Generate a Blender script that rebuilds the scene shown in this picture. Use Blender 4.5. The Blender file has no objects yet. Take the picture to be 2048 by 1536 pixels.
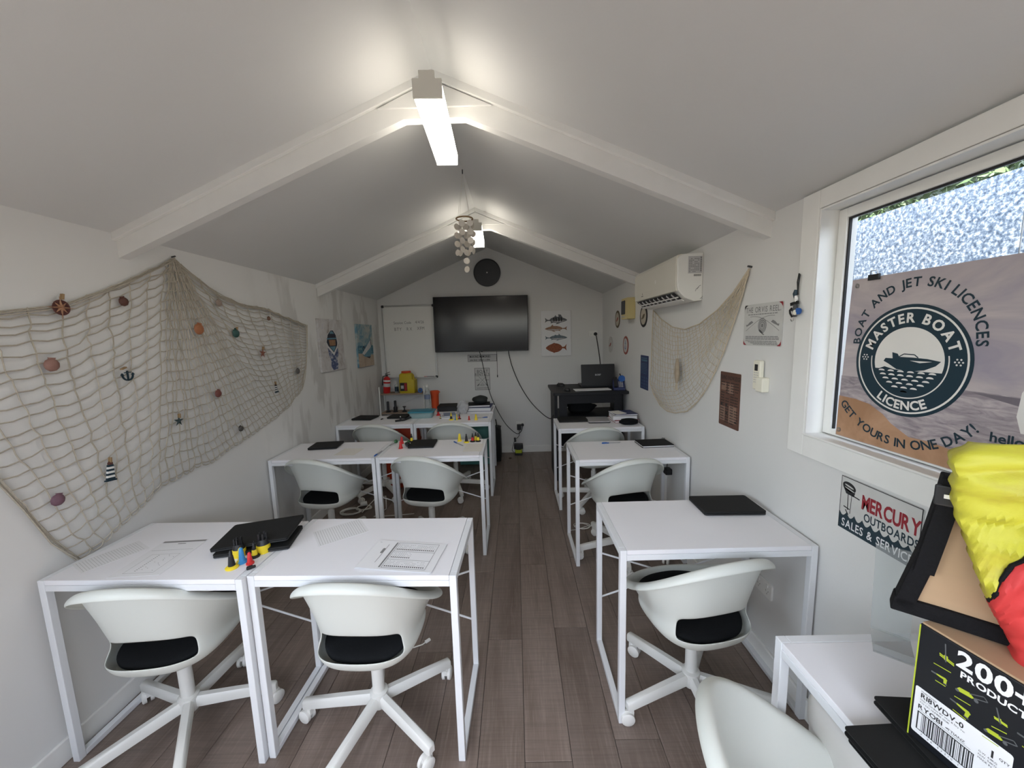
import bpy, bmesh, math, random
from mathutils import Vector, Matrix
random.seed(7)
PI = math.pi
R = math.radians
S = bpy.context.scene
C = S.collection
# ------------------------------------------------------------------ camera
cam_d = bpy.data.cameras.new('camera')
cam = bpy.data.objects.new('camera', cam_d)
C.objects.link(cam)
cam_d.sensor_fit = 'HORIZONTAL'
cam_d.sensor_width = 36.0
cam_d.lens = 36.0 * 756.1 / 2048
cam_d.clip_start = 0.02
_p, _y, _r = R(7.3614), R(-0.644), R(-1.6234)
_fw = Vector((math.sin(_y) * math.cos(_p), math.cos(_y) * math.cos(_p), -math.sin(_p)))
_rt = Vector((math.cos(_y), -math.sin(_y), 0))
_up = _rt.cross(_fw)
_r2 = _rt * math.cos(_r) + _up * math.sin(_r)
_u2 = _up * math.cos(_r) - _rt * math.sin(_r)
_m = Matrix((_r2, _u2, -_fw)).transposed().to_4x4()
_m.translation = (0, 0, 1.5748)
cam.matrix_world = _m
S.camera = cam
# ------------------------------------------------------------------ world, sun, exposure
w = bpy.data.worlds.new('sky')
S.world = w
w.use_nodes = True
nt = w.node_tree
bg = nt.nodes['Background']
sky = nt.nodes.new('ShaderNodeTexSky')
sky.sky_type = 'NISHITA'
sky.sun_disc = False
sky.sun_elevation = R(58)
sky.sun_rotation = R(203)
sky.air_density = 1.0
hs_ = nt.nodes.new('ShaderNodeHueSaturation')      # sky colour desaturated so the room light stays neutral
hs_.inputs['Saturation'].default_value = 0.42
nt.links.new(sky.outputs[0], hs_.inputs['Color'])
nt.links.new(hs_.outputs[0], bg.inputs[0])
bg.inputs[1].default_value = 1.15
sun_d = bpy.data.lights.new('sun', 'SUN')
sun_d.energy = 22.0
sun_d.angle = R(0.6)
sun_d.color = (1.0, 0.95, 0.88)
sun = bpy.data.objects.new('sun', sun_d)
C.objects.link(sun)
sun.rotation_euler = Vector((0.25, 0.58, -1.0)).to_track_quat('-Z', 'Y').to_euler()
for nm, loc, rot, sx, sy in (('door_portal', (-0.3, -0.86, 1.03), (R(90), 0, 0), 2.1, 2.06), ('side_portal', (-1.88, 0.0, 1.46), (R(90), 0, R(-90)), 1.2, 1.12), ('window_portal', (1.24, 0.84, 1.58), (R(90), 0, R(90)), 1.2, 0.84)):
    ld = bpy.data.lights.new(nm, 'AREA')     # sky portals: guide sampling through the openings, give off no light of their own
    ld.shape = 'RECTANGLE'
    ld.size, ld.size_y = sx, sy
    ld.cycles.is_portal = True
    lo = bpy.data.objects.new(nm, ld)
    C.objects.link(lo)
    lo.location, lo.rotation_euler = loc, rot
VS = S.view_settings
VS.view_transform = 'Standard'
VS.look = 'None'
VS.gamma = 1.0
VS.use_curve_mapping = False
VS.exposure = 0.45
try:
    S.cycles.max_bounces = 10
    S.cycles.diffuse_bounces = 5
    S.cycles.transparent_max_bounces = 12
    S.cycles.caustics_reflective = False
    S.cycles.caustics_refractive = False
except Exception:
    pass
# ------------------------------------------------------------------ room constants (metres)
XL, XR, YB, YF = -1.771, 1.142, 4.971, -0.75
ZE, ZR, XM = 2.072, 2.682, -0.319
TH = 0.75            # table height
# ------------------------------------------------------------------ materials
MATS = {}
def _nodes(name):
    m = bpy.data.materials.new(name)
    m.use_nodes = True
    return m, m.node_tree, m.node_tree.nodes['Principled BSDF']
def mat(name, col, rough=0.5, metal=0.0, var=0.06, scale=8.0, bump=0.0, bscale=60.0, stretch=(1, 1, 1), spec=0.5, trans=0.0, ior=1.45, alpha=1.0, rnd=0.0, detail=4.0):
    """Procedural paint / plastic / cloth: base colour with noise variation, optional fine relief."""
    m, t, b = _nodes(name)
    L = t.links
    tc = t.nodes.new('ShaderNodeTexCoord')
    mp = t.nodes.new('ShaderNodeMapping')
    mp.inputs['Scale'].default_value = stretch
    L.new(tc.outputs['Object'], mp.inputs[0])
    nz = t.nodes.new('ShaderNodeTexNoise')
    nz.inputs['Scale'].default_value = scale
    nz.inputs['Detail'].default_value = detail
    L.new(mp.outputs[0], nz.inputs[0])
    mx = t.nodes.new('ShaderNodeMix')
    mx.data_type = 'RGBA'
    mx.inputs[6].default_value = tuple(max(0, c * (1 - var)) for c in col) + (1,)
    mx.inputs[7].default_value = tuple(min(1, c * (1 + var)) for c in col) + (1,)
    L.new(nz.outputs[0], mx.inputs[0])
    out = mx.outputs[2]
    if rnd:
        oi = t.nodes.new('ShaderNodeObjectInfo')
        hs = t.nodes.new('ShaderNodeHueSaturation')
        mr = t.nodes.new('ShaderNodeMapRange')
        mr.inputs[3].default_value = 1 - rnd
        mr.inputs[4].default_value = 1 + rnd
        L.new(oi.outputs['Random'], mr.inputs[0])
        L.new(mr.outputs[0], hs.inputs['Value'])
        L.new(out, hs.inputs['Color'])
        out = hs.outputs[0]
    L.new(out, b.inputs['Base Color'])
    b.inputs['Roughness'].default_value = rough
    b.inputs['Metallic'].default_value = metal
    b.inputs['Specular IOR Level'].default_value = spec
    b.inputs['IOR'].default_value = ior
    b.inputs['Transmission Weight'].default_value = trans
    b.inputs['Alpha'].default_value = alpha
    if bump:
        n2 = t.nodes.new('ShaderNodeTexNoise')
        n2.inputs['Scale'].default_value = bscale
        n2.inputs['Detail'].default_value = 3
        L.new(mp.outputs[0], n2.inputs[0])
        bp = t.nodes.new('ShaderNodeBump')
        bp.inputs['Strength'].default_value = bump
        bp.inputs['Distance'].default_value = 0.004
        L.new(n2.outputs[0], bp.inputs['Height'])
        L.new(bp.outputs[0], b.inputs['Normal'])
    MATS[name] = m
    return m
def ramp(t, fac, stops):
    r = t.nodes.new('ShaderNodeValToRGB')
    e = r.color_ramp.elements
    while len(e) < len(stops):
        e.new(0.5)
    for k, (p, c) in enumerate(stops):
        e[k].position = p
        e[k].color = tuple(c) + ((1,) if len(c) == 3 else ())
    t.links.new(fac, r.inputs[0])
    return r.outputs[0]
def coords(t, kind='Object', scale=(1, 1, 1), loc=(0, 0, 0), rot=(0, 0, 0)):
    tc = t.nodes.new('ShaderNodeTexCoord')
    mp = t.nodes.new('ShaderNodeMapping')
    mp.inputs['Scale'].default_value = scale
    mp.inputs['Location'].default_value = loc
    mp.inputs['Rotation'].default_value = rot
    t.links.new(tc.outputs[kind], mp.inputs[0])
    return mp.outputs[0]
def noise(t, vec, scale, detail=4, rough=0.5, dist=0.0):
    n = t.nodes.new('ShaderNodeTexNoise')
    n.inputs['Scale'].default_value = scale
    n.inputs['Detail'].default_value = detail
    n.inputs['Roughness'].default_value = rough
    n.inputs['Distortion'].default_value = dist
    t.links.new(vec, n.inputs[0])
    return n.outputs[0]
def mixc(t, fac, a, b, mode='MIX'):
    m = t.nodes.new('ShaderNodeMix')
    m.data_type = 'RGBA'
    m.blend_type = mode
    for s, v in ((0, fac), (6, a), (7, b)):
        if hasattr(v, 'is_output'):
            t.links.new(v, m.inputs[s])
        elif s == 0:
            m.inputs[s].default_value = v
        else:
            m.inputs[s].default_value = tuple(v) + (1,)
    return m.outputs[2]
def math_(t, op, a, b=0.0):
    m = t.nodes.new('ShaderNodeMath')
    m.operation = op
    for s, v in ((0, a), (1, b)):
        if hasattr(v, 'is_output'):
            t.links.new(v, m.inputs[s])
        else:
            m.inputs[s].default_value = v
    return m.outputs[0]
def emis(name, col, strength):
    m, t, b = _nodes(name)
    b.inputs['Base Color'].default_value = (0.9, 0.88, 0.82, 1)
    b.inputs['Emission Color'].default_value = tuple(col) + (1,)
    b.inputs['Emission Strength'].default_value = strength
    b.inputs['Roughness'].default_value = 0.4
    MATS[name] = m
    return m
# plain paints
mat('wall', (0.70, 0.70, 0.685), 0.62, var=0.025, scale=1.3, bump=0.06, bscale=140)
mat('ceil', (0.68, 0.685, 0.675), 0.7, var=0.03, scale=1.0, bump=0.05, bscale=110)
mat('trim', (0.79, 0.79, 0.765), 0.42, var=0.05, scale=9, bump=0.05, bscale=40)
mat('table', (0.82, 0.82, 0.845), 0.38, var=0.02, scale=5, bump=0.02, bscale=200)
mat('tmetal', (0.74, 0.76, 0.78), 0.36, var=0.03, scale=14)
mat('shell', (0.64, 0.665, 0.62), 0.42, var=0.02, scale=6, bump=0.03, bscale=240)
mat('chairmetal', (0.70, 0.705, 0.675), 0.38, var=0.02, scale=10)
mat('black_cloth', (0.010, 0.011, 0.012), 0.95, var=0.3, scale=180, bump=0.25, bscale=420, spec=0.15)
mat('black', (0.012, 0.0125, 0.014), 0.42, var=0.1, scale=20)
mat('black_matt', (0.012, 0.0125, 0.0125), 0.68, var=0.12, scale=30, bump=0.05, bscale=300, spec=0.3)
mat('screen', (0.003, 0.003, 0.004), 0.16, var=0.02)
mat('dark_grey', (0.05, 0.052, 0.055), 0.5, var=0.1, scale=15)
mat('desk_black', (0.014, 0.015, 0.018), 0.5, var=0.1, scale=20, spec=0.3)
mat('alu', (0.50, 0.50, 0.49), 0.35, 0.8, var=0.05, scale=30)
mat('steel', (0.55, 0.55, 0.54), 0.3, 1.0, var=0.05, scale=30)
mat('white_plastic', (0.78, 0.78, 0.75), 0.4, var=0.02)
mat('cream_plastic', (0.80, 0.78, 0.66), 0.4, var=0.03)
mat('yellowed', (0.62, 0.52, 0.25), 0.5, var=0.06, scale=6)
mat('ac_body', (0.78, 0.78, 0.74), 0.4, var=0.015)
mat('ac_panel', (0.72, 0.70, 0.62), 0.22, var=0.02)
mat('rope', (0.56, 0.49, 0.37), 0.95, var=0.2, scale=120, bump=0.4, bscale=500)
mat('rope_light', (0.44, 0.40, 0.33), 0.95, var=0.2, scale=120, bump=0.4, bscale=500)
mat('paper', (0.76, 0.765, 0.775), 0.8, var=0.02)
mat('paper_grey', (0.55, 0.55, 0.56), 0.8, var=0.03)
mat('paper_cream', (0.72, 0.70, 0.65), 0.8, var=0.02)
mat('ink', (0.02, 0.02, 0.022), 0.7, var=0.05)
mat('ink_grey', (0.22, 0.22, 0.22), 0.8, var=0.1)
mat('ink_pale', (0.50, 0.50, 0.50), 0.8, var=0.05)
mat('navy', (0.010, 0.030, 0.045), 0.5, var=0.1, scale=20)
mat('banner_white', (0.72, 0.70, 0.66), 0.5, var=0.04, scale=10)
mat('sign_white', (0.56, 0.56, 0.54), 0.45, var=0.12, scale=14, bump=0.05)
mat('sign_red', (0.28, 0.02, 0.03), 0.5, var=0.15, scale=30)
mat('yellow', (0.80, 0.62, 0.03), 0.45, var=0.05)
mat('red', (0.55, 0.02, 0.02), 0.42, var=0.06)
mat('green', (0.02, 0.14, 0.04), 0.45, var=0.06)
mat('blue', (0.02, 0.10, 0.35), 0.42, var=0.06)
mat('blue_bright', (0.05, 0.28, 0.60), 0.42, var=0.05)
mat('rubber', (0.02, 0.02, 0.021), 0.7, var=0.1)
mat('cord_black', (0.015, 0.015, 0.016), 0.6, var=0.1)
mat('cord_white', (0.70, 0.69, 0.64), 0.5, var=0.05)
mat('shellpearl', (0.72, 0.68, 0.60), 0.3, var=0.10, scale=25)
mat('wood_ring', (0.30, 0.20, 0.10), 0.6, var=0.2, scale=20)
mat('teal', (0.10, 0.30, 0.27), 0.5, var=0.06)
mat('orange_red', (0.62, 0.08, 0.02), 0.5, var=0.06)
mat('bag_red', (0.48, 0.05, 0.012), 0.6, var=0.2, scale=12, bump=0.5, bscale=20)
mat('cardboard', (0.40, 0.275, 0.165), 0.85, var=0.07, scale=8, bump=0.06, bscale=150, stretch=(1, 1, 4))
mat('webbing', (0.008, 0.008, 0.009), 0.9, var=0.3, scale=200, bump=0.5, bscale=350, spec=0.2)
mat('box_black', (0.008, 0.009, 0.012), 0.35, var=0.1)
mat('lime', (0.42, 0.50, 0.03), 0.5, var=0.1, scale=20)
mat('grey_print', (0.10, 0.105, 0.11), 0.5, var=0.3, scale=30)
mat('chipboard', (0.32, 0.24, 0.18), 0.7, var=0.12, scale=20)
mat('silver_mat', (0.42, 0.42, 0.43), 0.45, 0.3, var=0.05)
mat('purple_navy', (0.03, 0.04, 0.12), 0.5, var=0.1)
def glass(name, col, rough=0.0, alpha=0.12, refl=0.3):
    """thin clear sheet: mostly see-through, a little gloss"""
    m, t, b = _nodes(name)
    L = t.links
    o = t.nodes['Material Output']
    tr = t.nodes.new('ShaderNodeBsdfTransparent')
    tr.inputs[0].default_value = tuple(col) + (1,)
    b.inputs['Base Color'].default_value = tuple(0.9 * c for c in col) + (1,)
    b.inputs['Roughness'].default_value = rough
    fr = t.nodes.new('ShaderNodeFresnel')
    fr.inputs[0].default_value = 1.45
    ad = math_(t, 'ADD', math_(t, 'MULTIPLY', fr.outputs[0], refl), alpha)
    mx = t.nodes.new('ShaderNodeMixShader')
    L.new(ad, mx.inputs[0])
    L.new(tr.outputs[0], mx.inputs[1])
    L.new(b.outputs[0], mx.inputs[2])
    L.new(mx.outputs[0], o.inputs[0])
    MATS[name] = m
glass('clear', (0.97, 0.98, 0.98), 0.02, 0.0, 0.07)
glass('acrylic', (0.93, 0.94, 0.94), 0.08, 0.10)
glass('plastic_tub', (0.60, 0.78, 0.78), 0.2, 0.45)
glass('pet', (0.85, 0.88, 0.88), 0.1, 0.22)
glass('poly_bag', (0.85, 0.86, 0.87), 0.3, 0.45)
# ------------------------------------------------------------------ mesh helpers
class MB:
    def __init__(s):
        s.v = []
        s.f = []
    def add(s, vs, fs):
        o = len(s.v)
        s.v += [tuple(p) for p in vs]
        s.f += [tuple(o + i for i in f) for f in fs]
        return s
    def box(s, x0, x1, y0, y1, z0, z1):
        return s.add([(x0, y0, z0), (x1, y0, z0), (x1, y1, z0), (x0, y1, z0), (x0, y0, z1), (x1, y0, z1), (x1, y1, z1), (x0, y1, z1)],
                     [(0, 3, 2, 1), (4, 5, 6, 7), (0, 1, 5, 4), (1, 2, 6, 5), (2, 3, 7, 6), (3, 0, 4, 7)])
    def obox(s, c, ax, ay, az):
        """oriented box: centre and three half-axis vectors"""
        c, ax, ay, az = Vector(c), Vector(ax), Vector(ay), Vector(az)
        vs = [c + ax * i + ay * j + az * k for k in (-1, 1) for i, j in ((-1, -1), (1, -1), (1, 1), (-1, 1))]
        return s.add(vs, [(0, 3, 2, 1), (4, 5, 6, 7), (0, 1, 5, 4), (1, 2, 6, 5), (2, 3, 7, 6), (3, 0, 4, 7)])
    def bar(s, p0, p1, w, h, up=(0, 0, 1)):
        """rectangular bar from p0 to p1, w across, h along the up side"""
        p0, p1 = Vector(p0), Vector(p1)
        d = (p1 - p0)
        dn = d.normalized()
        a = dn.cross(Vector(up))
        if a.length < 1e-4:
            a = dn.cross(Vector((1, 0, 0)))
        a.normalize()
        b = a.cross(dn)
        return s.obox((p0 + p1) / 2, d / 2, a * w / 2, b * h / 2)
    def ring(s, pts):
        o = len(s.v)
        s.v += [tuple(p) for p in pts]
        return list(range(o, o + len(pts)))
    def skin(s, rings, cap0=True, cap1=True, closed=True):
        n = len(rings[0])
        ids = [s.ring(r) for r in rings]
        for a, b in zip(ids, ids[1:]):
            for i in range(n if closed else n - 1):
                j = (i + 1) % n
                s.f.append((a[i], a[j], b[j], b[i]))
        if cap0:
            s.f.append(tuple(reversed(ids[0])))
        if cap1:
            s.f.append(tuple(ids[-1]))
        return s
    def tube(s, path, r, n=8, caps=True):
        path = [Vector(p) for p in path]
        rs = r if isinstance(r, (list, tuple)) else [r] * len(path)
        rings = []
        a = None
        for i, p in enumerate(path):
            t = (path[min(i + 1, len(path) - 1)] - path[max(i - 1, 0)])
            t = t.normalized() if t.length > 1e-9 else Vector((0, 0, 1))
            if a is None:
                a = t.cross(Vector((0, 0, 1)))
                if a.length < 0.1:
                    a = t.cross(Vector((1, 0, 0)))
            else:
                a = a - t * a.dot(t)
                if a.length < 1e-6:
                    a = t.cross(Vector((0.3, 1, 0.2)))
            a.normalize()
            b = t.cross(a)
            rings.append([p + (a * math.cos(2 * PI * k / n) + b * math.sin(2 * PI * k / n)) * rs[i] for k in range(n)])
        return s.skin(rings, caps, caps)
    def cyl(s, p0, p1, r0, r1=None, n=16):
        return s.tube([p0, p1], [r0, r0 if r1 is None else r1], n)
    def lathe(s, prof, n=20, c=(0, 0, 0), cap0=True, cap1=True):
        return s.skin([[(c[0] + r * math.cos(2 * PI * k / n), c[1] + r * math.sin(2 * PI * k / n), c[2] + z) for k in range(n)] for r, z in prof], cap0, cap1)
    def prism(s, poly, z0, z1):
        a = s.ring([(x, y, z0) for x, y in poly])
        b = s.ring([(x, y, z1) for x, y in poly])
        n = len(poly)
        ar = sum(poly[i][0] * poly[(i + 1) % n][1] - poly[(i + 1) % n][0] * poly[i][1] for i in range(n))
        if ar < 0:
            a.reverse()
            b.reverse()
        s.f.append(tuple(reversed(a)))
        s.f.append(tuple(b))
        for i in range(n):
            j = (i + 1) % n
            s.f.append((a[i], a[j], b[j], b[i]))
        return s
    def flat(s, poly, z):
        n = len(poly)
        ar = sum(poly[i][0] * poly[(i + 1) % n][1] - poly[(i + 1) % n][0] * poly[i][1] for i in range(n))
        a = s.ring([(x, y, z) for x, y in poly])
        s.f.append(tuple(a) if ar > 0 else tuple(reversed(a)))
        return s
    def rect(s, x0, y0, x1, y1, z):
        return s.flat([(x0, y0), (x1, y0), (x1, y1), (x0, y1)], z)
    def annulus(s, c, r0, r1, z, n=48, a0=0, a1=2 * PI, sy=1.0):
        for i in range(n):
            p, q = a0 + (a1 - a0) * i / n, a0 + (a1 - a0) * (i + 1) / n
            s.add([(c[0] + r * math.cos(a), c[1] + sy * r * math.sin(a), z) for r, a in ((r0, p), (r1, p), (r1, q), (r0, q))], [(0, 1, 2, 3)])
        return s
    def line(s, pts, w, z):
        """flat ribbon along a 2-D path"""
        for (x0, y0), (x1, y1) in zip(pts, pts[1:]):
            l = math.hypot(x1 - x0, y1 - y0) or 1e-9
            nx, ny = -(y1 - y0) / l * w / 2, (x1 - x0) / l * w / 2
            s.flat([(x0 + nx, y0 + ny), (x0 - nx, y0 - ny), (x1 - nx, y1 - ny), (x1 + nx, y1 + ny)], z)
        return s
    def mesh(s, name):
        me = bpy.data.meshes.new(name)
        me.from_pydata(s.v, [], s.f)
        me.validate()
        return me
    def build(s, name, m, parent=None, smooth=False, bevel=0.0, bseg=2, sub=0, solid=0.0, auto=True):
        o = bpy.data.objects.new(name, s.mesh(name))
        return finish(o, m, parent, smooth, bevel, bseg, sub, solid)
def finish(o, m, parent=None, smooth=False, bevel=0.0, bseg=2, sub=0, solid=0.0):
    C.objects.link(o)
    o.data.materials.clear()
    o.data.materials.append(MATS[m] if isinstance(m, str) else m)
    if solid:
        md = o.modifiers.new('solid', 'SOLIDIFY')
        md.thickness = solid
        md.offset = 0
    if bevel:
        md = o.modifiers.new('bevel', 'BEVEL')
        md.width = bevel
        md.segments = bseg
        md.limit_method = 'ANGLE'
        md.angle_limit = R(40)
    if sub:
        md = o.modifiers.new('sub', 'SUBSURF')
        md.levels = md.render_levels = sub
    if smooth or sub:
        for p in o.data.polygons:
            p.use_smooth = True
        if smooth and not sub:
            try:
                o.data.set_sharp_from_angle(angle=R(42))
            except Exception:
                pass
    if parent:
        o.parent = parent
    return o
def bake(o):
    """turn an object's modifiers into plain mesh data, so that copies can share it"""
    dg = bpy.context.evaluated_depsgraph_get()
    me = bpy.data.meshes.new_from_object(o.evaluated_get(dg))
    old = o.data
    o.modifiers.clear()
    me.name = old.name
    o.data = me
    return o
def tag(o, label, cat, group=None, kind=None):
    o['label'] = label
    if kind:
        o['kind'] = kind
    if cat:
        o['category'] = cat
    if group:
        o['group'] = group
    return o
def empty(name, loc=(0, 0, 0), rot=(0, 0, 0)):
    o = bpy.data.objects.new(name, None)
    C.objects.link(o)
    o.location = loc
    o.rotation_euler = rot
    o.empty_display_size = 0.05
    return o
def thing(name, label, cat, loc=(0, 0, 0), rot=(0, 0, 0), group=None):
    return tag(empty(name, loc, rot), label, cat, group)
def struct(o, label=None):
    o['kind'] = 'structure'
    if label:
        o['label'] = label
    return o
def copy_tree(o, parent=None):
    c = o.copy()
    C.objects.link(c)
    c.parent = parent
    for ch in list(o.children):
        copy_tree(ch, c)
    return c
BACK, LEFT, RIGHT = (PI / 2, 0, 0), (PI / 2, 0, PI / 2), (PI / 2, 0, -PI / 2)   # wall frames: local x to the right, y up, z out of the wall
def rrect(w, h, r, n=4, cx=0, cy=0):
    out = []
    for sx, sy, a0 in ((1, 1, 0), (-1, 1, PI / 2), (-1, -1, PI), (1, -1, 1.5 * PI)):
        for k in range(n + 1):
            a = a0 + PI / 2 * k / n
            out.append((cx + sx * (w / 2 - r) + r * math.cos(a), cy + sy * (h / 2 - r) + r * math.sin(a)))
    return out
def ell(cx, cy, rx, ry, n=16, rot=0):
    return [(cx + rx * math.cos(2 * PI * k / n) * math.cos(rot) - ry * math.sin(2 * PI * k / n) * math.sin(rot),
             cy + rx * math.cos(2 * PI * k / n) * math.sin(rot) + ry * math.sin(2 * PI * k / n) * math.cos(rot)) for k in range(n)]
# ---- lettering: glyph meshes from the built-in font
_G = {}
def glyph(ch, bold):
    bold = min((0.0, 0.012, 0.022, 0.032), key=lambda q: abs(q - bold))
    k = (ch, bold)
    if k not in _G:
        cu = bpy.data.curves.new('g', 'FONT')
        cu.body = ch
        cu.size = 1.0
        cu.offset = bold
        cu.resolution_u = 3
        ob = bpy.data.objects.new('g', cu)
        C.objects.link(ob)
        dg = bpy.context.evaluated_depsgraph_get()
        dg.update()
        me = bpy.data.meshes.new_from_object(ob.evaluated_get(dg))
        vs = [(v.co.x, v.co.y) for v in me.vertices]
        fs = [tuple(p.vertices) for p in me.polygons]
        bpy.data.objects.remove(ob)
        bpy.data.curves.remove(cu)
        bpy.data.meshes.remove(me)
        if vs:
            x0, x1 = min(v[0] for v in vs), max(v[0] for v in vs)
            vs = [(x - x0, y) for x, y in vs]
            _G[k] = (vs, fs, x1 - x0)
        else:
            _G[k] = ([], [], 0.28)
    return _G[k]
def text_width(s, size, bold=0.0, sp=0.09, sx=1.0):
    return sum((glyph(c, bold)[2] * sx + sp) * size for c in s) - sp * size
def text(mb, s, x, y, size, z, bold=0.0, sp=0.09, align='C', sx=1.0, rot=0.0, shear=0.0):
    """flat line of lettering into mb; size = em, capitals about 0.7 of it"""
    wd = text_width(s, size, bold, sp, sx)
    cx = {'C': -wd / 2, 'L': 0, 'R': -wd}[align]
    cr, sr = math.cos(rot), math.sin(rot)
    for ch in s:
        vs, fs, gw = glyph(ch, bold)
        pts = []
        for a, b in vs:
            px, py = cx + (a * sx + b * shear) * size, b * size
            pts.append((x + px * cr - py * sr, y + px * sr + py * cr, z))
        mb.add(pts, fs)
        cx += (gw * sx + sp) * size
    return mb
def arc_text(mb, s, cx, cy, r, a_mid, size, z, bold=0.0, sp=0.09, inward=False, sx=1.0):
    """lettering around a circle; a_mid in radians, inward=True reads along the bottom"""
    wd = text_width(s, size, bold, sp, sx)
    pos = -wd / 2
    for ch in s:
        vs, fs, gw = glyph(ch, bold)
        g = gw * sx * size
        mid = pos + g / 2
        a = a_mid + (mid / r if inward else -mid / r)
        ux, uy = (math.cos(a), math.sin(a))
        if inward:
            up, rt = (-ux, -uy), (-uy, ux)
        else:
            up, rt = (ux, uy), (uy, -ux)
        pts = []
        for p, q in vs:
            lx, ly = (p * sx * size - g / 2), q * size
            pts.append((cx + ux * r + rt[0] * lx + up[0] * ly, cy + uy * r + rt[1] * lx + up[1] * ly, z))
        mb.add(pts, fs)
        pos += g + sp * size
    return mb
def scribble(mb, x0, x1, y, h, z, rnd, wmin=0.004, wmax=0.02, gap=0.003):
    """a row of illegible small print"""
    x = x0
    while x < x1 - wmin:
        wd = min(rnd.uniform(wmin, wmax), x1 - x)
        mb.rect(x, y, x + wd, y + h, z)
        x += wd + gap
    return mb
for _b in (0.0, 0.012, 0.022, 0.032):          # make the glyphs while the scene is still empty
    for _c in 'ABCDEFGHIKLMNOPQRSTUVWXYZJabcdefghijklmnopqrstuvwxyz0123456789&!@./-+ ':
        glyph(_c, _b)
# ================================================================== the setting
def wall_patched():
    m, t, b = _nodes('wall_patched')
    v = coords(t, 'Object')
    base = mixc(t, noise(t, v, 1.3), (0.69, 0.69, 0.675), (0.715, 0.715, 0.70))
    sep = t.nodes.new('ShaderNodeSeparateXYZ')
    t.links.new(v, sep.inputs[0])
    # grey filler smears: tall patches, only on the length beyond the second beam bay
    vs = coords(t, 'Object', scale=(1, 3.2, 0.9), loc=(0, 0.6, 0.3))
    n = noise(t, vs, 1.7, 3, 0.55, 0.3)
    msk = ramp(t, n, [(0.50, (0, 0, 0)), (0.58, (1, 1, 1))])
    lim = ramp(t, math_(t, 'DIVIDE', sep.outputs[1], 5.0), [(0.50, (0, 0, 0)), (0.62, (1, 1, 1))])
    f = math_(t, 'MULTIPLY', msk, lim)
    f = math_(t, 'MULTIPLY', f, 0.55)
    t.links.new(mixc(t, f, base, (0.44, 0.43, 0.41)), b.inputs['Base Color'])
    b.inputs['Roughness'].default_value = 0.65
    bp = t.nodes.new('ShaderNodeBump')
    bp.inputs['Strength'].default_value = 0.05
    bp.inputs['Distance'].default_value = 0.004
    t.links.new(noise(t, v, 120), bp.inputs['Height'])
    t.links.new(bp.outputs[0], b.inputs['Normal'])
    MATS['wall_patched'] = m
wall_patched()
def plank_mat():
    m, t, b = _nodes('plank')
    oi = t.nodes.new('ShaderNodeObjectInfo')
    tc = t.nodes.new('ShaderNodeTexCoord')
    ad = t.nodes.new('ShaderNodeVectorMath')
    ad.operation = 'ADD'
    cmb = t.nodes.new('ShaderNodeCombineXYZ')
    for k in range(3):
        t.links.new(math_(t, 'MULTIPLY', oi.outputs['Random'], (31.0, 57.0, 13.0)[k]), cmb.inputs[k])
    t.links.new(tc.outputs['Object'], ad.inputs[0])
    t.links.new(cmb.outputs[0], ad.inputs[1])
    def mapped(sc):
        mp = t.nodes.new('ShaderNodeMapping')
        mp.inputs['Scale'].default_value = sc
        t.links.new(ad.outputs[0], mp.inputs[0])
        return mp.outputs[0]
    broad = noise(t, mapped((5, 0.7, 1)), 2.0, 5, 0.6, 0.6)
    grain = noise(t, mapped((60, 2.5, 1)), 2.2, 5, 0.65, 0.4)
    saw = noise(t, mapped((4, 150, 1)), 1.2, 2)
    col = ramp(t, broad, [(0.28, (0.135, 0.098, 0.078)), (0.52, (0.190, 0.146, 0.122)), (0.75, (0.225, 0.178, 0.152))])
    col = mixc(t, math_(t, 'MULTIPLY', ramp(t, grain, [(0.50, (0, 0, 0)), (0.72, (1, 1, 1))]), 0.40), col, (0.34, 0.28, 0.24))
    col = mixc(t, math_(t, 'MULTIPLY', ramp(t, saw, [(0.35, (1, 1, 1)), (0.55, (0, 0, 0))]), 0.22), col, (0.075, 0.057, 0.047))
    hs = t.nodes.new('ShaderNodeHueSaturation')
    mr = t.nodes.new('ShaderNodeMapRange')
    mr.inputs[3].default_value = 0.84
    mr.inputs[4].default_value = 1.14
    t.links.new(oi.outputs['Random'], mr.inputs[0])
    t.links.new(mr.outputs[0], hs.inputs['Value'])
    t.links.new(col, hs.inputs['Color'])
    t.links.new(hs.outputs[0], b.inputs['Base Color'])
    b.inputs['Roughness'].default_value = 0.42
    bp = t.nodes.new('ShaderNodeBump')
    bp.inputs['Strength'].default_value = 0.12
    bp.inputs['Distance'].default_value = 0.002
    t.links.new(grain, bp.inputs['Height'])
    t.links.new(bp.outputs[0], b.inputs['Normal'])
    MATS['plank'] = m
plank_mat()
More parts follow.
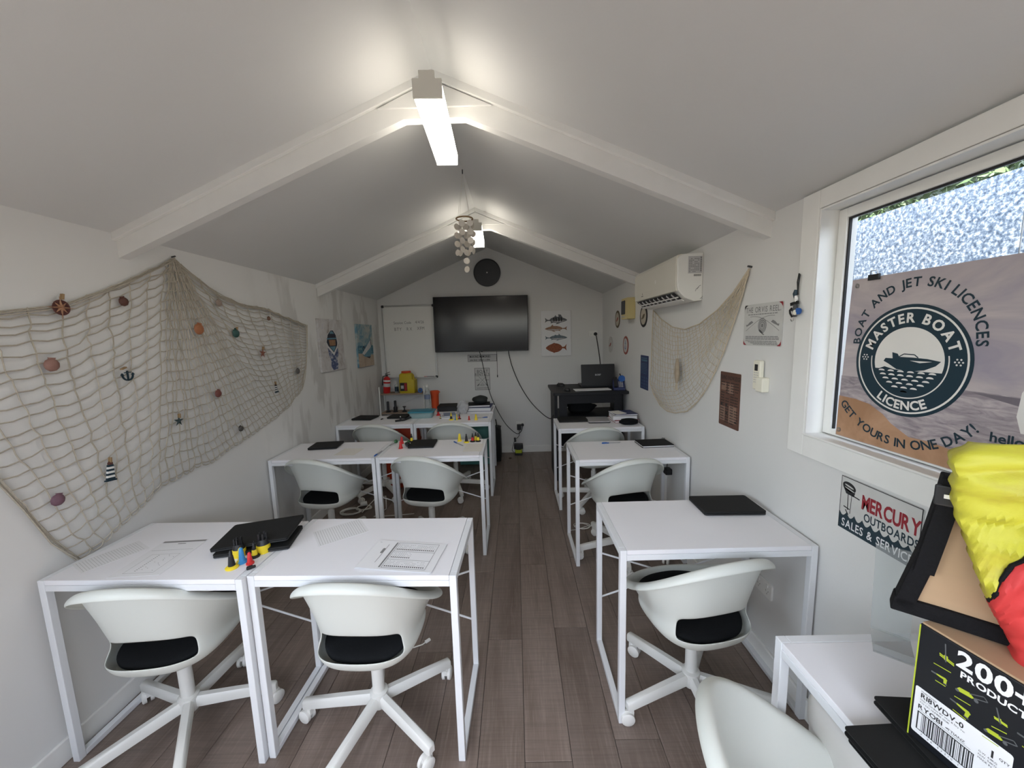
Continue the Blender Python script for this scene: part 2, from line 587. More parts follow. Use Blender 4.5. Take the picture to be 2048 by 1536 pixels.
# floor: a slab and its vinyl planks, each a child
floor = struct(MB().box(XL - 0.1, XR + 0.1, YF - 0.1, YB + 0.1, -0.12, -0.006).build('floor', 'dark_grey'), 'grey-brown timber-look plank floor')
PW, PL = 0.176, 1.22
_pc = {}
def plank(x0, x1, y0, y1):
    g = 0.0009
    wd, ln = round(x1 - x0, 4), round(y1 - y0, 4)
    if (wd, ln) not in _pc:
        e = 0.0016
        a, b_ = wd / 2 - g, ln / 2 - g
        mb = MB().skin([[(-a, -b_, -0.006), (a, -b_, -0.006), (a, b_, -0.006), (-a, b_, -0.006)], [(-a, -b_, -0.001), (a, -b_, -0.001), (a, b_, -0.001), (-a, b_, -0.001)],
                        [(-a + e, -b_ + e, 0), (a - e, -b_ + e, 0), (a - e, b_ - e, 0), (-a + e, b_ - e, 0)]])
        me = mb.mesh('plank')
        me.materials.append(MATS['plank'])
        _pc[(wd, ln)] = me
    o = bpy.data.objects.new('plank', _pc[(wd, ln)])
    C.objects.link(o)
    o.parent = floor
    o.location = ((x0 + x1) / 2, (y0 + y1) / 2, 0)
_x = -0.005 - PW * 11
_row = 0
while _x < XR:
    a, b_ = max(_x, XL), min(_x + PW, XR)
    if b_ - a > 0.01:
        y = YF - ((_row * 0.47 + 0.22) % 1.0) * PL
        while y < YB:
            y0, y1 = max(y, YF), min(y + PL, YB)
            if y1 - y0 > 0.02:
                plank(a, b_, y0, y1)
            y += PL
    _x += PW
    _row += 1
# walls
LY0, LY1, LZ0, LZ1 = -0.60, 0.60, 0.90, 2.02      # unseen side window, added to brighten the right-hand side
struct(MB().box(XL - 0.1, XL, YF - 0.1, LY0, 0, ZE + 0.05).box(XL - 0.1, XL, LY1, YB + 0.1, 0, ZE + 0.05).box(XL - 0.1, XL, LY0, LY1, 0, LZ0).box(XL - 0.1, XL, LY0, LY1, LZ1, ZE + 0.05).build('wall_left', 'wall_patched'), 'white left wall with grey filler smears')
def gable(y0, y1):
    return [(XL, 0), (XR, 0), (XR, ZE), (XM, ZR), (XL, ZE)], y0, y1
def xz_prism(mb, poly, y0, y1):
    n = len(poly)
    a = mb.ring([(x, y0, z) for x, z in poly])
    b_ = mb.ring([(x, y1, z) for x, z in poly])
    mb.f.append(tuple(a))
    mb.f.append(tuple(reversed(b_)))
    for i in range(n):
        j = (i + 1) % n
        mb.f.append((a[j], a[i], b_[i], b_[j]))
    return mb
struct(xz_prism(MB(), [(XL - 0.1, -0.05), (XR + 0.1, -0.05), (XR + 0.1, ZE), (XM, ZR + 0.04), (XL - 0.1, ZE)], YB, YB + 0.1).build('wall_back', 'wall'), 'white gable end wall behind the television')
DX0, DX1, DZ = -1.35, 0.75, 2.06      # unseen doorway added behind the camera to let daylight in
fw = MB()
xz_prism(fw, [(XL - 0.1, -0.05), (DX0, -0.05), (DX0, DZ), (XL - 0.1, DZ)], YF - 0.1, YF)
xz_prism(fw, [(DX1, -0.05), (XR + 0.1, -0.05), (XR + 0.1, DZ), (DX1, DZ)], YF - 0.1, YF)
xz_prism(fw, [(XL - 0.1, DZ), (XR + 0.1, DZ), (XM, ZR + 0.04)], YF - 0.1, YF)
struct(fw.build('wall_front', 'wall'), 'white front wall with an added open doorway')
dr = struct(empty('door_1', (0, YF, 0)))
MB().box(DX0 - 0.06, DX0 + 0.02, 0.0, 0.02, 0, DZ + 0.06).box(DX1 - 0.02, DX1 + 0.06, 0.0, 0.02, 0, DZ + 0.06).box(DX0 + 0.02, DX1 - 0.02, 0.0, 0.02, DZ - 0.02, DZ + 0.06).build('door_frame', 'trim', dr)
WY0, WY1, WZ0, WZ1 = 0.22, 1.457, 1.155, 2.0
struct(MB().box(XR, XR + 0.1, YF - 0.1, WY0, 0, ZE + 0.05).box(XR, XR + 0.1, WY1, YB + 0.1, 0, ZE + 0.05).box(XR, XR + 0.1, WY0, WY1, 0, WZ0).box(XR, XR + 0.1, WY0, WY1, WZ1, ZE + 0.05)
       .build('wall_right', 'wall'), 'white right wall with the window')
# ceiling: two sloping linings meeting at the ridge, and the roof above
cm = MB()
T = 0.03
for xe in (XL - 0.1, XR + 0.1):
    s = 0.42 if xe < XM else -0.4175
    ze = ZR - abs(xe - XM) * abs(s)
    poly = [(xe, ze), (XM, ZR), (XM, ZR + T), (xe, ze + T)]
    if xe > XM:
        poly.reverse()
    xz_prism(cm, poly, YF - 0.1, YB + 0.1)
struct(cm.build('ceiling', 'ceil'), 'white sloping ceiling meeting at the ridge')
rm = MB()
for xe in (XL - 0.4, XR + 0.42):
    ze = ZR + 0.16 - abs(xe - XM) * 0.30
    poly = [(xe, ze), (XM, ZR + 0.16), (XM, ZR + 0.2), (xe, ze + 0.04)]
    if xe > XM:
        poly.reverse()
    xz_prism(rm, poly, YF - 0.15, YB + 0.3)
struct(rm.build('roof', 'alu'), 'sheet roof with overhanging eave')
# skirting
struct(MB().box(XL, XL + 0.014, YF, YB, 0, 0.09).build('baseboard_left', 'trim', bevel=0.004))
struct(MB().box(XR - 0.014, XR, YF, YB, 0, 0.09).build('baseboard_right', 'trim', bevel=0.004))
struct(MB().box(XL + 0.014, XR - 0.014, YB - 0.014, YB, 0, 0.09).build('baseboard_back', 'trim', bevel=0.004))
# rafters with gusset plates and battens
def rafters(name, yf, label):
    o = struct(empty(name, (0, yf, 0)), label)
    zc = lambda x: ZR - abs(x - XM) * 0.42 + 0.01
    for pts in ([(XL, 1.968), (-0.45, 2.503), (XM, 2.503), (XM, zc(XM)), (XL, zc(XL))], [(XM, 2.503), (-0.19, 2.503), (XR, 1.97), (XR, zc(XR)), (XM, zc(XM))]):
        xz_prism(MB(), pts, 0, 0.046).build('rafter', 'trim', o)
    for xe, za in ((XL, zc(XL)), (XR, zc(XR))):
        d = 0.042
        pts = [(xe, za - d), (XM, zc(XM) - d), (XM, zc(XM)), (xe, za)]
        if xe > XM:
            pts.reverse()
        xz_prism(MB(), pts, -0.02, 0).build('batten', 'trim', o, bevel=0.003)
    g = 0.047
    xz_prism(MB(), [(-0.56, 2.541), (-0.07, 2.541), (XM + 0.12, zc(XM + 0.12) - g), (XM, zc(XM) - g), (XM - 0.12, zc(XM - 0.12) - g)], -0.012, 0).build('gusset_plate', 'trim', o, bevel=0.002)
    return o
rafters('trim_1', 1.745, 'white painted rafter pair nearest the camera')
rafters('trim_2', 3.47, 'white painted rafter pair further down the room')
# window
win = struct(empty('window_1', (XR, 0, 0)), 'wide window in the right wall with white surround')
TW = 0.083
for nm, bx in (('architrave', (-0.02, 0, WY1, WY1 + TW, WZ0 - TW, WZ1 + 0.066)), ('architrave', (-0.02, 0, WY0 - TW, WY0, WZ0 - TW, WZ1 + 0.066)),
               ('architrave', (-0.02, 0, WY0, WY1, WZ1, WZ1 + 0.066)), ('architrave', (-0.02, 0, WY0, WY1, WZ0 - TW, WZ0))):
    MB().box(*bx).build(nm, 'trim', win, bevel=0.003)
MB().box(-0.026, 0.09, WY0 + 0.002, WY1 - 0.002, WZ0 + 0.001, WZ0 + 0.009).build('sill', 'trim', win, bevel=0.003)
for bx in ((-0.018, 0.09, WY1 - 0.008, WY1 - 0.002, WZ0 + 0.001, WZ1 - 0.001), (-0.018, 0.09, WY0 + 0.002, WY0 + 0.008, WZ0 + 0.001, WZ1 - 0.001), (-0.018, 0.09, WY0 + 0.009, WY1 - 0.009, WZ1 - 0.008, WZ1 - 0.002)):
    MB().box(*bx).build('jamb_lining', 'trim', win)
f = 0.045
fa, fb = 0.012, 0.045
for bx in ((0.045, 0.085, WY1 - fb, WY1 - 0.009, WZ0 + fa, WZ1 - fa), (0.045, 0.085, WY0 + 0.009, WY0 + fb, WZ0 + fa, WZ1 - fa), (0.045, 0.085, WY0 + fb, WY1 - fb, WZ1 - fb, WZ1 - fa), (0.045, 0.085, WY0 + fb, WY1 - fb, WZ0 + fa, WZ0 + 0.035)):
    MB().box(*bx).build('window_frame', 'white_plastic', win, bevel=0.003)
g = fb + 0.006
for bx in ((0.052, 0.06, WY1 - g, WY1 - fb, WZ0 + 0.035, WZ1 - fb), (0.052, 0.06, WY0 + fb, WY0 + g, WZ0 + 0.035, WZ1 - fb), (0.052, 0.06, WY0 + g, WY1 - g, WZ1 - g, WZ1 - fb)):
    MB().box(*bx).build('gasket', 'rubber', win)
f = fb
MB().box(0.062, 0.067, WY0 + f, WY1 - f, WZ0 + f, WZ1 - f).build('pane', 'clear', win)
sw_ = struct(empty('added_window', (XL, 0, 0)), 'added unseen side window in the left wall for extra daylight')
for bx in ((0, 0.02, LY0 - 0.07, LY0, LZ0 - 0.07, LZ1 + 0.03), (0, 0.02, LY1, LY1 + 0.07, LZ0 - 0.07, LZ1 + 0.03), (0, 0.02, LY0, LY1, LZ1, LZ1 + 0.03), (0, 0.03, LY0, LY1, LZ0 - 0.07, LZ0)):
    MB().box(*bx).build('architrave', 'trim', sw_)
MB().box(-0.06, -0.055, LY0, LY1, LZ0, LZ1).build('pane', 'clear', sw_)
# outside
mat('concrete', (0.11, 0.108, 0.10), 0.85, var=0.12, scale=3, bump=0.1, bscale=60)
struct(MB().box(-14, 14, -14, 14, -0.5, -0.13).build('ground', 'concrete'), 'pale concrete ground outside')
def fence_mat():
    m, t, b = _nodes('spangled_sheet')
    v = coords(t, 'Object')
    n = noise(t, v, 55, 3, 0.7)
    vo = t.nodes.new('ShaderNodeTexVoronoi')
    vo.inputs['Scale'].default_value = 42
    t.links.new(v, vo.inputs[0])
    c1 = ramp(t, n, [(0.36, (0.045, 0.07, 0.115)), (0.50, (0.16, 0.21, 0.28)), (0.64, (0.55, 0.60, 0.66))])
    c2 = mixc(t, math_(t, 'MULTIPLY', ramp(t, vo.outputs['Distance'], [(0.05, (1, 1, 1)), (0.30, (0, 0, 0))]), 0.4), c1, (0.80, 0.84, 0.88))
    t.links.new(c2, b.inputs['Base Color'])
    b.inputs['Roughness'].default_value = 0.5
    tl = t.nodes.new('ShaderNodeBsdfTranslucent')
    t.links.new(c2, tl.inputs[0])
    mx = t.nodes.new('ShaderNodeMixShader')
    mx.inputs[0].default_value = 0.25
    t.links.new(b.outputs[0], mx.inputs[1])
    t.links.new(tl.outputs[0], mx.inputs[2])
    t.links.new(mx.outputs[0], t.nodes['Material Output'].inputs[0])
    MATS['spangled_sheet'] = m
fence_mat()
mat('blocker_brick', (0.12, 0.10, 0.085), 0.85, var=0.25, scale=6, bump=0.3, bscale=30)
struct(MB().box(-6.0, 5.0, -3.35, -3.2, -0.13, 1.95).build('blocking_wall', 'blocker_brick'), 'added unseen wall outside the doorway, blocking low daylight')  # added out of view to cut low-angle light through the doorway
fence = thing('sheet_fence', 'speckled blue-white translucent sheet fence outside the window', 'fence', (2.0, 0.0, -0.13))
for k in range(5):
    y0 = -1.865 + k * 1.145
    MB().box(0, 0.006, y0, y0 + 1.135, 0, 2.30).build('sheet', 'spangled_sheet', fence)
for k in range(6):
    y0 = -1.865 + k * 1.145 - 0.025
    MB().box(0.008, 0.05, y0, y0 + 0.04, 0, 2.32).build('post', 'white_plastic', fence)
mat('leaf', (0.05, 0.085, 0.03), 0.6, var=0.5, scale=12)
mat('bark', (0.10, 0.075, 0.055), 0.8, var=0.3, scale=12)
def shrub(name, label, loc, rx, ry, rz, n, seed):
    rnd = random.Random(seed)
    t = thing(name, label, 'tree', loc, group='trees outside the window')
    mb = MB()
    for k in range(n):
        while True:
            p = Vector((rnd.uniform(-1, 1), rnd.uniform(-1, 1), rnd.uniform(-1, 1)))
            if 0.3 < p.length < 1:
                break
        c = Vector((p.x * rx, p.y * ry, p.z * rz + rz))
        a = Vector((rnd.uniform(-1, 1), rnd.uniform(-1, 1), rnd.uniform(-1, 1))).normalized() * rnd.uniform(0.04, 0.075)
        b_ = a.cross(Vector((rnd.uniform(-1, 1), rnd.uniform(-1, 1), 1))).normalized() * rnd.uniform(0.018, 0.03)
        u = a.cross(b_).normalized() * 0.008
        mb.add([c - a, c + b_ + u, c + a, c - b_ + u], [(0, 1, 2), (0, 2, 3)])
    o = mb.build('foliage', 'leaf', t)
    o['kind'] = 'stuff'
    MB().tube([(0, 0, -loc[2] - 0.13), (0.03, 0.02, rz * 0.5), (0, 0, rz)], [0.07, 0.05, 0.03], 8).build('trunk', 'bark', t)
shrub('garden_tree', 'dark leafy tree above the fence at the left of the window', (3.7, 4.75, 1.7), 0.8, 0.9, 1.0, 4200, 3)
shrub('garden_tree', 'leafy tree beyond the fence toward the right edge of the window', (3.9, 2.75, 1.75), 0.8, 0.85, 1.0, 4200, 5)
nb = thing('neighbour_house', 'pale green neighbouring house with blue-grey gutter beyond the fence', 'house', (7.6, 6.6, -0.13))
mat('pale_green', (0.28, 0.36, 0.31), 0.7, var=0.08, scale=4)
mat('gutter_blue', (0.22, 0.30, 0.42), 0.5, var=0.05)
MB().box(-0.9, 1.6, -1.2, 2.2, 0, 4.3).build('wall', 'pale_green', nb)
MB().add([(-1.3, -1.7, 3.75), (1.8, -1.7, 4.6), (1.8, 2.5, 4.6), (-1.3, 2.5, 3.75), (-1.3, -1.7, 3.83), (1.8, -1.7, 4.68), (1.8, 2.5, 4.68), (-1.3, 2.5, 3.83)],
         [(0, 3, 2, 1), (4, 5, 6, 7), (0, 1, 5, 4), (1, 2, 6, 5), (2, 3, 7, 6), (3, 0, 4, 7)]).build('roof', 'gutter_blue', nb)
MB().box(-1.42, -1.30, -1.7, 2.5, 3.70, 3.82).build('gutter', 'gutter_blue', nb)
# ================================================================== tables
TWD, TDP = 0.752, 0.423
def make_table():
    """local origin: front-left corner on the floor, x to the right, y to the rear"""
    t = empty('classroom_table')
    q = 0.025
    MB().box(q + 0.001, TWD - q - 0.001, 0.001, TDP - 0.001, TH - 0.018, TH).build('tabletop', 'table', t, bevel=0.0015)
    for y in (0, TDP - 0.022):
        MB().box(q, TWD - q, y, y + 0.022, TH - 0.042, TH - 0.019).build('rail', 'tmetal', t, bevel=0.002)
    for x in (0, TWD - q):
        for y in (0, TDP - q):
            MB().box(x, x + q, y, y + q, 0, TH - 0.0005).build('leg', 'tmetal', t, bevel=0.002)
        MB().box(x, x + q, q, TDP - q, 0.002, 0.024).build('foot_bar', 'tmetal', t, bevel=0.002)
        MB().box(x, x + q, q, TDP - q, TH - 0.028, TH - 0.0005).build('top_bar', 'tmetal', t, bevel=0.002)
    for z0, z1, y in ((0.49, 0.24, TDP - 0.006), (0.24, 0.49, TDP + 0.001)):
        MB().cyl((0.012, y, z0), (TWD - 0.012, y, z1), 0.0045, n=8).build('brace', 'tmetal', t, smooth=True)
    for ch in t.children:
        bake(ch)
    return t
TABLE = make_table()
_first = [True]
def place_table(x, y, rz, label, group):
    t = TABLE if _first[0] else copy_tree(TABLE)
    _first[0] = False
    t.location = (x, y, 0)
    t.rotation_euler = (0, 0, R(rz))
    return tag(t, label, 'table', group)
GL, GR = 'white tables in pairs along the left wall', 'single white tables along the right wall'
TA1 = place_table(-1.735, 1.238, -1.28, 'white table beside the fishing net, carrying the plain question sheets, front left', GL)
TB1 = place_table(-0.979, 1.240, -1.64, 'white table beside the aisle with the stapled chart booklet on it', GL)
TA2 = place_table(-1.757, 2.546, 0.27, 'white middle-row table by the left wall with closed laptop and blank card', GL)
TB2 = place_table(-0.999, 2.549, 0.27, 'white aisle table in the middle row with red and green cones', GL)
TA3 = place_table(-1.764, 3.5677, 0, 'white table by the left wall in the furthest row, below the beach painting', GL)
TB3 = place_table(-1.007, 3.5677, 0, 'white table in the furthest row under the teal-lidded tub and magazines', GL)
TR1 = place_table(0.379, 1.347, 0.3, 'white table along the right wall with one large black closed laptop', GR)
TR2 = place_table(0.376, 2.396, 0.6, 'white table along the right wall with a blue pen and black notebook', GR)
TR3 = place_table(0.3586, 3.2306, 0.32, 'white table in front of the black computer desk', GR)
TN4 = place_table(1.105, 0.18, 90, 'nearest white table at lower right, holding the carton and black folders', GR)
# ================================================================== chairs
def shell_mesh():
    """moulded bucket: origin at floor under the column, front = +y"""
    N = 28
    mb = MB()
    def rim(ph):
        s, c = math.sin(ph), math.cos(ph)     # ph = 0 at the back
        k = (1 + c) / 2
        sg = 1 if s >= 0 else -1
        x = 0.242 * (abs(s) ** 0.88) * sg
        y = -0.012 - 0.236 * (abs(c) ** 0.92) * (1 if c >= 0 else -1)
        z = 0.448 + (0.776 - 0.448) * (k ** 1.42)
        return x, y, z
    def pan(ph, f=1.0):
        s, c = math.sin(ph), math.cos(ph)
        return 0.180 * (abs(s) ** 0.66) * (1 if s >= 0 else -1) * f, -0.006 - 0.184 * (abs(c) ** 0.72) * (1 if c >= 0 else -1) * f
    ids = []
    levels = [('p', 0.18, 0.372), ('p', 0.62, 0.372), ('p', 0.93, 0.378), ('t', 0.0), ('t', 0.11), ('t', 0.215), ('t', 0.32), ('t', 0.64), ('t', 0.90), ('t', 1.0), ('l', 0.016, -0.001), ('l', 0.030, -0.010), ('l', 0.034, -0.026)]
    for L in levels:
        row = []
        for i in range(N):
            ph = 2 * PI * i / N
            if L[0] == 'p':
                x, y = pan(ph, L[1])
                p = (x, y, L[2])
            else:
                x0, y0 = pan(ph)
                x1, y1, z1 = rim(ph)
                if L[0] == 't':
                    t = L[1]
                    k = (1 + math.cos(ph)) / 2
                    e = t ** 1.5
                    ins = -0.020 * math.sin(PI * min(max(t - 0.12, 0) / 0.63, 1)) * k      # waist above the opening
                    x = x0 + (x1 - x0) * e
                    y = y0 + (y1 - y0) * e
                    r = math.hypot(x, y) or 1
                    lip = 0.022 * max(0, 1 - abs(t - 0.10) / 0.14) * k
                    p = (x * (1 + (ins + lip) / r), y * (1 + (ins + lip) / r), 0.390 + (z1 - 0.390) * t)
                else:
                    r = math.hypot(x1, y1 + 0.02)
                    fr = 1 - 0.45 * max(0, -math.cos(ph))
                    p = (x1 + x1 / r * L[1] * fr, y1 + (y1 + 0.02) / r * L[1] * fr, z1 + L[2] * fr)
            row.append(len(mb.v))
            mb.v.append(p)
        ids.append(row)
    hole = 4
    for j in range(len(ids) - 1):
        for i in range(N):
            k = (i + 1) % N
            ii = i if i < N / 2 else i - N
            if 4 <= j <= 5 and -hole <= ii < hole:
                continue
            mb.f.append((ids[j][i], ids[j][k], ids[j + 1][k], ids[j + 1][i]))
    mb.f.append(tuple(reversed(ids[0])))
    return mb
def cushion_mesh():
    mb = MB()
    n = 28
    rings = []
    for f, dz in ((0.55, 0.0), (0.95, 0.0), (1.0, 0.010), (0.99, 0.022), (0.90, 0.031), (0.5, 0.032), (0.15, 0.031)):
        r = []
        for i in range(n):
            a = 2 * PI * i / n
            ca, sa = math.cos(a), math.sin(a)
            x = 0.178 * f * (abs(ca) ** 0.7) * (1 if ca >= 0 else -1)
            y = 0.192 * f * (abs(sa) ** 0.7) * (1 if sa >= 0 else -1) + 0.010
            z = 0.392 + dz + max(0, y) * 0.16 + 0.5 * max(0, abs(x) - 0.10) ** 1.2
            r.append((x, y, z))
        rings.append(r)
    return mb.skin(rings)
def make_chair():
    t = empty('swivel_chair')
    sm_ = shell_mesh()
    sm_.v = [(x, y + 0.028, z) for x, y, z in sm_.v]
    o = sm_.build('seat_shell', 'shell', t, sub=2)
    md = o.modifiers.new('solid', 'SOLIDIFY')
    md.thickness = 0.007
    md.offset = 0
    o.modifiers.move(1, 0)
    bake(o)
    cm_ = cushion_mesh()
    cm_.v = [(x, y + 0.028, z) for x, y, z in cm_.v]
    bake(cm_.build('cushion', 'black_cloth', t, sub=1))
    MB().lathe([(0.030, 0.075), (0.036, 0.085), (0.036, 0.14), (0.024, 0.145), (0.024, 0.30), (0.019, 0.302), (0.019, 0.352), (0.05, 0.364), (0.07, 0.370), (0.06, 0.374)], 20).build('column', 'chairmetal', t, smooth=True)
    for k in range(5):
        a = 2 * PI * k / 5
        d = Vector((math.cos(a), math.sin(a), 0))
        s = Vector((-math.sin(a), math.cos(a), 0))
        lg = MB()
        rings = []
        for r, z, hw, hh in ((0.028, 0.112, 0.017, 0.022), (0.17, 0.100, 0.0165, 0.020), (0.312, 0.086, 0.016, 0.018), (0.318, 0.084, 0.012, 0.014)):
            c = d * r + Vector((0, 0, z))
            rings.append([c + s * x + Vector((0, 0, zz)) for x, zz in ((-hw, -hh), (hw, -hh), (hw, hh * 0.6), (hw * 0.6, hh), (-hw * 0.6, hh), (-hw, hh * 0.6))])
        lg.skin(rings)
        leg = lg.build('star_leg', 'chairmetal', t, smooth=True)
        ca = MB()
        c = d * 0.298
        sw = Vector((math.cos(a * 3 + 0.9), math.sin(a * 3 + 0.9), 0))
        sp = Vector((-sw.y, sw.x, 0))
        wc = c + sw * 0.014
        for side in (-1, 1):
            p0 = wc + sp * (0.006 * side) + Vector((0, 0, 0.0275))
            p1 = wc + sp * (0.022 * side) + Vector((0, 0, 0.0275))
            ca.tube([p0, p0 + (p1 - p0) * 0.75, p1], [0.027, 0.0275, 0.022], 18)
        ca.cyl(c + Vector((0, 0, 0.045)), c + Vector((0, 0, 0.072)), 0.009, n=10)
        ca.obox(wc + Vector((0, 0, 0.046)) - sw * 0.006, sw * 0.020, sp * 0.006, Vector((0, 0, 0.012)))
        ca.build('caster', 'white_plastic', leg, smooth=True)
        bake(leg)
    return t
CHAIR = make_chair()
_firstc = [True]
def place_chair(x, y, face, base, label, group=None):
    """face: heading of the seat in degrees clockwise from the room's depth axis; base: angle of one star leg"""
    c = CHAIR if _firstc[0] else copy_tree(CHAIR)
    _firstc[0] = False
    c.location = (x, y, 0)
    c.rotation_euler = (0, 0, R(-face))
    for ch in c.children:
        if ch.name.startswith('star_leg'):
            ch.rotation_euler = (0, 0, R(base + face))
    return tag(c, label, 'chair', group)
GC = 'white swivel chairs with black seat pads'
place_chair(-1.388, 1.374, -4, 16.5, 'white bucket swivel chair nearest the fishing net, front row', GC)
place_chair(-0.600, 1.381, 2, 36, 'white bucket swivel chair tucked under the table with the chart booklet', GC)
place_chair(0.711, 1.447, -12, 54.5, 'white bucket swivel chair under the right-hand table with the large black laptop', GC)
place_chair(-1.43, 2.71, 10, 66, 'white bucket swivel chair in the middle row by the left wall', GC)
place_chair(-0.665, 2.71, 12, 50, 'white bucket swivel chair in the middle row beside the aisle, left side', GC)
place_chair(0.722, 2.545, -12, 47, 'white bucket swivel chair under the right-hand table with the blue pen', GC)
place_chair(-1.375, 3.72, 4, 20, 'white swivel chair in the furthest row by the left wall, only its back showing', GC)
place_chair(-0.64, 3.72, 0, 0, 'white swivel chair in the furthest row beside the teal drawers', GC)
place_chair(0.70, 3.40, -4, 20, 'white swivel chair in front of the black computer desk', GC)
place_chair(0.600, 0.618, 107, 10, 'nearest white swivel chair at the bottom edge, its seat facing the right-hand table', GC)
# ================================================================== ceiling lights and wind chime
emis('diffuser', (1.0, 0.92, 0.80), 10.0)
def batten_light(x, y0, y1, z, rz, label):
    """end box face at y0 (near), diffuser trough running to y1"""
    t = thing('batten_light', label, 'ceiling light', (x, (y0 + y1) / 2, z), (0, 0, R(rz)), 'fluorescent batten lights under the ridge')
    h = (y1 - y0) / 2
    w = 0.052
    xz_prism(MB(), [(-w, 0), (w, 0), (w, 0.062), (0.028, 0.062), (0.028, 0.088), (-0.028, 0.088), (-0.028, 0.062), (-w, 0.062)], -h, -h + 0.014).build('end_cap', 'ac_panel', t, bevel=0.002)
    MB().box(-w + 0.012, w - 0.012, -h + 0.014, h - 0.01, 0.044, 0.060).build('tray', 'white_plastic', t)
    MB().box(-0.026, 0.026, -h + 0.014, h - 0.01, 0.060, 0.086).build('spine', 'white_plastic', t)
    xz_prism(MB(), [(-w + 0.004, -0.002), (w - 0.004, -0.002), (w, 0.044), (-w, 0.044)], -h + 0.014, h - 0.008).build('diffuser', 'diffuser', t)
    MB().box(-w, w, h - 0.008, h, -0.003, 0.06).build('far_cap', 'white_plastic', t, bevel=0.002)
    return t
batten_light(-0.298, 1.45, 1.99, 2.416, 2.6, 'glowing fluorescent batten light on the nearer rafter pair')
batten_light(-0.306, 3.16, 3.74, 2.414, 2.6, 'glowing fluorescent batten light behind the shell wind chime')
def wind_chime():
    t = thing('wind_chime', 'capiz shell wind chime hanging from a wooden ring below the ridge', 'wind chime', (XM, 2.665, 2.36))
    MB().tube([(0.055 * math.cos(2 * PI * k / 28), 0.055 * math.sin(2 * PI * k / 28), 0) for k in range(29)], 0.005, 8, False).build('ring', 'wood_ring', t, smooth=True)
    MB().cyl((0, 0, 0.285), (0, 0, 0.312), 0.004, n=8).build('hook', 'dark_grey', t)
    for k in range(4):
        a = PI / 4 + PI / 2 * k
        MB().cyl((0.055 * math.cos(a), 0.055 * math.sin(a), 0), (0, 0, 0.285), 0.0008, n=5).build('cord', 'cord_white', t)
    rnd = random.Random(4)
    strands = [(0.055 * math.cos(2 * PI * k / 6 + 0.3), 0.055 * math.sin(2 * PI * k / 6 + 0.3), 4) for k in range(6)] + [(0.004, 0.0, 6)]
    for x, y, n in strands:
        off = rnd.uniform(0.035, 0.055) if n == 4 else 0.05
        st = MB().cyl((x, y, 0), (x, y, -off - (n - 1) * 0.056), 0.0006, n=5).build('strand', 'cord_white', t)
        for j in range(n):
            z = -off - j * 0.056
            a = rnd.uniform(-1.1, 1.1)
            d = Vector((math.sin(a), -math.cos(a), 0))
            c = Vector((x, y, z))
            MB().cyl(c - d * 0.0008, c + d * 0.0008, 0.021, n=20).build('shell_disc', 'shellpearl', st)
wind_chime()
# ================================================================== back wall
def wall_television():  # screen is plain black and gives off no light
    tv = thing('television', 'large black wall-mounted television on the gable wall', 'television', (-0.4295, YB - 0.006, 1.727), (PI / 2, 0, 0))
    tv.rotation_euler = (Matrix.Rotation(PI / 2, 3, 'X') @ Matrix.Rotation(R(-0.35), 3, 'Z')).to_euler()
    MB().prism(rrect(1.204, 0.70, 0.008), 0.045, 0.088).build('cabinet', 'black', tv, bevel=0.003)
    MB().rect(-0.594, -0.335, 0.594, 0.342, 0.0888).build('screen', 'screen', tv)
    MB().box(-0.2, 0.2, -0.15, 0.15, 0.0, 0.046).build('wall_bracket', 'black_matt', tv)
    MB().box(-0.012, 0.012, -0.356, -0.348, 0.075, 0.089).build('status_light', 'dark_grey', tv)
wall_television()
wb = thing('whiteboard', 'aluminium framed whiteboard with handwritten session code beside the television', 'whiteboard', (-1.374, YB, 1.522), BACK)
W, H = 0.682, 0.952
MB().box(-W / 2 + 0.004, W / 2 - 0.004, -H / 2 + 0.004, H / 2 - 0.004, 0.002, 0.012).build('writing_surface', 'white_plastic', wb)
for bx in ((-W / 2, -W / 2 + 0.02, -H / 2, H / 2), (W / 2 - 0.02, W / 2, -H / 2, H / 2), (-W / 2 + 0.02, W / 2 - 0.02, H / 2 - 0.02, H / 2), (-W / 2 + 0.02, W / 2 - 0.02, -H / 2, -H / 2 + 0.02)):
    MB().box(*bx, 0.001, 0.018).build('frame_edge', 'alu', wb, bevel=0.003)
for sx in (-1, 1):
    for sy in (-1, 1):
        MB().prism(rrect(0.034, 0.034, 0.012, cx=sx * (W / 2 - 0.014), cy=sy * (H / 2 - 0.014)), 0.0, 0.021).build('corner_cap', 'black', wb)
MB().box(-0.30, 0.33, -H / 2 + 0.002, -H / 2 + 0.008, 0.018, 0.062).box(-0.30, 0.33, -H / 2 + 0.008, -H / 2 + 0.02, 0.058, 0.062).build('pen_tray', 'alu', wb)
for tx, x_, y_, sz, sp_ in (('Session Code', -0.195, 0.235, 0.05, 0.08), ('4/4/26', 0.085, 0.238, 0.052, 0.06), ('BTY', -0.19, 0.150, 0.058, 0.14), ('RX', -0.03, 0.150, 0.058, 0.20), ('XFM', 0.105, 0.155, 0.058, 0.12)):
    text(MB(), tx, x_, y_, sz, 0.0126, 0.0, sp_, 'L', sx=0.8).build('handwriting', 'ink_grey', wb)
def marker(x, cap, z, label, y=YB - 0.045):
    t = thing('whiteboard_marker', label, 'marker', (x, y, z), group='markers in the whiteboard tray')
    MB().cyl((-0.065, 0, 0), (0.03, 0, 0), 0.008, n=12).build('barrel', 'white_plastic', t, smooth=True)
    MB().cyl((0.03, 0, 0), (0.07, 0, 0), 0.009, n=12).build('cap', cap, t, smooth=True)
marker(-1.235, 'red', 1.063, 'white marker with red cap in the whiteboard tray')
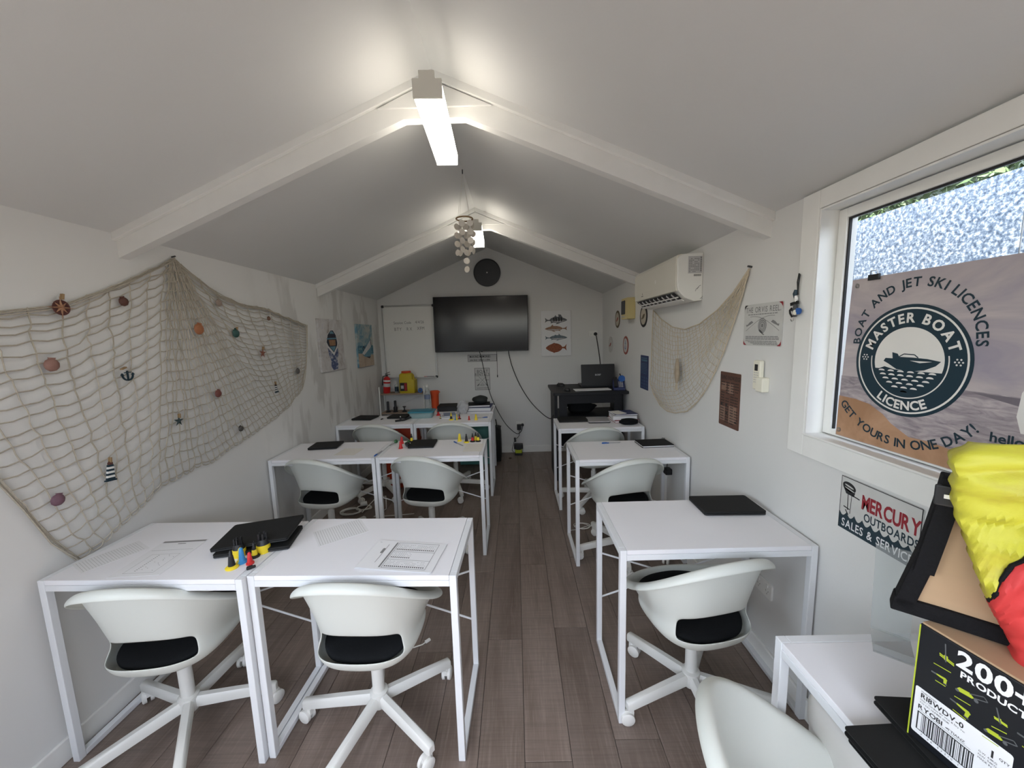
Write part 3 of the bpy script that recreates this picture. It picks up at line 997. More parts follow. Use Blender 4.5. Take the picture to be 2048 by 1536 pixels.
bm_ = thing('whiteboard_marker', 'black marker in the whiteboard tray near its right corner', 'marker', (-1.125, YB - 0.045, 1.063), group='markers in the whiteboard tray')
MB().cyl((-0.055, 0, 0), (0.02, 0, 0), 0.009, n=12).build('barrel', 'black', bm_, smooth=True)
MB().cyl((0.02, 0, 0), (0.055, 0, 0), 0.008, n=12).build('cap', 'black_matt', bm_, smooth=True)
ck = thing('wall_clock', 'round black wall clock with white numerals above the television', 'clock', (-0.333, YB, 2.372), BACK)
MB().lathe([(0.168, 0.0), (0.172, 0.01), (0.172, 0.03), (0.160, 0.034), (0.158, 0.028)], 56).build('rim', 'dark_grey', ck, smooth=True)
MB().lathe([(0.159, 0.018), (0.159, 0.024)], 56).build('dial', 'black_matt', ck)
nm = MB()
for k in range(1, 13):
    a = PI / 2 - 2 * PI * k / 12
    text(nm, str(k), 0.128 * math.cos(a), 0.128 * math.sin(a) - 0.018, 0.054, 0.0246, 0.012, 0.07, sx=0.85)
nm.build('numerals', 'white_plastic', ck)
for a, ln, wd, z in ((math.radians(90 + 34), 0.075, 0.012, 0.0262), (math.radians(90 + 57), 0.105, 0.009, 0.0272)):
    d = Vector((math.cos(a), math.sin(a)))
    n_ = Vector((-d.y, d.x))
    pts = [(-d * 0.03 + n_ * wd * 0.3), (d * ln * 0.55 + n_ * wd * 0.7), d * ln, (d * ln * 0.55 - n_ * wd * 0.7), (-d * 0.03 - n_ * wd * 0.3)]
    MB().prism([(p.x, p.y) for p in pts], z - 0.0008, z).build('hand', 'white_plastic', ck)
MB().lathe([(0.009, 0.0245), (0.009, 0.029)], 16).build('boss', 'white_plastic', ck)
# canvas with four fish
fc = thing('fish_canvas', 'white canvas print with four painted fish', 'picture', (0.535, YB, 1.580), BACK)
MB().box(-0.194, 0.194, -0.291, 0.291, 0.001, 0.018).build('canvas', 'paper', fc, bevel=0.002)
mat('fish_grey', (0.13, 0.135, 0.15), 0.8, var=0.6, scale=45)
mat('fish_tan', (0.30, 0.18, 0.12), 0.8, var=0.5, scale=45)
mat('fish_blue', (0.13, 0.17, 0.20), 0.8, var=0.6, scale=40)
mat('fish_rust', (0.26, 0.085, 0.045), 0.8, var=0.6, scale=60)
mat('fish_belly', (0.45, 0.44, 0.45), 0.8, var=0.2, scale=40)
def fish(parent, cy, flip, ln, ht, m, dorsal, stripes=None, flat_=False):
    """fish facing +x (or -x when flip): body, tail, fins, belly, stripes"""
    s = -1 if flip else 1
    P = lambda pts: [(s * x, cy + y) for x, y in pts]
    n = 14
    top = [(-ln * 0.30 + ln * 0.80 * k / n, ht * (0.10 + 0.90 * math.sin(PI * (k / n) ** 0.85) ** 0.8) * 0.5) for k in range(n + 1)]
    bot = [(-ln * 0.30 + ln * 0.80 * k / n, -ht * (0.10 + 0.70 * math.sin(PI * (k / n) ** 0.9) ** 0.8) * 0.5) for k in range(n, -1, -1)]
    if flat_:
        bot = [(x, -y) for x, y in reversed(top)]
    MB().flat(P(top + bot), 0.0183).build('fish_body', m, parent)
    MB().flat(P([(-ln * 0.28, 0.06 * ht), (-ln * 0.40, ht * 0.12), (-ln * 0.5, ht * 0.40), (-ln * 0.47, 0.0), (-ln * 0.5, -ht * 0.34), (-ln * 0.40, -ht * 0.10), (-ln * 0.28, -0.06 * ht)]), 0.0184).build('fish_tail', m, parent)
    fm = MB()
    for pts in dorsal:
        fm.flat(P([(x * ln, y * ht) for x, y in pts]), 0.0182)
    fm.build('fish_fins', m, parent)
    if not flat_:
        MB().flat(P([(-ln * 0.22, -ht * 0.06), (ln * 0.05, -ht * 0.10), (ln * 0.42, -ht * 0.06), (ln * 0.30, -ht * 0.24), (ln * 0.05, -ht * 0.34), (-ln * 0.15, -ht * 0.2)]), 0.0186).build('fish_belly', 'fish_belly', parent)
    if stripes:
        sm = MB()
        for x in stripes:
            sm.flat(P([((x - 0.03) * ln, ht * 0.40), ((x + 0.03) * ln, ht * 0.42), ((x + 0.04) * ln, -ht * 0.12), ((x - 0.01) * ln, -ht * 0.22)]), 0.0187)
        sm.build('fish_stripes', 'ink', parent)
    MB().flat(ell(s * ln * 0.40, cy + ht * 0.06, 0.004, 0.004, 10), 0.0188).build('fish_eye', 'ink', parent)
fin = [[(-0.1, 0.38), (-0.02, 0.75), (0.05, 0.45)], [(0.12, 0.42), (0.10, 0.85), (0.22, 0.80), (0.30, 0.38)], [(0.05, -0.3), (0.0, -0.6), (0.2, -0.42)], [(-0.22, -0.2), (-0.25, -0.45), (-0.1, -0.32)]]
fish(fc, 0.170, False, 0.285, 0.088, 'fish_grey', fin, (-0.10, 0.0, 0.13, 0.24))
fish(fc, 0.062, True, 0.285, 0.070, 'fish_tan', [[(0.1, 0.4), (0.16, 0.78), (0.24, 0.42)], [(0.1, -0.35), (0.02, -0.62), (0.2, -0.4)], [(-0.15, -0.2), (-0.22, -0.5), (-0.08, -0.32)]])
fish(fc, -0.055, False, 0.285, 0.066, 'fish_blue', [[(0.1, 0.42), (0.12, 0.82), (0.2, 0.45)], [(-0.1, 0.35), (-0.04, 0.62), (0.02, 0.45)], [(0.05, -0.35), (0.0, -0.6), (0.15, -0.4)], [(-0.2, -0.2), (-0.25, -0.45), (-0.1, -0.3)]])
fish(fc, -0.185, True, 0.270, 0.118, 'fish_rust', [[(-0.25, 0.2), (0.1, 0.56), (0.38, 0.25), (0.1, 0.5)], [(-0.25, -0.2), (0.1, -0.5), (0.38, -0.25), (0.1, -0.56)]], None, True)
# small signs under the television
ms = thing('memories_sign', 'small long grey sign with two lines of lettering under the television', 'sign', (-0.436, YB, 1.288), BACK)
MB().prism(rrect(0.388, 0.097, 0.005), 0.001, 0.004).build('plate', 'ink_pale', ms)
MB().annulus((0, 0), 0, 0, 0.0045, 1)
b_ = MB()
for bx in ((-0.19, -0.0445, 0.19, -0.0415), (-0.19, 0.0415, 0.19, 0.0445), (-0.19, -0.0415, -0.187, 0.0415), (0.187, -0.0415, 0.19, 0.0415)):
    b_.rect(*bx, 0.0045)
b_.build('border', 'ink', ms)
l_ = MB()
text(l_, 'MAKING MEMORIES', -0.165, 0.006, 0.040, 0.0046, 0.02, 0.07, 'L', sx=0.72)
text(l_, 'one boat ride at a time', -0.165, -0.034, 0.036, 0.0046, 0.008, 0.05, 'L', sx=0.72, shear=0.2)
l_.build('lettering', 'ink', ms)
rs = thing('boat_rentals_sign', 'upright pale tin sign reading BOAT RENTALS with crossed oars', 'sign', (-0.4455, YB, 1.010), BACK)
MB().prism(rrect(0.200, 0.292, 0.008), 0.001, 0.004).build('plate', 'sign_white', rs)
b_ = MB()
for bx in ((-0.1, -0.146, 0.1, -0.141), (-0.1, 0.141, 0.1, 0.146), (-0.1, -0.141, -0.095, 0.141), (0.095, -0.141, 0.1, 0.141)):
    b_.rect(*bx, 0.0044)
b_.build('border', 'grey_print', rs)
l_ = MB()
text(l_, 'BOAT', 0.005, 0.082, 0.058, 0.0045, 0.02, 0.08, sx=0.85)
text(l_, 'RENTALS', 0, 0.040, 0.054, 0.0045, 0.02, 0.06, sx=0.8)
rnd = random.Random(33)
for x0, x1, y_, h_ in ((-0.085, -0.040, -0.018, 0.010), (0.040, 0.085, -0.018, 0.010), (-0.012, 0.012, -0.060, 0.009), (-0.030, 0.030, -0.084, 0.011), (-0.080, 0.080, -0.124, 0.009)):
    scribble(l_, x0, x1, y_, h_, 0.0045, rnd, 0.004, 0.008, 0.0025)
for s_ in (-1, 1):
    l_.line([(s_ * 0.045, 0.030), (-s_ * 0.045, -0.062)], 0.004, 0.0045)
    l_.flat(ell(-s_ * 0.056, -0.078, 0.022, 0.009, 12, math.atan2(0.092, s_ * 0.09)), 0.0045)
l_.build('lettering', 'ink_grey', rs)
# sockets and leads
def socket(name, label, loc, rot, w=0.118, h=0.075):
    t = thing(name, label, 'socket', loc, rot)
    MB().prism(rrect(w, h, 0.008), 0, 0.010).build('face_plate', 'white_plastic', t, bevel=0.002)
    for s_ in (-1, 1):
        MB().box(s_ * w * 0.25 - 0.006, s_ * w * 0.25 + 0.006, h * 0.2, h * 0.38, 0.010, 0.014).build('rocker', 'white_plastic', t)
        p = MB()
        for ax, ay, ro in ((-0.008, 0.0, 0.5), (0.008, 0.0, -0.5), (0, -0.013, 0)):
            p.flat([(s_ * w * 0.25 + ax + x * math.cos(ro) - y * math.sin(ro), ay - 0.004 + x * math.sin(ro) + y * math.cos(ro)) for x, y in ((-0.001, -0.004), (0.001, -0.004), (0.001, 0.004), (-0.001, 0.004))], 0.0103)
        p.build('pin_slots', 'ink', t)
    return t
socket('wall_socket', 'white double wall socket with a black plug beside the right corner', (1.017, YB, 1.566), BACK)
socket('wall_socket', 'white double wall socket low on the gable wall above the battery charger', (0.04, YB, 0.39), BACK)
def lead(name, label, pts, r, m, plug=None):
    t = thing(name, label, 'cable', pts[0])
    o = Vector(pts[0])
    P = [Vector(p) - o for p in pts]
    Q = []
    for i in range(len(P) - 1):          # catmull-rom
        p0, p1, p2, p3 = P[max(i - 1, 0)], P[i], P[i + 1], P[min(i + 2, len(P) - 1)]
        for k in range(6):
            u = k / 6
            Q.append(0.5 * ((2 * p1) + (p2 - p0) * u + (2 * p0 - 5 * p1 + 4 * p2 - p3) * u * u + (3 * p1 - p0 - 3 * p2 + p3) * u ** 3))
    Q.append(P[-1])
    MB().tube(Q, r, 8).build('cord', m, t, smooth=True)
    if plug:
        plug(t, P)
    return t
def round_plug(at, d, r=0.018, ln=0.03, m='black'):
    def f(t, P):
        a = P[at]
        MB().tube([a + Vector(d) * -0.004, a + Vector(d) * ln * 0.6, a + Vector(d) * ln], [r, r, r * 0.5], 14).build('plug', m, t, smooth=True)
    return f
y = YB - 0.03
lead('television_lead', 'thin black lead curving down from the television to the low socket', [(-0.467, YB - 0.055, 1.385), (-0.45, y, 1.30), (-0.418, y, 1.132), (-0.379, y, 0.932), (-0.32, y, 0.73), (-0.227, y, 0.524), (-0.132, y, 0.372), (-0.014, y, 0.266), (0.045, y, 0.29), (0.066, y, 0.345), (0.069, y, 0.38)], 0.0042, 'cord_black', round_plug(-1, (0, 1, 0), 0.02, 0.026))
y = YB - 0.05
lead('television_lead', 'black lead sagging from the television to the computer desk', [(-0.089, YB - 0.055, 1.376), (-0.08, y, 1.31), (-0.043, y, 1.156), (0.049, y, 0.923), (0.176, y - 0.1, 0.72), (0.299, y - 0.5, 0.64), (0.36, 4.05, 0.66), (0.37, 3.75, 0.765)], 0.005, 'cord_black')
lead('aerial_lead', 'short thin dark aerial wire hanging below the television', [(-0.243, YB - 0.05, 1.375), (-0.243, YB - 0.022, 1.25), (-0.244, YB - 0.02, 1.035)], 0.0022, 'cord_black', round_plug(-1, (0, 0, 1), 0.006, 0.03))
lead('laptop_lead', 'black lead from the upper socket down behind the computer desk', [(1.043, YB - 0.03, 1.560), (1.055, YB - 0.045, 1.50), (1.09, YB - 0.06, 1.25), (1.105, YB - 0.09, 1.02)], 0.006, 'cord_black', round_plug(0, (0, 1, 0), 0.022, 0.019))
# ================================================================== left wall paintings
def painted(name, cols, scale, seed=0, stretch=(1, 1, 1)):
    m, t, b = _nodes(name)
    v = coords(t, 'Object', scale=stretch, loc=(seed, seed * 1.7, 0))
    n = noise(t, v, scale, 6, 0.62, 0.8)
    t.links.new(ramp(t, n, cols), b.inputs['Base Color'])
    b.inputs['Roughness'].default_value = 0.75
    bp = t.nodes.new('ShaderNodeBump')
    bp.inputs['Strength'].default_value = 0.15
    bp.inputs['Distance'].default_value = 0.003
    t.links.new(n, bp.inputs['Height'])
    t.links.new(bp.outputs[0], b.inputs['Normal'])
    MATS[name] = m
painted('pt_fog', [(0.30, (0.30, 0.25, 0.22)), (0.45, (0.50, 0.48, 0.47)), (0.62, (0.60, 0.59, 0.59)), (0.75, (0.42, 0.44, 0.50))], 9, 1)
painted('pt_ripple', [(0.36, (0.45, 0.46, 0.50)), (0.48, (0.10, 0.13, 0.24)), (0.60, (0.03, 0.05, 0.14)), (0.70, (0.40, 0.44, 0.50))], 16, 2, (1, 2.6, 1))
painted('pt_sky', [(0.30, (0.05, 0.16, 0.25)), (0.46, (0.16, 0.30, 0.38)), (0.60, (0.42, 0.46, 0.44)), (0.72, (0.55, 0.54, 0.48))], 6, 3)
painted('pt_sea', [(0.35, (0.03, 0.10, 0.17)), (0.55, (0.08, 0.22, 0.28)), (0.70, (0.40, 0.46, 0.45))], 12, 4, (1, 3, 1))
painted('pt_sand', [(0.35, (0.38, 0.29, 0.21)), (0.60, (0.50, 0.41, 0.32)), (0.75, (0.36, 0.25, 0.18))], 10, 5)
mat('pt_pale', (0.60, 0.60, 0.60), 0.75, var=0.15, scale=40)
mat('pt_lightblue', (0.12, 0.26, 0.34), 0.75, var=0.3, scale=30)
mat('pt_wood', (0.30, 0.17, 0.09), 0.75, var=0.4, scale=30)
mat('pt_dark', (0.02, 0.022, 0.035), 0.75, var=0.3, scale=30)
p1_ = thing('boat_painting', 'canvas painting of a blue rowing boat seen bow-on in misty water', 'picture', (XL, 3.628, 1.528), LEFT)
MB().box(-0.235, 0.235, -0.244, 0.244, 0.001, 0.022).build('canvas', 'pt_fog', p1_, bevel=0.002)
def pp(par, nm, m, pts, z):
    MB().flat(pts, z).build(nm, m, par)
pp(p1_, 'reflection', 'pt_ripple', [(-0.10, -0.02), (-0.085, -0.09), (-0.05, -0.15), (-0.06, -0.20), (-0.02, -0.238), (0.07, -0.236), (0.085, -0.19), (0.07, -0.14), (0.105, -0.10), (0.10, -0.03), (0.02, -0.06)], 0.0223)
pp(p1_, 'hull', 'pt_pale', [(-0.125, 0.03), (-0.09, 0.10), (-0.02, 0.145), (0.03, 0.147), (0.085, 0.10), (0.108, 0.02), (0.10, -0.02), (0.015, -0.10), (-0.10, -0.02)], 0.0225)
pp(p1_, 'gunwale', 'pt_dark', [(-0.112, 0.03), (-0.08, 0.098), (-0.02, 0.138), (0.028, 0.140), (0.078, 0.096), (0.098, 0.02), (0.09, -0.005), (0.015, -0.07), (-0.085, -0.005)], 0.0227)
pp(p1_, 'foredeck', 'pt_lightblue', [(-0.06, -0.012), (0.062, -0.012), (0.015, -0.062)], 0.0229)
pp(p1_, 'floorboards', 'pt_wood', [(-0.07, 0.05), (0.065, 0.05), (0.058, -0.004), (-0.055, -0.004)], 0.0229)
pp(p1_, 'thwart', 'pt_lightblue', [(-0.105, 0.055), (0.09, 0.058), (0.09, 0.070), (-0.105, 0.067)], 0.0231)
pp(p1_, 'stern_seat', 'pt_lightblue', [(-0.045, 0.108), (0.045, 0.108), (0.015, 0.132), (-0.02, 0.132)], 0.0231)
p2_ = thing('beach_painting', 'canvas painting of a beached boat under a blue cloudy sky', 'picture', (XL, 4.434, 1.503), LEFT)
MB().box(-0.2265, 0.2265, -0.243, 0.243, 0.001, 0.022).build('canvas', 'pt_sky', p2_, bevel=0.002)
pp(p2_, 'sea_band', 'pt_sea', [(-0.2265, -0.10), (0.2265, -0.10), (0.2265, -0.005), (-0.2265, 0.0)], 0.0223)
pp(p2_, 'sand', 'pt_sand', [(-0.2265, -0.243), (0.2265, -0.243), (0.2265, -0.12), (0.05, -0.10), (-0.2265, -0.085)], 0.0225)
pp(p2_, 'boat_shadow', 'pt_dark', [(-0.10, -0.115), (0.09, -0.155), (0.13, -0.135), (0.10, -0.10)], 0.0227)
pp(p2_, 'boat_side', 'pt_lightblue', [(-0.11, -0.098), (0.15, -0.02), (0.17, -0.07), (0.12, -0.135), (-0.05, -0.13)], 0.0228)
pp(p2_, 'boat_sheer', 'pt_pale', [(-0.12, -0.09), (0.15, 0.065), (0.155, -0.02), (-0.06, -0.108)], 0.023)
pp(p2_, 'stem_post', 'pt_dark', [(0.145, 0.07), (0.155, 0.075), (0.17, 0.01), (0.158, -0.02)], 0.0231)
MB().annulus((-0.06, -0.04), 0.02, 0.034, 0.0229, 20).build('rope_coil', 'pt_dark', p2_)
# ================================================================== right wall
XW = XR
def rw(name, label, cat, y, z, out=0.0):
    return thing(name, label, cat, (XW - out, y, z), RIGHT)
# air conditioner
ac = rw('air_conditioner', 'white split-system air conditioner high on the right wall', 'air conditioner', 2.740, 1.748)
AW = 0.395
def prof_solid(mb, prof, x0, x1):
    """profile given as (out, up), swept along local x"""
    return mb.skin([[(x, u, o) for o, u in prof] for x in (x0, x1)])
body = [(0, 0.004), (0.05, 0.0), (0.105, 0.022), (0.130, 0.046), (0.150, 0.070), (0.158, 0.12), (0.158, 0.255), (0.148, 0.272), (0.12, 0.281), (0, 0.287)]
prof_solid(MB(), [(o * 0.985, u) for o, u in body], -AW + 0.004, AW - 0.004).build('casing', 'ac_body', ac, bevel=0.006)
prof_solid(MB(), [(0.148, 0.062), (0.160, 0.066), (0.163, 0.12), (0.163, 0.255), (0.152, 0.276), (0.128, 0.283), (0.12, 0.279), (0.145, 0.262), (0.154, 0.25), (0.154, 0.12)], -AW, AW - 0.008).build('front_panel', 'ac_panel', ac, bevel=0.003)
prof_solid(MB(), [(0.104, 0.016), (0.148, 0.052), (0.152, 0.058), (0.106, 0.020)], -AW + 0.03, AW - 0.05).build('air_outlet', 'ink', ac)
for k in range(9):
    x = -AW + 0.06 + k * 0.078
    prof_solid(MB(), [(0.108, 0.012), (0.148, 0.044), (0.150, 0.056), (0.110, 0.024)], x, x + 0.008).build('vane', 'ink_pale', ac)
prof_solid(MB(), [(0.126, 0.026), (0.130, 0.030), (0.128, 0.034), (0.123, 0.030)], -AW + 0.03, AW - 0.05).build('louvre', 'white_plastic', ac)
prof_solid(MB(), [(0.095, 0.004), (0.112, 0.014), (0.110, 0.018), (0.093, 0.008)], -AW + 0.02, AW - 0.04).build('flap', 'white_plastic', ac)
rt = MB()
rt.flat([(-0.216, 0.102), (-0.204, 0.102), (-0.210, 0.118)], 0.1637)
scribble(rt, -0.232, -0.188, 0.088, 0.006, 0.1637, random.Random(1), 0.003, 0.006, 0.0015)
rt.build('brand_mark', 'ink', ac)
rt = MB()
text(rt, '8', 0.055, 0.150, 0.034, 0.1637, 0.005)
rt.build('temperature_display', 'white_plastic', ac)
def on_end(mb, pts):          # (out, up) on the near end face
    mb.add([(AW - 0.003, u, o) for o, u in pts], [tuple(range(len(pts)))])
en = MB()
on_end(en, [(0.008, 0.165), (0.092, 0.165), (0.092, 0.265), (0.008, 0.265)])
en.build('rating_label', 'ink_pale', ac)
en = MB()
rnd = random.Random(2)
for r_ in range(9):
    for c_ in range(6):
        if rnd.random() < 0.8:
            o0 = 0.026 + c_ * 0.0105
            on_end(en, [(o0, 0.173 + r_ * 0.0095), (o0 + 0.008, 0.173 + r_ * 0.0095), (o0 + 0.008, 0.177 + r_ * 0.0095), (o0, 0.177 + r_ * 0.0095)])
for k in range(8):
    on_end(en, [(0.011, 0.175 + k * 0.011), (0.020, 0.175 + k * 0.011), (0.020, 0.183 + k * 0.011), (0.011, 0.183 + k * 0.011)])
for k in range(11):
    on_end(en, [(0.014 + k * 0.004, 0.148), (0.0165 + k * 0.004, 0.148), (0.0165 + k * 0.004, 0.160), (0.014 + k * 0.004, 0.160)])
for cx, cu, a0 in ((0.010, 0.062, 0.3), (0.022, 0.050, 0.3), (0.020, 0.045, 3.3), (0.010, 0.045, 3.3)):
    for k in range(6):
        a, b_ = a0 + k * 0.2, a0 + (k + 1) * 0.2
        on_end(en, [(cx + 0.022 * math.cos(a), cu + 0.03 * math.sin(a)), (cx + 0.025 * math.cos(a), cu + 0.033 * math.sin(a)), (cx + 0.025 * math.cos(b_), cu + 0.033 * math.sin(b_)), (cx + 0.022 * math.cos(b_), cu + 0.03 * math.sin(b_))])
for p in range(len(en.v)):
    en.v[p] = (en.v[p][0] + 0.0006, en.v[p][1], en.v[p][2])
en.build('label_print', 'ink_grey', ac)
# remote in its holder
rm_ = rw('remote_control', 'cream air-conditioner remote standing in its wall holder', 'remote', 1.745, 1.285)
MB().prism(rrect(0.050, 0.136, 0.008, cx=-0.012, cy=0.074), 0.006, 0.026).build('handset', 'cream_plastic', rm_, bevel=0.004)
MB().rect(-0.026, 0.094, -0.002, 0.124, 0.0263).build('display', 'ink', rm_)
kb = MB()
for r_ in range(5):
    for c_ in range(3):
        kb.flat(rrect(0.008, 0.005, 0.002, 2, -0.024 + c_ * 0.012, 0.085 - r_ * 0.011), 0.0266)
kb.build('keys', 'ink_pale', rm_)
MB().box(-0.003, 0.046, 0.0, 0.066, 0.0, 0.034).build('holder', 'cream_plastic', rm_, bevel=0.004)
# yellowed control box
yb_ = rw('control_box', 'yellowed square wall control box with dark display beyond the air conditioner', 'control box', 3.73, 1.797)
MB().prism(rrect(0.20, 0.20, 0.012), 0, 0.077).build('housing', 'yellowed', yb_, bevel=0.004)
MB().prism(rrect(0.12, 0.13, 0.01, cx=-0.03, cy=0.012), 0.077, 0.082).build('display', 'dark_grey', yb_)
for k in range(4):
    MB().lathe([(0.006, 0.077), (0.006, 0.083)], 12, (-0.06 + k * 0.025, -0.075, 0)).build('button', 'ink_pale', yb_)
# round plaques
def plaque(y, z, m_out, m_in, motif, label):
    t = thing('round_plaque', label, 'plaque', (XW, y, z), RIGHT, group='round plaques near the corner')
    MB().lathe([(0.093, 0.001), (0.095, 0.004), (0.093, 0.006)], 40).build('disc', m_out, t)
    MB().lathe([(0.072, 0.006), (0.072, 0.0068)], 40).build('centre', m_in, t)
    l_ = MB()
    arc_text(l_, motif[0], 0, 0, 0.075, PI / 2, 0.02, 0.0069, 0.01, 0.1)
    arc_text(l_, motif[1], 0, 0, 0.088, -PI / 2, 0.02, 0.0069, 0.01, 0.1, True)
    l_.build('lettering', 'paper_cream', t)
    g_ = MB()
    if motif[2] == 'anchor':
        g_.rect(-0.004, -0.035, 0.004, 0.035, 0.0072).rect(-0.02, 0.018, 0.02, 0.024, 0.0072).annulus((0, 0.042), 0.004, 0.009, 0.0072, 16).annulus((0, -0.008), 0.026, 0.034, 0.0072, 16, PI, 2 * PI)
    elif motif[2] == 'fish':
        g_.flat(ell(0.006, 0, 0.036, 0.017, 18, 0.5), 0.0072).flat([(-0.024, -0.014), (-0.052, -0.008), (-0.038, -0.034)], 0.0072)
    else:
        g_.flat([(-0.04, -0.02), (0.04, -0.02), (0.03, -0.038), (-0.03, -0.038)], 0.0072).flat([(-0.003, -0.015), (0.034, -0.015), (-0.003, 0.045)], 0.0072).flat([(-0.008, -0.015), (-0.032, -0.015), (-0.008, 0.03)], 0.0072)
    g_.build('emblem', motif[3], t)
mat('plaque_olive', (0.10, 0.075, 0.04), 0.6, var=0.3, scale=30)
mat('plaque_cream', (0.48, 0.44, 0.36), 0.6, var=0.2, scale=30)
mat('plaque_red', (0.32, 0.08, 0.06), 0.6, var=0.2, scale=30)
mat('plaque_white', (0.55, 0.54, 0.52), 0.6, var=0.15, scale=30)
plaque(4.244, 1.716, 'plaque_olive', 'plaque_cream', ('', '', 'fish', 'plaque_red'), 'dark olive round plaque left of the yellowed control box')
plaque(3.390, 1.706, 'ink', 'plaque_cream', ('', '', 'fish', 'plaque_olive'), 'black-rimmed round plaque partly behind the air conditioner')
plaque(4.546, 1.431, 'plaque_white', 'plaque_white', ('', '', 'fish', 'plaque_red'), 'white round plaque with red fish nearest the corner')
plaque(3.925, 1.438, 'plaque_red', 'plaque_white', ('', '', 'anchor', 'blue'), 'red-rimmed round plaque with blue emblem')
# blue chart sign
bs = rw('chart_sign', 'narrow dark blue printed sign beside the small fishing net', 'sign', 3.35, 1.214)
MB().prism(rrect(0.20, 0.30, 0.006), 0.001, 0.004).build('plate', 'purple_navy', bs)
l_ = MB()
scribble(l_, -0.075, 0.075, 0.122, 0.008, 0.0043, random.Random(3), 0.008, 0.016, 0.004)
scribble(l_, -0.075, 0.075, 0.100, 0.014, 0.0043, random.Random(4), 0.008, 0.016, 0.004)
rnd = random.Random(5)
for k in range(7):
    scribble(l_, -0.08, 0.08, 0.075 - k * 0.014, 0.003, 0.0043, rnd)
for k in range(12):
    cx, cy = -0.06 + (k % 3) * 0.06, -0.045 - (k // 3) * 0.028
    l_.annulus((cx, cy), 0.006, 0.009, 0.0043, 12).line([(cx + 0.01, cy), (cx + 0.025, cy - 0.006)], 0.003, 0.0043)
l_.build('lettering', 'pt_lightblue', bs)
# reel sign
os_ = rw('reel_sign', 'square white tin sign reading THE ORVIS REEL above the remote', 'sign', 1.771, 1.590)
MB().prism(rrect(0.272, 0.195, 0.010), 0.001, 0.004).build('plate', 'sign_white', os_)
for sx in (-1, 1):
    for sy in (-1, 1):
        MB().flat([(sx * 0.134, sy * 0.060), (sx * 0.1325, sy * 0.075), (sx * 0.124, sy * 0.086), (sx * 0.108, sy * 0.095), (sx * 0.128, sy * 0.0955), (sx * 0.1345, sy * 0.090)], 0.0042).build('rust_corner', 'sign_red' if sx * sy > 0 or sy < 0 else 'ink', os_)
l_ = MB()
text(l_, 'THE ORVIS REEL.', 0, 0.058, 0.036, 0.0044, 0.012, 0.10, sx=0.82)
rnd = random.Random(6)
scribble(l_, -0.105, 0.105, 0.047, 0.004, 0.0044, rnd, 0.008, 0.02, 0.003)
for s_ in (-1, 1):
    l_.line([(s_ * (-0.118 + 0.205 * (k / 12)), -0.028 + 0.068 * math.sin((k / 12) * PI * 0.56)) for k in range(13)], 0.0022, 0.0044)
    f_ = [(0.062, 0.012), (0.075, 0.020), (0.092, 0.013), (0.106, 0.002), (0.118, 0.002), (0.114, -0.008), (0.100, -0.003), (0.085, 0.002)]
    l_.flat([(s_ * x, y_) for x, y_ in f_], 0.0044)
for r0, r1 in ((0.026, 0.030), (0.019, 0.024), (0.012, 0.017), (0.0, 0.009)):
    l_.annulus((0.004, -0.004), r0, r1, 0.0044, 24, sy=1.15)
l_.flat([(-0.016, -0.02), (-0.002, -0.028), (0.022, -0.046), (0.014, -0.047), (-0.02, -0.028)], 0.0044)
for k in range(3):
    scribble(l_, -0.118, 0.12, -0.056 - k * 0.006, 0.0036, 0.0044, rnd, 0.01, 0.03, 0.002)
for k in range(4):
    scribble(l_, -0.118 + k * 0.02, 0.105 + k * 0.004, -0.076 - k * 0.0052, 0.0030, 0.0044, rnd, 0.01, 0.03, 0.002)
l_.build('lettering', 'ink_grey', os_)
# knowledge sign
mat('rust_plate', (0.115, 0.055, 0.038), 0.6, var=0.35, scale=16)
ks = rw('knowledge_sign', 'tall rust-brown tin sign reading FISHING KNOWLEDGE', 'sign', 2.007, 1.197)
MB().prism(rrect(0.187, 0.295, 0.006), 0.001, 0.004).build('plate', 'rust_plate', ks)
l_ = MB()
text(l_, 'FISHING KNOWLEDGE', 0, 0.108, 0.030, 0.0043, 0.02, 0.05, sx=0.58)
rnd = random.Random(8)
for k in range(16):
    for x0 in (-0.08, -0.035, 0.012, 0.05):
        if rnd.random() < 0.85:
            scribble(l_, x0, x0 + 0.034, 0.09 - k * 0.0145, 0.005, 0.0043, rnd, 0.005, 0.015, 0.002)
for cx, cy in ((-0.07, -0.03), (-0.025, -0.03), (-0.02, -0.075), (0.065, -0.11)):
    l_.flat(ell(cx, cy, 0.009, 0.006, 10), 0.0045)
l_.build('lettering', 'ink', ks)
mat('rust_pale', (0.24, 0.15, 0.11), 0.6, var=0.3, scale=25)
for cx, cy, w_, h_ in ((-0.055, 0.068, 0.05, 0.04), (0.01, 0.062, 0.05, 0.05), (-0.06, -0.08, 0.05, 0.08), (0.035, -0.075, 0.07, 0.09)):
    MB().rect(cx - w_ / 2, cy - h_ / 2, cx + w_ / 2, cy + h_ / 2, 0.00415).build('print_panel', 'rust_pale', ks)
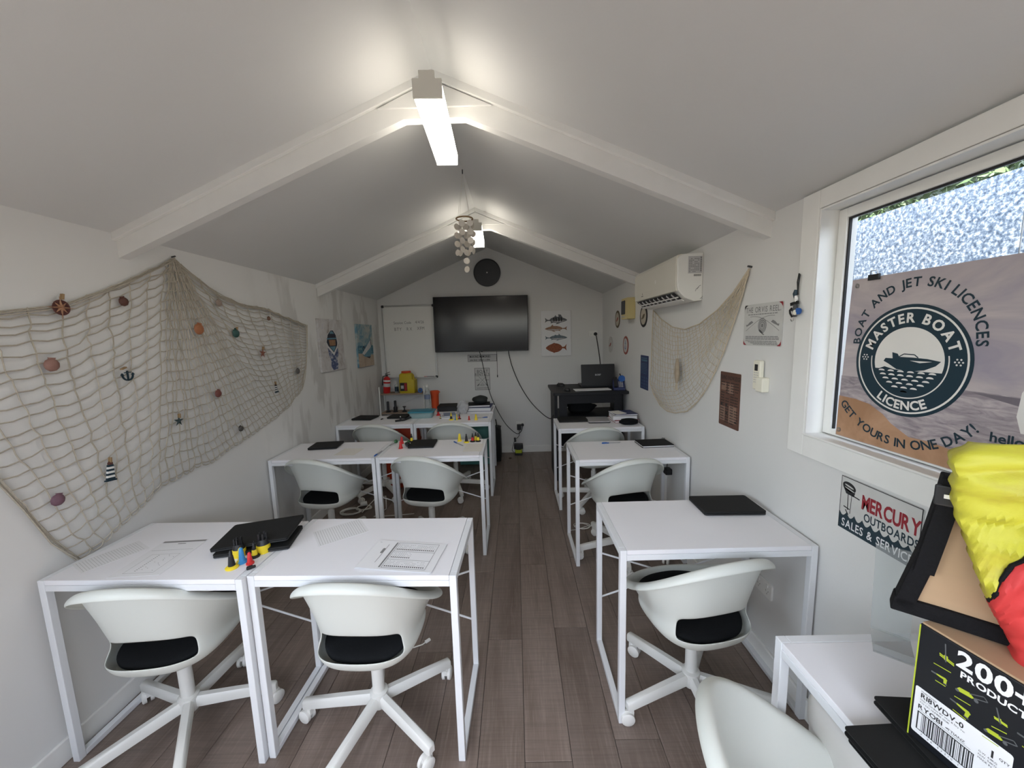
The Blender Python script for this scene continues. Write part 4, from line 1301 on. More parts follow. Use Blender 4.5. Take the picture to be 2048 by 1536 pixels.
# outboard sign
mo = rw('outboard_sign', 'white and navy tin sign reading MERCURY OUTBOARDS below the window', 'sign', 1.1525, 0.961)
MB().prism(rrect(0.27, 0.19, 0.010), 0.001, 0.004).build('plate', 'sign_white', mo)
b_ = MB()
pts = [(0.134, -0.094), (-0.134, -0.094), (-0.134, -0.032)]
n = 9
for k in range(n):
    x0, x1 = -0.134 + k * 0.268 / n, -0.134 + (k + 1) * 0.268 / n
    for j in range(1, 7):
        pts.append((x0 + (x1 - x0) * j / 6, -0.030 - 0.016 * math.sin(PI * j / 6)))
b_.flat(pts, 0.0043)
b_.build('wave_band', 'navy', mo)
e_ = MB()
for bx in ((-0.134, 0.0915, 0.134, 0.094), (0.131, -0.094, 0.134, 0.0915), (-0.134, -0.094, -0.132, 0.0915)):
    e_.rect(*bx, 0.0044)
e_.build('edge_wear', 'ink', mo)
l_ = MB()
text(l_, 'MERCURY', 0.041, 0.010, 0.066, 0.0046, 0.028, 0.02, sx=0.60)
l_.build('brand_lettering', 'sign_red', mo)
l_ = MB()
text(l_, 'OUTBOARDS', 0.046, -0.028, 0.038, 0.0046, 0.02, 0.05, sx=0.72)
l_.build('product_lettering', 'navy', mo)
l_ = MB()
text(l_, 'SALES & SERVICE', 0.0, -0.083, 0.040, 0.0047, 0.014, 0.07, sx=0.74)
l_.build('service_lettering', 'paper', mo)
l_ = MB()
l_.flat(ell(-0.102, 0.062, 0.026, 0.016, 18, -0.2), 0.0046).flat([(-0.126, 0.058), (-0.078, 0.050), (-0.082, 0.034), (-0.112, 0.036)], 0.0046)
l_.line([(-0.104, 0.036), (-0.102, -0.02)], 0.003, 0.0046).line([(-0.090, 0.036), (-0.092, -0.03)], 0.002, 0.0046).line([(-0.118, -0.012), (-0.094, -0.016)], 0.004, 0.0046)
l_.line([(-0.09, 0.038), (-0.060, 0.034)], 0.004, 0.0046).line([(-0.110, -0.022), (-0.098, -0.036)], 0.004, 0.0046)
l_.build('motor_drawing', 'ink', mo)
l_ = MB()
l_.flat(ell(-0.102, 0.064, 0.018, 0.003, 14, -0.2), 0.0048).flat(ell(-0.100, 0.054, 0.020, 0.002, 14, -0.2), 0.0048)
l_.build('motor_highlight', 'sign_white', mo)
# hanging trinket on the window surround
kc = thing('lure_keyring', 'bunch of small fishing lures on a cord hanging on the window surround', 'keyring', (XR - 0.024, 1.53, 1.70), RIGHT)
MB().tube([(0.006, 0.0, 0.004), (0.0, 0.05, 0.005), (0.006, 0.082, 0.005), (0.012, 0.076, 0.005), (0.008, 0.05, 0.005), (0.004, 0.0, 0.004)], 0.0022, 6).build('cord_loop', 'cord_black', kc, smooth=True)
MB().tube([(0.0, 0.02, 0.008), (-0.002, 0.005, 0.010), (0.0, -0.012, 0.008)], [0.006, 0.008, 0.006], 10).build('swivel', 'navy', kc, smooth=True)
MB().tube([(0.004, -0.004, 0.01), (0.008, -0.015, 0.011), (0.006, -0.026, 0.01)], [0.005, 0.007, 0.004], 10).build('clip', 'white_plastic', kc, smooth=True)
MB().obox((-0.002, -0.032, 0.009), (0.019, 0.003, 0), (-0.001, 0.006, 0), (0, 0, 0.004)).build('cross_bar', 'black', kc)
MB().tube([(0.002, -0.036, 0.008), (0.003, -0.06, 0.009), (0.002, -0.085, 0.008)], [0.007, 0.010, 0.006], 10).build('lure_body', 'dark_grey', kc, smooth=True)
MB().lathe([(0.003, -0.008), (0.013, -0.004), (0.013, 0.004), (0.003, 0.008)], 14, (0.024, -0.064, 0.012)).build('blue_float', 'blue', kc, smooth=True)
MB().lathe([(0.003, -0.006), (0.010, -0.003), (0.010, 0.004), (0.003, 0.007)], 14, (0.014, -0.068, 0.015)).build('cream_float', 'cream_plastic', kc, smooth=True)
MB().tube([(-0.012, -0.085, 0.008), (-0.022, -0.070, 0.010), (-0.026, -0.058, 0.009), (-0.018, -0.050, 0.009), (-0.012, -0.060, 0.01)], 0.0035, 8).build('small_lure', 'black', kc, smooth=True)
MB().tube([(0.0, -0.082, 0.008), (-0.004, -0.098, 0.008), (-0.014, -0.102, 0.008), (-0.020, -0.094, 0.008)], 0.0016, 6).build('hook', 'steel', kc, smooth=True)
# slotted rail, plugs and low socket
sr = rw('slotted_rail', 'white slotted upright rail fixed to the right wall under the middle table', 'rail', 2.825, 0.10)
MB().box(-0.022, 0.022, 0, 0.58, 0, 0.018).build('channel', 'white_plastic', sr, bevel=0.002)
sl = MB()
for k in range(18):
    for s_ in (-1, 1):
        sl.rect(s_ * 0.009 - 0.003, 0.03 + k * 0.03, s_ * 0.009 + 0.003, 0.04 + k * 0.03, 0.0184)
o = sl.build('slots', 'ink_grey', sr)
o['kind'] = 'stuff'
pg = rw('power_adapter', 'black plug-in adapter on the right wall under the middle table', 'adapter', 2.74, 0.53)
MB().prism(rrect(0.06, 0.045, 0.008), 0, 0.045).build('body', 'black', pg, bevel=0.003)
MB().tube([(0, 0.022, 0.03), (0.005, 0.06, 0.03), (0.0, 0.12, 0.02), (-0.01, 0.17, 0.01)], 0.003, 8).build('cord', 'cord_black', pg, smooth=True)
socket('wall_socket', 'white wall socket low on the right wall under the front table', (XR, 1.648, 0.374), RIGHT, 0.118, 0.075)
# ================================================================== banner in the window
KB = 0.9436
bn = thing('window_banner', 'printed vinyl banner with MASTER BOAT LICENCE ring logo hung inside the window', 'banner', (1.174, 1.21 * KB, 1.5748 + (1.458 - 1.5748) * KB), RIGHT)
def banner_sky():
    m, t, b = _nodes('banner_sky')
    v = coords(t, 'Object', scale=(0.8, 2.4, 1))
    n = noise(t, v, 3.0, 5, 0.6, 0.7)
    t.links.new(ramp(t, n, [(0.32, (0.29, 0.26, 0.32)), (0.50, (0.42, 0.37, 0.38)), (0.68, (0.56, 0.50, 0.48))]), b.inputs['Base Color'])
    b.inputs['Roughness'].default_value = 0.35
    MATS['banner_sky'] = m
banner_sky()
painted('banner_sand', [(0.35, (0.36, 0.20, 0.11)), (0.55, (0.47, 0.28, 0.17)), (0.72, (0.52, 0.34, 0.23))], 5, 7)
painted('banner_sea', [(0.35, (0.22, 0.19, 0.21)), (0.55, (0.40, 0.35, 0.36)), (0.72, (0.52, 0.47, 0.46))], 14, 8, (1, 4, 1))
for nme in ('banner_sand', 'banner_sea'):
    MATS[nme].node_tree.nodes['Principled BSDF'].inputs['Roughness'].default_value = 0.35
s = KB
Bx0, Bx1, By0, By1 = -0.232 * s, 0.90 * s, -0.303 * s, 0.281 * s
MB().prism([(Bx0 - 0.008, By0), (Bx1, By0), (Bx1, By1), (Bx0 + 0.010, By1)], 0.0, 0.0015).build('vinyl_sheet', 'banner_sky', bn)
def bpoly(nm, m, pts, z):
    MB().flat([(x * s, y_ * s) for x, y_ in pts], z).build(nm, m, bn)
bpoly('printed_sea', 'banner_sea', [(-0.235, -0.070), (0.177, -0.070), (0.9, -0.075), (0.9, -0.30), (-0.238, -0.30)], 0.0017)
bpoly('printed_sand', 'banner_sand', [(-0.238, -0.148), (-0.17, -0.150), (-0.112, -0.159), (-0.06, -0.185), (-0.03, -0.21), (0.03, -0.24), (0.09, -0.238), (0.16, -0.246), (0.9, -0.285), (0.9, -0.301), (-0.238, -0.301)], 0.0019)
mat('banner_dark', (0.16, 0.14, 0.16), 0.4, var=0.2, scale=30)
bpoly('printed_horizon', 'banner_dark', [(0.177, -0.073), (0.9, -0.076), (0.9, -0.105), (0.30, -0.098)], 0.00195)
bpoly('printed_white_shape', 'banner_white', [(0.282, -0.06), (0.30, -0.02), (0.5, 0.02), (0.5, -0.16), (0.29, -0.16), (0.278, -0.12)], 0.00205)
RB = 0.178 * s
z1, z2, z3 = 0.0021, 0.0024, 0.0027
MB().annulus((0, 0), 0.60 * RB, RB, z1, 72).build('ring', 'navy', bn)
MB().flat(ell(0, 0, 0.605 * RB, 0.605 * RB, 60), z1 - 0.0001).build('ring_centre', 'banner_white', bn)
MB().annulus((0, 0), 0.915 * RB, 0.945 * RB, z2, 72).build('outer_line', 'banner_white', bn)
MB().annulus((0, 0), 0.655 * RB, 0.675 * RB, z2, 48, PI * 0.97, PI * 2.06).build('inner_line', 'banner_white', bn)
arc_text(MB(), 'MASTER BOAT', 0, 0, 0.685 * RB, PI / 2, 0.235 * RB, z2, 0.035, 0.10).build('ring_name', 'banner_white', bn)
arc_text(MB(), 'LICENCE', 0, 0, 0.875 * RB, -PI / 2 - 0.05, 0.22 * RB, z2, 0.030, 0.12, True).build('ring_word', 'banner_white', bn)
for sx in (-1, 1):
    l_ = MB()
    for k in range(7):
        a = 2 * PI * k / 6
        r_ = 0 if k == 6 else 0.05 * RB
        l_.flat(ell(sx * 0.80 * RB + r_ * 1.1 * math.cos(a), r_ * math.sin(a) + 0.005, 0.015 * RB, 0.015 * RB, 10), z2)
    l_.build('dot_cluster', 'banner_white', bn)
arc_text(MB(), 'BOAT AND JET SKI LICENCES', 0.004 * s, 0.06 * s, 0.172 * s, PI / 2, 0.0395 * s, z2, 0.022, 0.075).build('upper_slogan', 'navy', bn)
arc_text(MB(), 'GET YOURS IN ONE DAY!', -0.01 * s, -0.002 * s, 0.279 * s, -PI / 2, 0.040 * s, z2, 0.022, 0.08, True).build('lower_slogan', 'navy', bn)
text(MB(), 'hello@', 0.232 * s, -0.195 * s, 0.036 * s, z2, 0.02, 0.06, 'L').build('contact_line', 'navy', bn)
w_ = MB()
ch = [(0.605 * RB * math.cos(a), 0.605 * RB * math.sin(a)) for a in [PI + 0.28 + (PI - 0.56) * k / 24 for k in range(25)]]
w_.flat(ch, z2)
w_.build('printed_water', 'navy', bn)
w_ = MB()
for r_ in range(6):
    y_ = -0.205 * RB - r_ * 0.072 * RB
    hw_ = math.sqrt(max(0, (0.58 * RB) ** 2 - (y_ - 0.03 * RB) ** 2))
    nn = max(2, int(2 * hw_ / (0.155 * RB)))
    for k in range(nn):
        cx = -hw_ + (k + 0.5) * 2 * hw_ / nn
        w_.flat([(cx + 0.060 * RB * math.cos(PI * j / 8), y_ + 0.032 * RB * math.sin(PI * j / 8)) for j in range(9)], z3)
w_.build('wave_marks', 'banner_white', bn)
bt = MB()
bt.flat([(-0.069 * s, 0.006 * s), (-0.045 * s, 0.006 * s), (-0.048 * s, 0.026 * s), (-0.030 * s, 0.022 * s), (-0.024 * s, 0.012 * s), (0.02 * s, 0.012 * s), (0.060 * s, 0.010 * s), (0.098 * s, 0.004 * s), (0.085 * s, -0.010 * s), (0.055 * s, -0.025 * s), (0.015 * s, -0.032 * s), (-0.03 * s, -0.028 * s), (-0.058 * s, -0.012 * s), (-0.075 * s, -0.004 * s)], z3)
bt.line([(-0.024 * s, 0.013 * s), (-0.010 * s, 0.022 * s), (0.022 * s, 0.021 * s), (0.034 * s, 0.012 * s)], 0.003, z3)
bt.flat([(-0.088 * s, -0.030 * s), (-0.070 * s, -0.022 * s), (-0.035 * s, -0.030 * s)], z3)
bt.build('speedboat', 'navy', bn)
bt = MB()
bt.flat([(0.01 * s, 0.002 * s), (0.075 * s, 0.002 * s), (0.04 * s, -0.004 * s)], z3 + 0.0002)
bt.build('hull_stripe', 'banner_white', bn)
for gx, gy in ((-0.200, 0.258), (-0.226, -0.280)):
    MB().annulus((gx * s, gy * s), 0.004, 0.008, z3, 20).build('eyelet', 'steel', bn)
cl = thing('binder_clip', 'small black clip on the top edge of the window banner', 'clip', (1.172, 1.10 + 0.165, 1.727), RIGHT)
MB().box(-0.018, 0.018, -0.008, 0.010, 0.003, 0.010).build('jaw', 'black', cl)
MB().tube([(-0.012, 0.010, 0.006), (-0.010, 0.022, 0.008), (0.010, 0.022, 0.008), (0.012, 0.010, 0.006)], 0.0015, 6).build('handle', 'steel', cl)
# ================================================================== fishing nets
def interp(pts, s):
    """point at fraction s (0..1) of the arc length of a polyline given as [(y, z)]"""
    L = [0.0]
    for a, b_ in zip(pts, pts[1:]):
        L.append(L[-1] + math.hypot(b_[0] - a[0], b_[1] - a[1]))
    t = s * L[-1]
    for k in range(len(pts) - 1):
        if t <= L[k + 1] or k == len(pts) - 2:
            u = (t - L[k]) / max(L[k + 1] - L[k], 1e-9)
            return (pts[k][0] + (pts[k + 1][0] - pts[k][0]) * u, pts[k][1] + (pts[k + 1][1] - pts[k][1]) * u)
def coons(top, bot, lef, rig, tmap, bmap, nu, nv, seed, jit, vpow=1.0):
    rnd = random.Random(seed)
    G = []
    P00, P10, P01, P11 = interp(top, 0), interp(top, 1), interp(bot, 0), interp(bot, 1)
    for i in range(nu + 1):
        u = i / nu
        col = []
        T, B = interp(top, tmap(u)), interp(bot, bmap(u))
        for j in range(nv + 1):
            v = j / nv
            v = v ** vpow
            Lp, Rp = interp(lef, v), interp(rig, v)
            p = []
            for k in (0, 1):
                c = (1 - v) * T[k] + v * B[k] + (1 - u) * Lp[k] + u * Rp[k] - ((1 - u) * (1 - v) * P00[k] + u * (1 - v) * P10[k] + (1 - u) * v * P01[k] + u * v * P11[k])
                p.append(c + (rnd.uniform(-jit, jit) if 0 < j and 0 < i < nu else 0))
            col.append(tuple(p))
        G.append(col)
    return G
def strand(mb, pts, r, n=4):
    mb.tube(pts, r, n, False)
def net_mesh(G, r, out, lift, loops=None, seed=1, edge=True):
    """strings along both directions of a grid of (y, z) nodes, standing off the wall by out (+ slack between knots)"""
    rnd = random.Random(seed)
    mb = MB()
    nu, nv = len(G) - 1, len(G[0]) - 1
    off = [[out + lift * rnd.random() for _ in range(nv + 1)] for _ in range(nu + 1)]
    P = lambda i, j: Vector((off[i][j], G[i][j][0], G[i][j][1]))
    def run(ids):
        path = []
        for a, b_ in zip(ids, ids[1:]):
            p, q = P(*a), P(*b_)
            path.append(p)
            m = (p + q) / 2
            d = (q - p).length
            path.append(m + Vector((rnd.uniform(-0.002, 0.004), rnd.uniform(-0.06, 0.06) * d, -0.07 * d * abs((q - p).y) / max(d, 1e-6))))
        path.append(P(*ids[-1]))
        strand(mb, path, r)
    for i in range(nu + 1):
        run([(i, j) for j in range(nv + 1)])
    for j in range(nv + 1):
        run([(i, j) for i in range(nu + 1)])
    kn = MB()
    for i in range(nu + 1):
        for j in range(nv + 1):
            c = P(i, j)
            s_ = r * 1.8
            kn.add([c + Vector(d) * s_ for d in ((1, 0, 0), (0, 1, 0), (0, 0, 1), (-1, 0, 0), (0, -1, 0), (0, 0, -1))],
                   [(0, 1, 2), (1, 3, 2), (3, 4, 2), (4, 0, 2), (1, 0, 5), (3, 1, 5), (4, 3, 5), (0, 4, 5)])
    if loops:
        for i in range(nu):
            p, q = P(i, nv), P(i + 1, nv)
            m = (p + q) / 2 + Vector((0, 0, -loops))
            strand(mb, [p, p * 0.7 + m * 0.3 + Vector((0, 0, -loops * 0.55)), m, q * 0.7 + m * 0.3 + Vector((0, 0, -loops * 0.55)), q], r)
    return mb, kn
# large net on the left wall
top = [(1.06, 1.66), (1.30, 1.706), (1.489, 1.741), (1.75, 1.87), (2.018, 2.020), (2.16, 1.935), (2.303, 1.863), (2.50, 1.822), (2.707, 1.818), (2.95, 1.765), (3.217, 1.709)]
bot = [(1.385, 0.755), (1.45, 0.762), (1.55, 0.80), (1.63, 0.835), (1.79, 0.905), (1.907, 0.915), (2.108, 0.92), (2.412, 0.985), (2.66, 1.035), (2.844, 1.085), (3.072, 1.205)]
lef = [(1.06, 1.66), (1.08, 1.50), (1.15, 1.30), (1.26, 1.03), (1.32, 0.86), (1.385, 0.755)]
rig = [(3.217, 1.709), (3.20, 1.55), (3.155, 1.38), (3.10, 1.27), (3.072, 1.205)]
_tl = [0.0]
for a_, c_ in zip(top, top[1:]):
    _tl.append(_tl[-1] + math.hypot(c_[0] - a_[0], c_[1] - a_[1]))
_nail = _tl[4] / _tl[-1]
def tmap2(u):
    a, b_, e = 0.22, 0.76, 0.016
    if u < a:
        return (u / a) * (_nail - e)
    if u < b_:
        return _nail - e + 2 * e * (u - a) / (b_ - a)
    return _nail + e + (1 - _nail - e) * ((u - b_) / (1 - b_))
G = coons(top, bot, lef, rig, tmap2, lambda u: u ** 0.95, 42, 22, 3, 0.007, 1.25)
# hanging weight: the middle of the net sags and fans from the nail
for i in range(len(G)):
    for j in range(1, len(G[0]) - 1):
        y_, z_ = G[i][j]
        u, v = i / 42, j / 22
        G[i][j] = (y_, z_ - 0.05 * math.sin(PI * v) * math.sin(PI * u))
net = thing('fishing_net', 'large cream fishing net draped from a nail across the left wall', 'net', (XL, 0, 0))
mb, kn = net_mesh(G, 0.0026, 0.008, 0.008, 0.020, 2)
mb.build('mesh_strings', 'rope_light', net, smooth=True)
o = kn.build('knots', 'rope_light', net)
o['kind'] = 'stuff'
ed = MB()
for path in (top[4:], top[:5], rig, lef):
    for k in range(3):
        ed.tube([(0.010 + 0.004 * k, p[0] + random.uniform(-0.008, 0.008), p[1] + random.uniform(-0.008, 0.002) - (0.006 * k if path is not rig else 0)) for p in path], 0.0026, 6)
ed.build('edge_cord', 'rope_light', net, smooth=True)
MB().cyl((0.0, 2.018, 2.026), (0.02, 2.018, 2.030), 0.004, n=8).build('nail', 'dark_grey', net)
# small net on the right wall, gathered at one nail
top2 = [(3.134, 1.741), (2.95, 1.66), (2.75, 1.60), (2.55, 1.58), (2.35, 1.61), (2.15, 1.68), (2.0, 1.76), (1.876, 1.857)]
bot2 = [(2.941, 0.992), (2.80, 0.975), (2.661, 0.99), (2.48, 1.04), (2.337, 1.131), (2.22, 1.24), (2.125, 1.362), (2.04, 1.50), (1.976, 1.62), (1.92, 1.74), (1.876, 1.857)]
lef2 = [(3.134, 1.741), (3.15, 1.50), (3.155, 1.274), (3.183, 1.149), (3.09, 1.06), (2.941, 0.992)]
rig2 = [(1.876, 1.857), (1.876, 1.856)]
G2 = coons(top2, bot2, lef2, rig2, lambda u: u, lambda u: u, 30, 20, 5, 0.004)
net2 = thing('fishing_net', 'small cream fishing net gathered at a nail below the air conditioner', 'net', (XR, 0, 0))
mb, kn = net_mesh(G2, 0.0017, -0.016, 0.008, None, 4)
mb.build('mesh_strings', 'rope', net2, smooth=True)
o = kn.build('knots', 'rope', net2)
o['kind'] = 'stuff'
ed = MB()
for path in (top2, bot2, lef2):
    ed.tube([(-0.012, p[0], p[1]) for p in path], 0.0038, 6)
ed.build('edge_cord', 'rope', net2, smooth=True)
MB().cyl((0.0, 1.874, 1.866), (-0.02, 1.874, 1.870), 0.005, n=8).build('nail', 'dark_grey', net2)
# carved float hanging in the small net
cf = thing('wooden_float', 'pale carved wooden fish hanging on a cord in the small net', 'ornament', (XR - 0.034, 2.60, 1.30), RIGHT)
MB().tube([(0.0, 0.24, 0), (0.003, 0.17, 0), (0.0, 0.08, 0)], 0.0025, 6).build('cord', 'rope', cf, smooth=True)
mat('driftwood', (0.40, 0.33, 0.24), 0.85, var=0.25, scale=30, bump=0.3, bscale=80)
rings = []
for yy, w_ in ((0.085, 0.006), (0.07, 0.018), (0.03, 0.030), (-0.02, 0.034), (-0.06, 0.026), (-0.085, 0.012)):
    rings.append([(w_ * math.cos(2 * PI * k / 12), yy, 0.011 * math.sin(2 * PI * k / 12) * (0.4 + w_ / 0.05)) for k in range(12)])
MB().skin(rings).build('body', 'driftwood', cf, smooth=True)
tl = MB()
for k in range(7):
    x = -0.018 + k * 0.006
    tl.cyl((x * 0.5, -0.08, 0), (x * 1.3, -0.135, 0.002), 0.0022, 0.0012, 5)
tl.build('tassel', 'rope', cf)
# ornaments clipped to the large net
OX = XL + 0.018
def orn(name, label, y, z, rot=0.0):
    t = thing(name, label, 'ornament', (OX, y, z), LEFT, group='ornaments pegged to the large net')
    if rot:
        t.rotation_euler = (Matrix.Rotation(PI / 2, 3, 'Z') @ Matrix.Rotation(PI / 2, 3, 'X') @ Matrix.Rotation(rot, 3, 'Z')).to_euler()
    return t
def peg(t, x, y, a=0.0):
    d = Vector((math.sin(a), math.cos(a), 0))
    MB().obox(Vector((x, y, 0.010)), d * 0.011, Vector((d.y, -d.x, 0)) * 0.003, Vector((0, 0, 0.003))).obox(Vector((x, y, 0.003)), d * 0.011, Vector((d.y, -d.x, 0)) * 0.003, Vector((0, 0, 0.0025))).build('peg', 'wood_ring', t)
def shell_orn(label, y, z, r, m, ribs=True, pg=False):
    t = orn('scallop_shell', label, y, z, random.uniform(-0.4, 0.4))
    mb = MB()
    n = 18
    rg = []
    for f, h in ((1.0, 0.0), (0.95, 0.005), (0.7, 0.011), (0.35, 0.014), (0.05, 0.015)):
        rg.append([(r * f * math.cos(a) * (1 + (0.04 if (k % 2 and ribs) else 0)), r * f * math.sin(a) * (1 + (0.04 if (k % 2 and ribs) else 0)), h) for k, a in [(k, 2 * PI * k / n) for k in range(n)]])
    mb.skin(rg).build('valve', m, t, smooth=True)
    MB().prism([(-r * 0.35, r * 0.85), (r * 0.35, r * 0.85), (r * 0.5, r * 1.15), (-r * 0.5, r * 1.15)], 0, 0.005).build('hinge', m, t)
    if pg:
        peg(t, 0.002, r * 1.1, 0.3)
def col(n, c):
    mat(n, c, 0.55, var=0.25, scale=50)
    return n
shell_orn('orange scallop shell on the large net', 2.107, 1.657, 0.030, col('sh_orange', (0.36, 0.14, 0.06)))
shell_orn('dark green scallop shell on the large net', 2.383, 1.635, 0.027, col('sh_green', (0.03, 0.09, 0.08)), True, True)
shell_orn('pink scallop shell near the left edge of the large net', 1.412, 1.512, 0.024, col('sh_pink', (0.28, 0.15, 0.12)))
shell_orn('purple round shell low on the large net', 1.354, 1.003, 0.022, col('sh_purple', (0.17, 0.09, 0.12)))
shell_orn('brown shell near the top of the large net left of the nail', 1.717, 1.773, 0.020, col('sh_brown', (0.10, 0.04, 0.03)))
shell_orn('dark small shell near the lower edge of the large net', 2.326, 1.036, 0.018, col('sh_dark', (0.06, 0.055, 0.05)))
shell_orn('grey shell at the right edge of the large net', 3.012, 1.337, 0.022, col('sh_grey', (0.09, 0.085, 0.08)))
shell_orn('banded shell right of the nail near the top cord of the large net', 2.273, 1.812, 0.020, col('sh_band', (0.30, 0.24, 0.20)))
shell_orn('tiny brown shell near the right top corner of the large net', 2.718, 1.741, 0.014, col('sh_tiny', (0.16, 0.08, 0.05)), True, False)
shell_orn('red and white striped shell in the middle of the large net', 2.182, 1.283, 0.022, col('sh_red', (0.17, 0.055, 0.045)))
# compass star
t = orn('compass_star', 'brown wooden compass star at the upper left of the large net', 1.472, 1.729)
mb = MB()
for k in range(8):
    a = 2 * PI * k / 8
    rr = 0.046 if k % 2 == 0 else 0.034
    p = [(0, 0, 0.014), (0.010 * math.cos(a - PI / 8), 0.010 * math.sin(a - PI / 8), 0.006), (rr * math.cos(a), rr * math.sin(a), 0.004), (0.010 * math.cos(a + PI / 8), 0.010 * math.sin(a + PI / 8), 0.006)]
    mb.add(p, [(0, 1, 2), (0, 2, 3)])
mb.build('star', col('wd_star', (0.36, 0.19, 0.11)), t)
MB().annulus((0, 0), 0.024, 0.030, 0.006, 28).build('ring', col('wd_ring', (0.10, 0.035, 0.03)), t)
MB().prism(ell(0, 0, 0.026, 0.026, 20), 0.0, 0.004).build('backing', 'wd_ring', t)
peg(t, 0.008, 0.042, 0.2)
# starfish
def starfish(label, y, z, r, m):
    t = orn('starfish', label, y, z, random.uniform(-0.3, 0.3))
    mb = MB()
    c0 = mb.ring([(0, 0, 0.010)])[0]
    ids = mb.ring([((r if k % 2 == 0 else r * 0.36) * math.cos(PI / 2 + PI * k / 5), (r if k % 2 == 0 else r * 0.36) * math.sin(PI / 2 + PI * k / 5), 0.003 if k % 2 == 0 else 0.004) for k in range(10)])
    for k in range(10):
        mb.f.append((c0, ids[k], ids[(k + 1) % 10]))
    mb.build('arms', m, t)
    peg(t, 0.0, r * 0.9)
starfish('dark starfish in the lower middle of the large net', 1.902, 1.183, 0.030, col('sf_dark', (0.02, 0.04, 0.045)))
starfish('red-brown starfish on the right part of the large net', 2.612, 1.500, 0.038, col('sf_red', (0.22, 0.08, 0.05)))
# anchor
t = orn('anchor', 'dark blue wooden anchor pegged to the large net', 1.681, 1.443)
MB().prism([(-0.003, -0.022), (0.003, -0.022), (0.003, 0.022), (-0.003, 0.022)], 0.002, 0.007).build('shank', 'navy', t)
MB().prism([(-0.014, 0.012), (0.014, 0.012), (0.014, 0.016), (-0.014, 0.016)], 0.003, 0.008).build('stock', 'navy', t)
mb = MB()
for k in range(10):
    a, b_ = PI + PI * k / 10, PI + PI * (k + 1) / 10
    mb.prism([(0.026 * math.cos(a), 0.002 + 0.026 * math.sin(a)), (0.026 * math.cos(b_), 0.002 + 0.026 * math.sin(b_)), (0.020 * math.cos(b_), 0.002 + 0.020 * math.sin(b_)), (0.020 * math.cos(a), 0.002 + 0.020 * math.sin(a))], 0.002, 0.007)
for s_ in (-1, 1):
    mb.prism([(s_ * 0.016, 0.002), (s_ * 0.031, 0.002), (s_ * 0.024, 0.012)], 0.002, 0.007)
mb.build('arms', 'navy', t)
peg(t, -0.016, 0.034, 1.2)
# lighthouses
def lighthouse(label, y, z, h, rot):
    t = orn('lighthouse_ornament', label, y, z, rot)
    n = 7
    for k in range(n):
        f0, f1 = k / n, (k + 1) / n
        w0, w1 = 0.20 * h * (1 - 0.35 * f0), 0.20 * h * (1 - 0.35 * f1)
        y0, y1 = -h / 2 + f0 * h * 0.8, -h / 2 + f1 * h * 0.8
        MB().prism([(-w0, y0), (w0, y0), (w1, y1), (-w1, y1)], 0.002, 0.010).build('band', 'navy' if k % 2 == 0 else 'white_plastic', t)
    MB().prism([(-0.26 * h, -h / 2 - 0.006), (0.26 * h, -h / 2 - 0.006), (0.26 * h, -h / 2), (-0.26 * h, -h / 2)], 0.0, 0.012).build('base', 'navy', t)
    MB().prism([(-0.10 * h, h * 0.3), (0.10 * h, h * 0.3), (0.10 * h, h * 0.4), (0.0, h * 0.5), (-0.10 * h, h * 0.4)], 0.002, 0.010).build('lantern', 'sh_brown', t)
    peg(t, 0.0, h * 0.55)
lighthouse('large blue and white striped lighthouse low on the large net', 1.545, 1.050, 0.080, -0.12)
lighthouse('small dark striped lighthouse at the right of the large net', 2.712, 1.245, 0.062, 0.1)
# ================================================================== things on the tables
def laptop(label, x, y, w, d, rz, z=TH, tilt=(0, 0), m='black_matt', group='closed black laptops on the tables', h=0.017, name='closed_laptop'):
    t = thing(name, label, 'laptop', (x, y, z), (R(tilt[0]), R(tilt[1]), R(rz)), group)
    MB().prism(rrect(w, d, 0.010), 0.002, h * 0.48).build('base', 'black', t, bevel=0.002)
    MB().prism(rrect(w, d, 0.010), h * 0.52, h).build('lid', m, t, bevel=0.002)
    MB().box(-w * 0.35, w * 0.35, d / 2 - 0.006, d / 2 - 0.001, 0.004, h * 0.9).build('hinge', 'dark_grey', t)
    for sx in (-1, 1):
        for sy in (-1, 1):
            MB().lathe([(0.006, 0), (0.006, 0.002)], 10, (sx * w * 0.4, sy * d * 0.38, 0)).build('foot', 'rubber', t)
    return t
laptop('closed black tablet laptop lying under another on the front left table', -1.075, 1.462, 0.27, 0.175, 12)
laptop('tilted black laptop on top of another on the front left table', -1.085, 1.478, 0.285, 0.185, 9, TH + 0.030, (3.0, -4.0), h=0.015)
laptop('large closed black laptop alone on the right-hand front table', 0.962, 1.685, 0.270, 0.172, -1, h=0.020)
laptop('closed black laptop on the middle-row table by the left wall', -1.50, 2.865, 0.215, 0.175, 6)
laptop('closed black laptop beside the cones on the middle-row aisle table', -0.735, 2.845, 0.195, 0.19, 2)
laptop('closed black laptop on the furthest left table below the beach painting', -1.59, 3.875, 0.215, 0.185, -8)
laptop('closed black laptop beside the teal tub on the furthest left table', -1.245, 3.90, 0.20, 0.17, -3)
nb_ = thing('notebook', 'black hardcover notebook on the right-hand table with the blue pen', 'notebook', (1.000, 2.710, TH), (0, 0, R(3)))
MB().prism(rrect(0.23, 0.165, 0.006), 0.0, 0.003).build('back_cover', 'black_matt', nb_)
MB().box(-0.11, 0.112, -0.079, 0.079, 0.003, 0.012).build('pages', 'paper', nb_)
MB().prism(rrect(0.23, 0.165, 0.006), 0.012, 0.015).build('front_cover', 'black_matt', nb_)
MB().tube([(0.095, 0.082, 0.008), (0.10, 0.086, 0.02), (0.11, 0.06, 0.024)], 0.002, 6).build('elastic_strap', 'black', nb_)
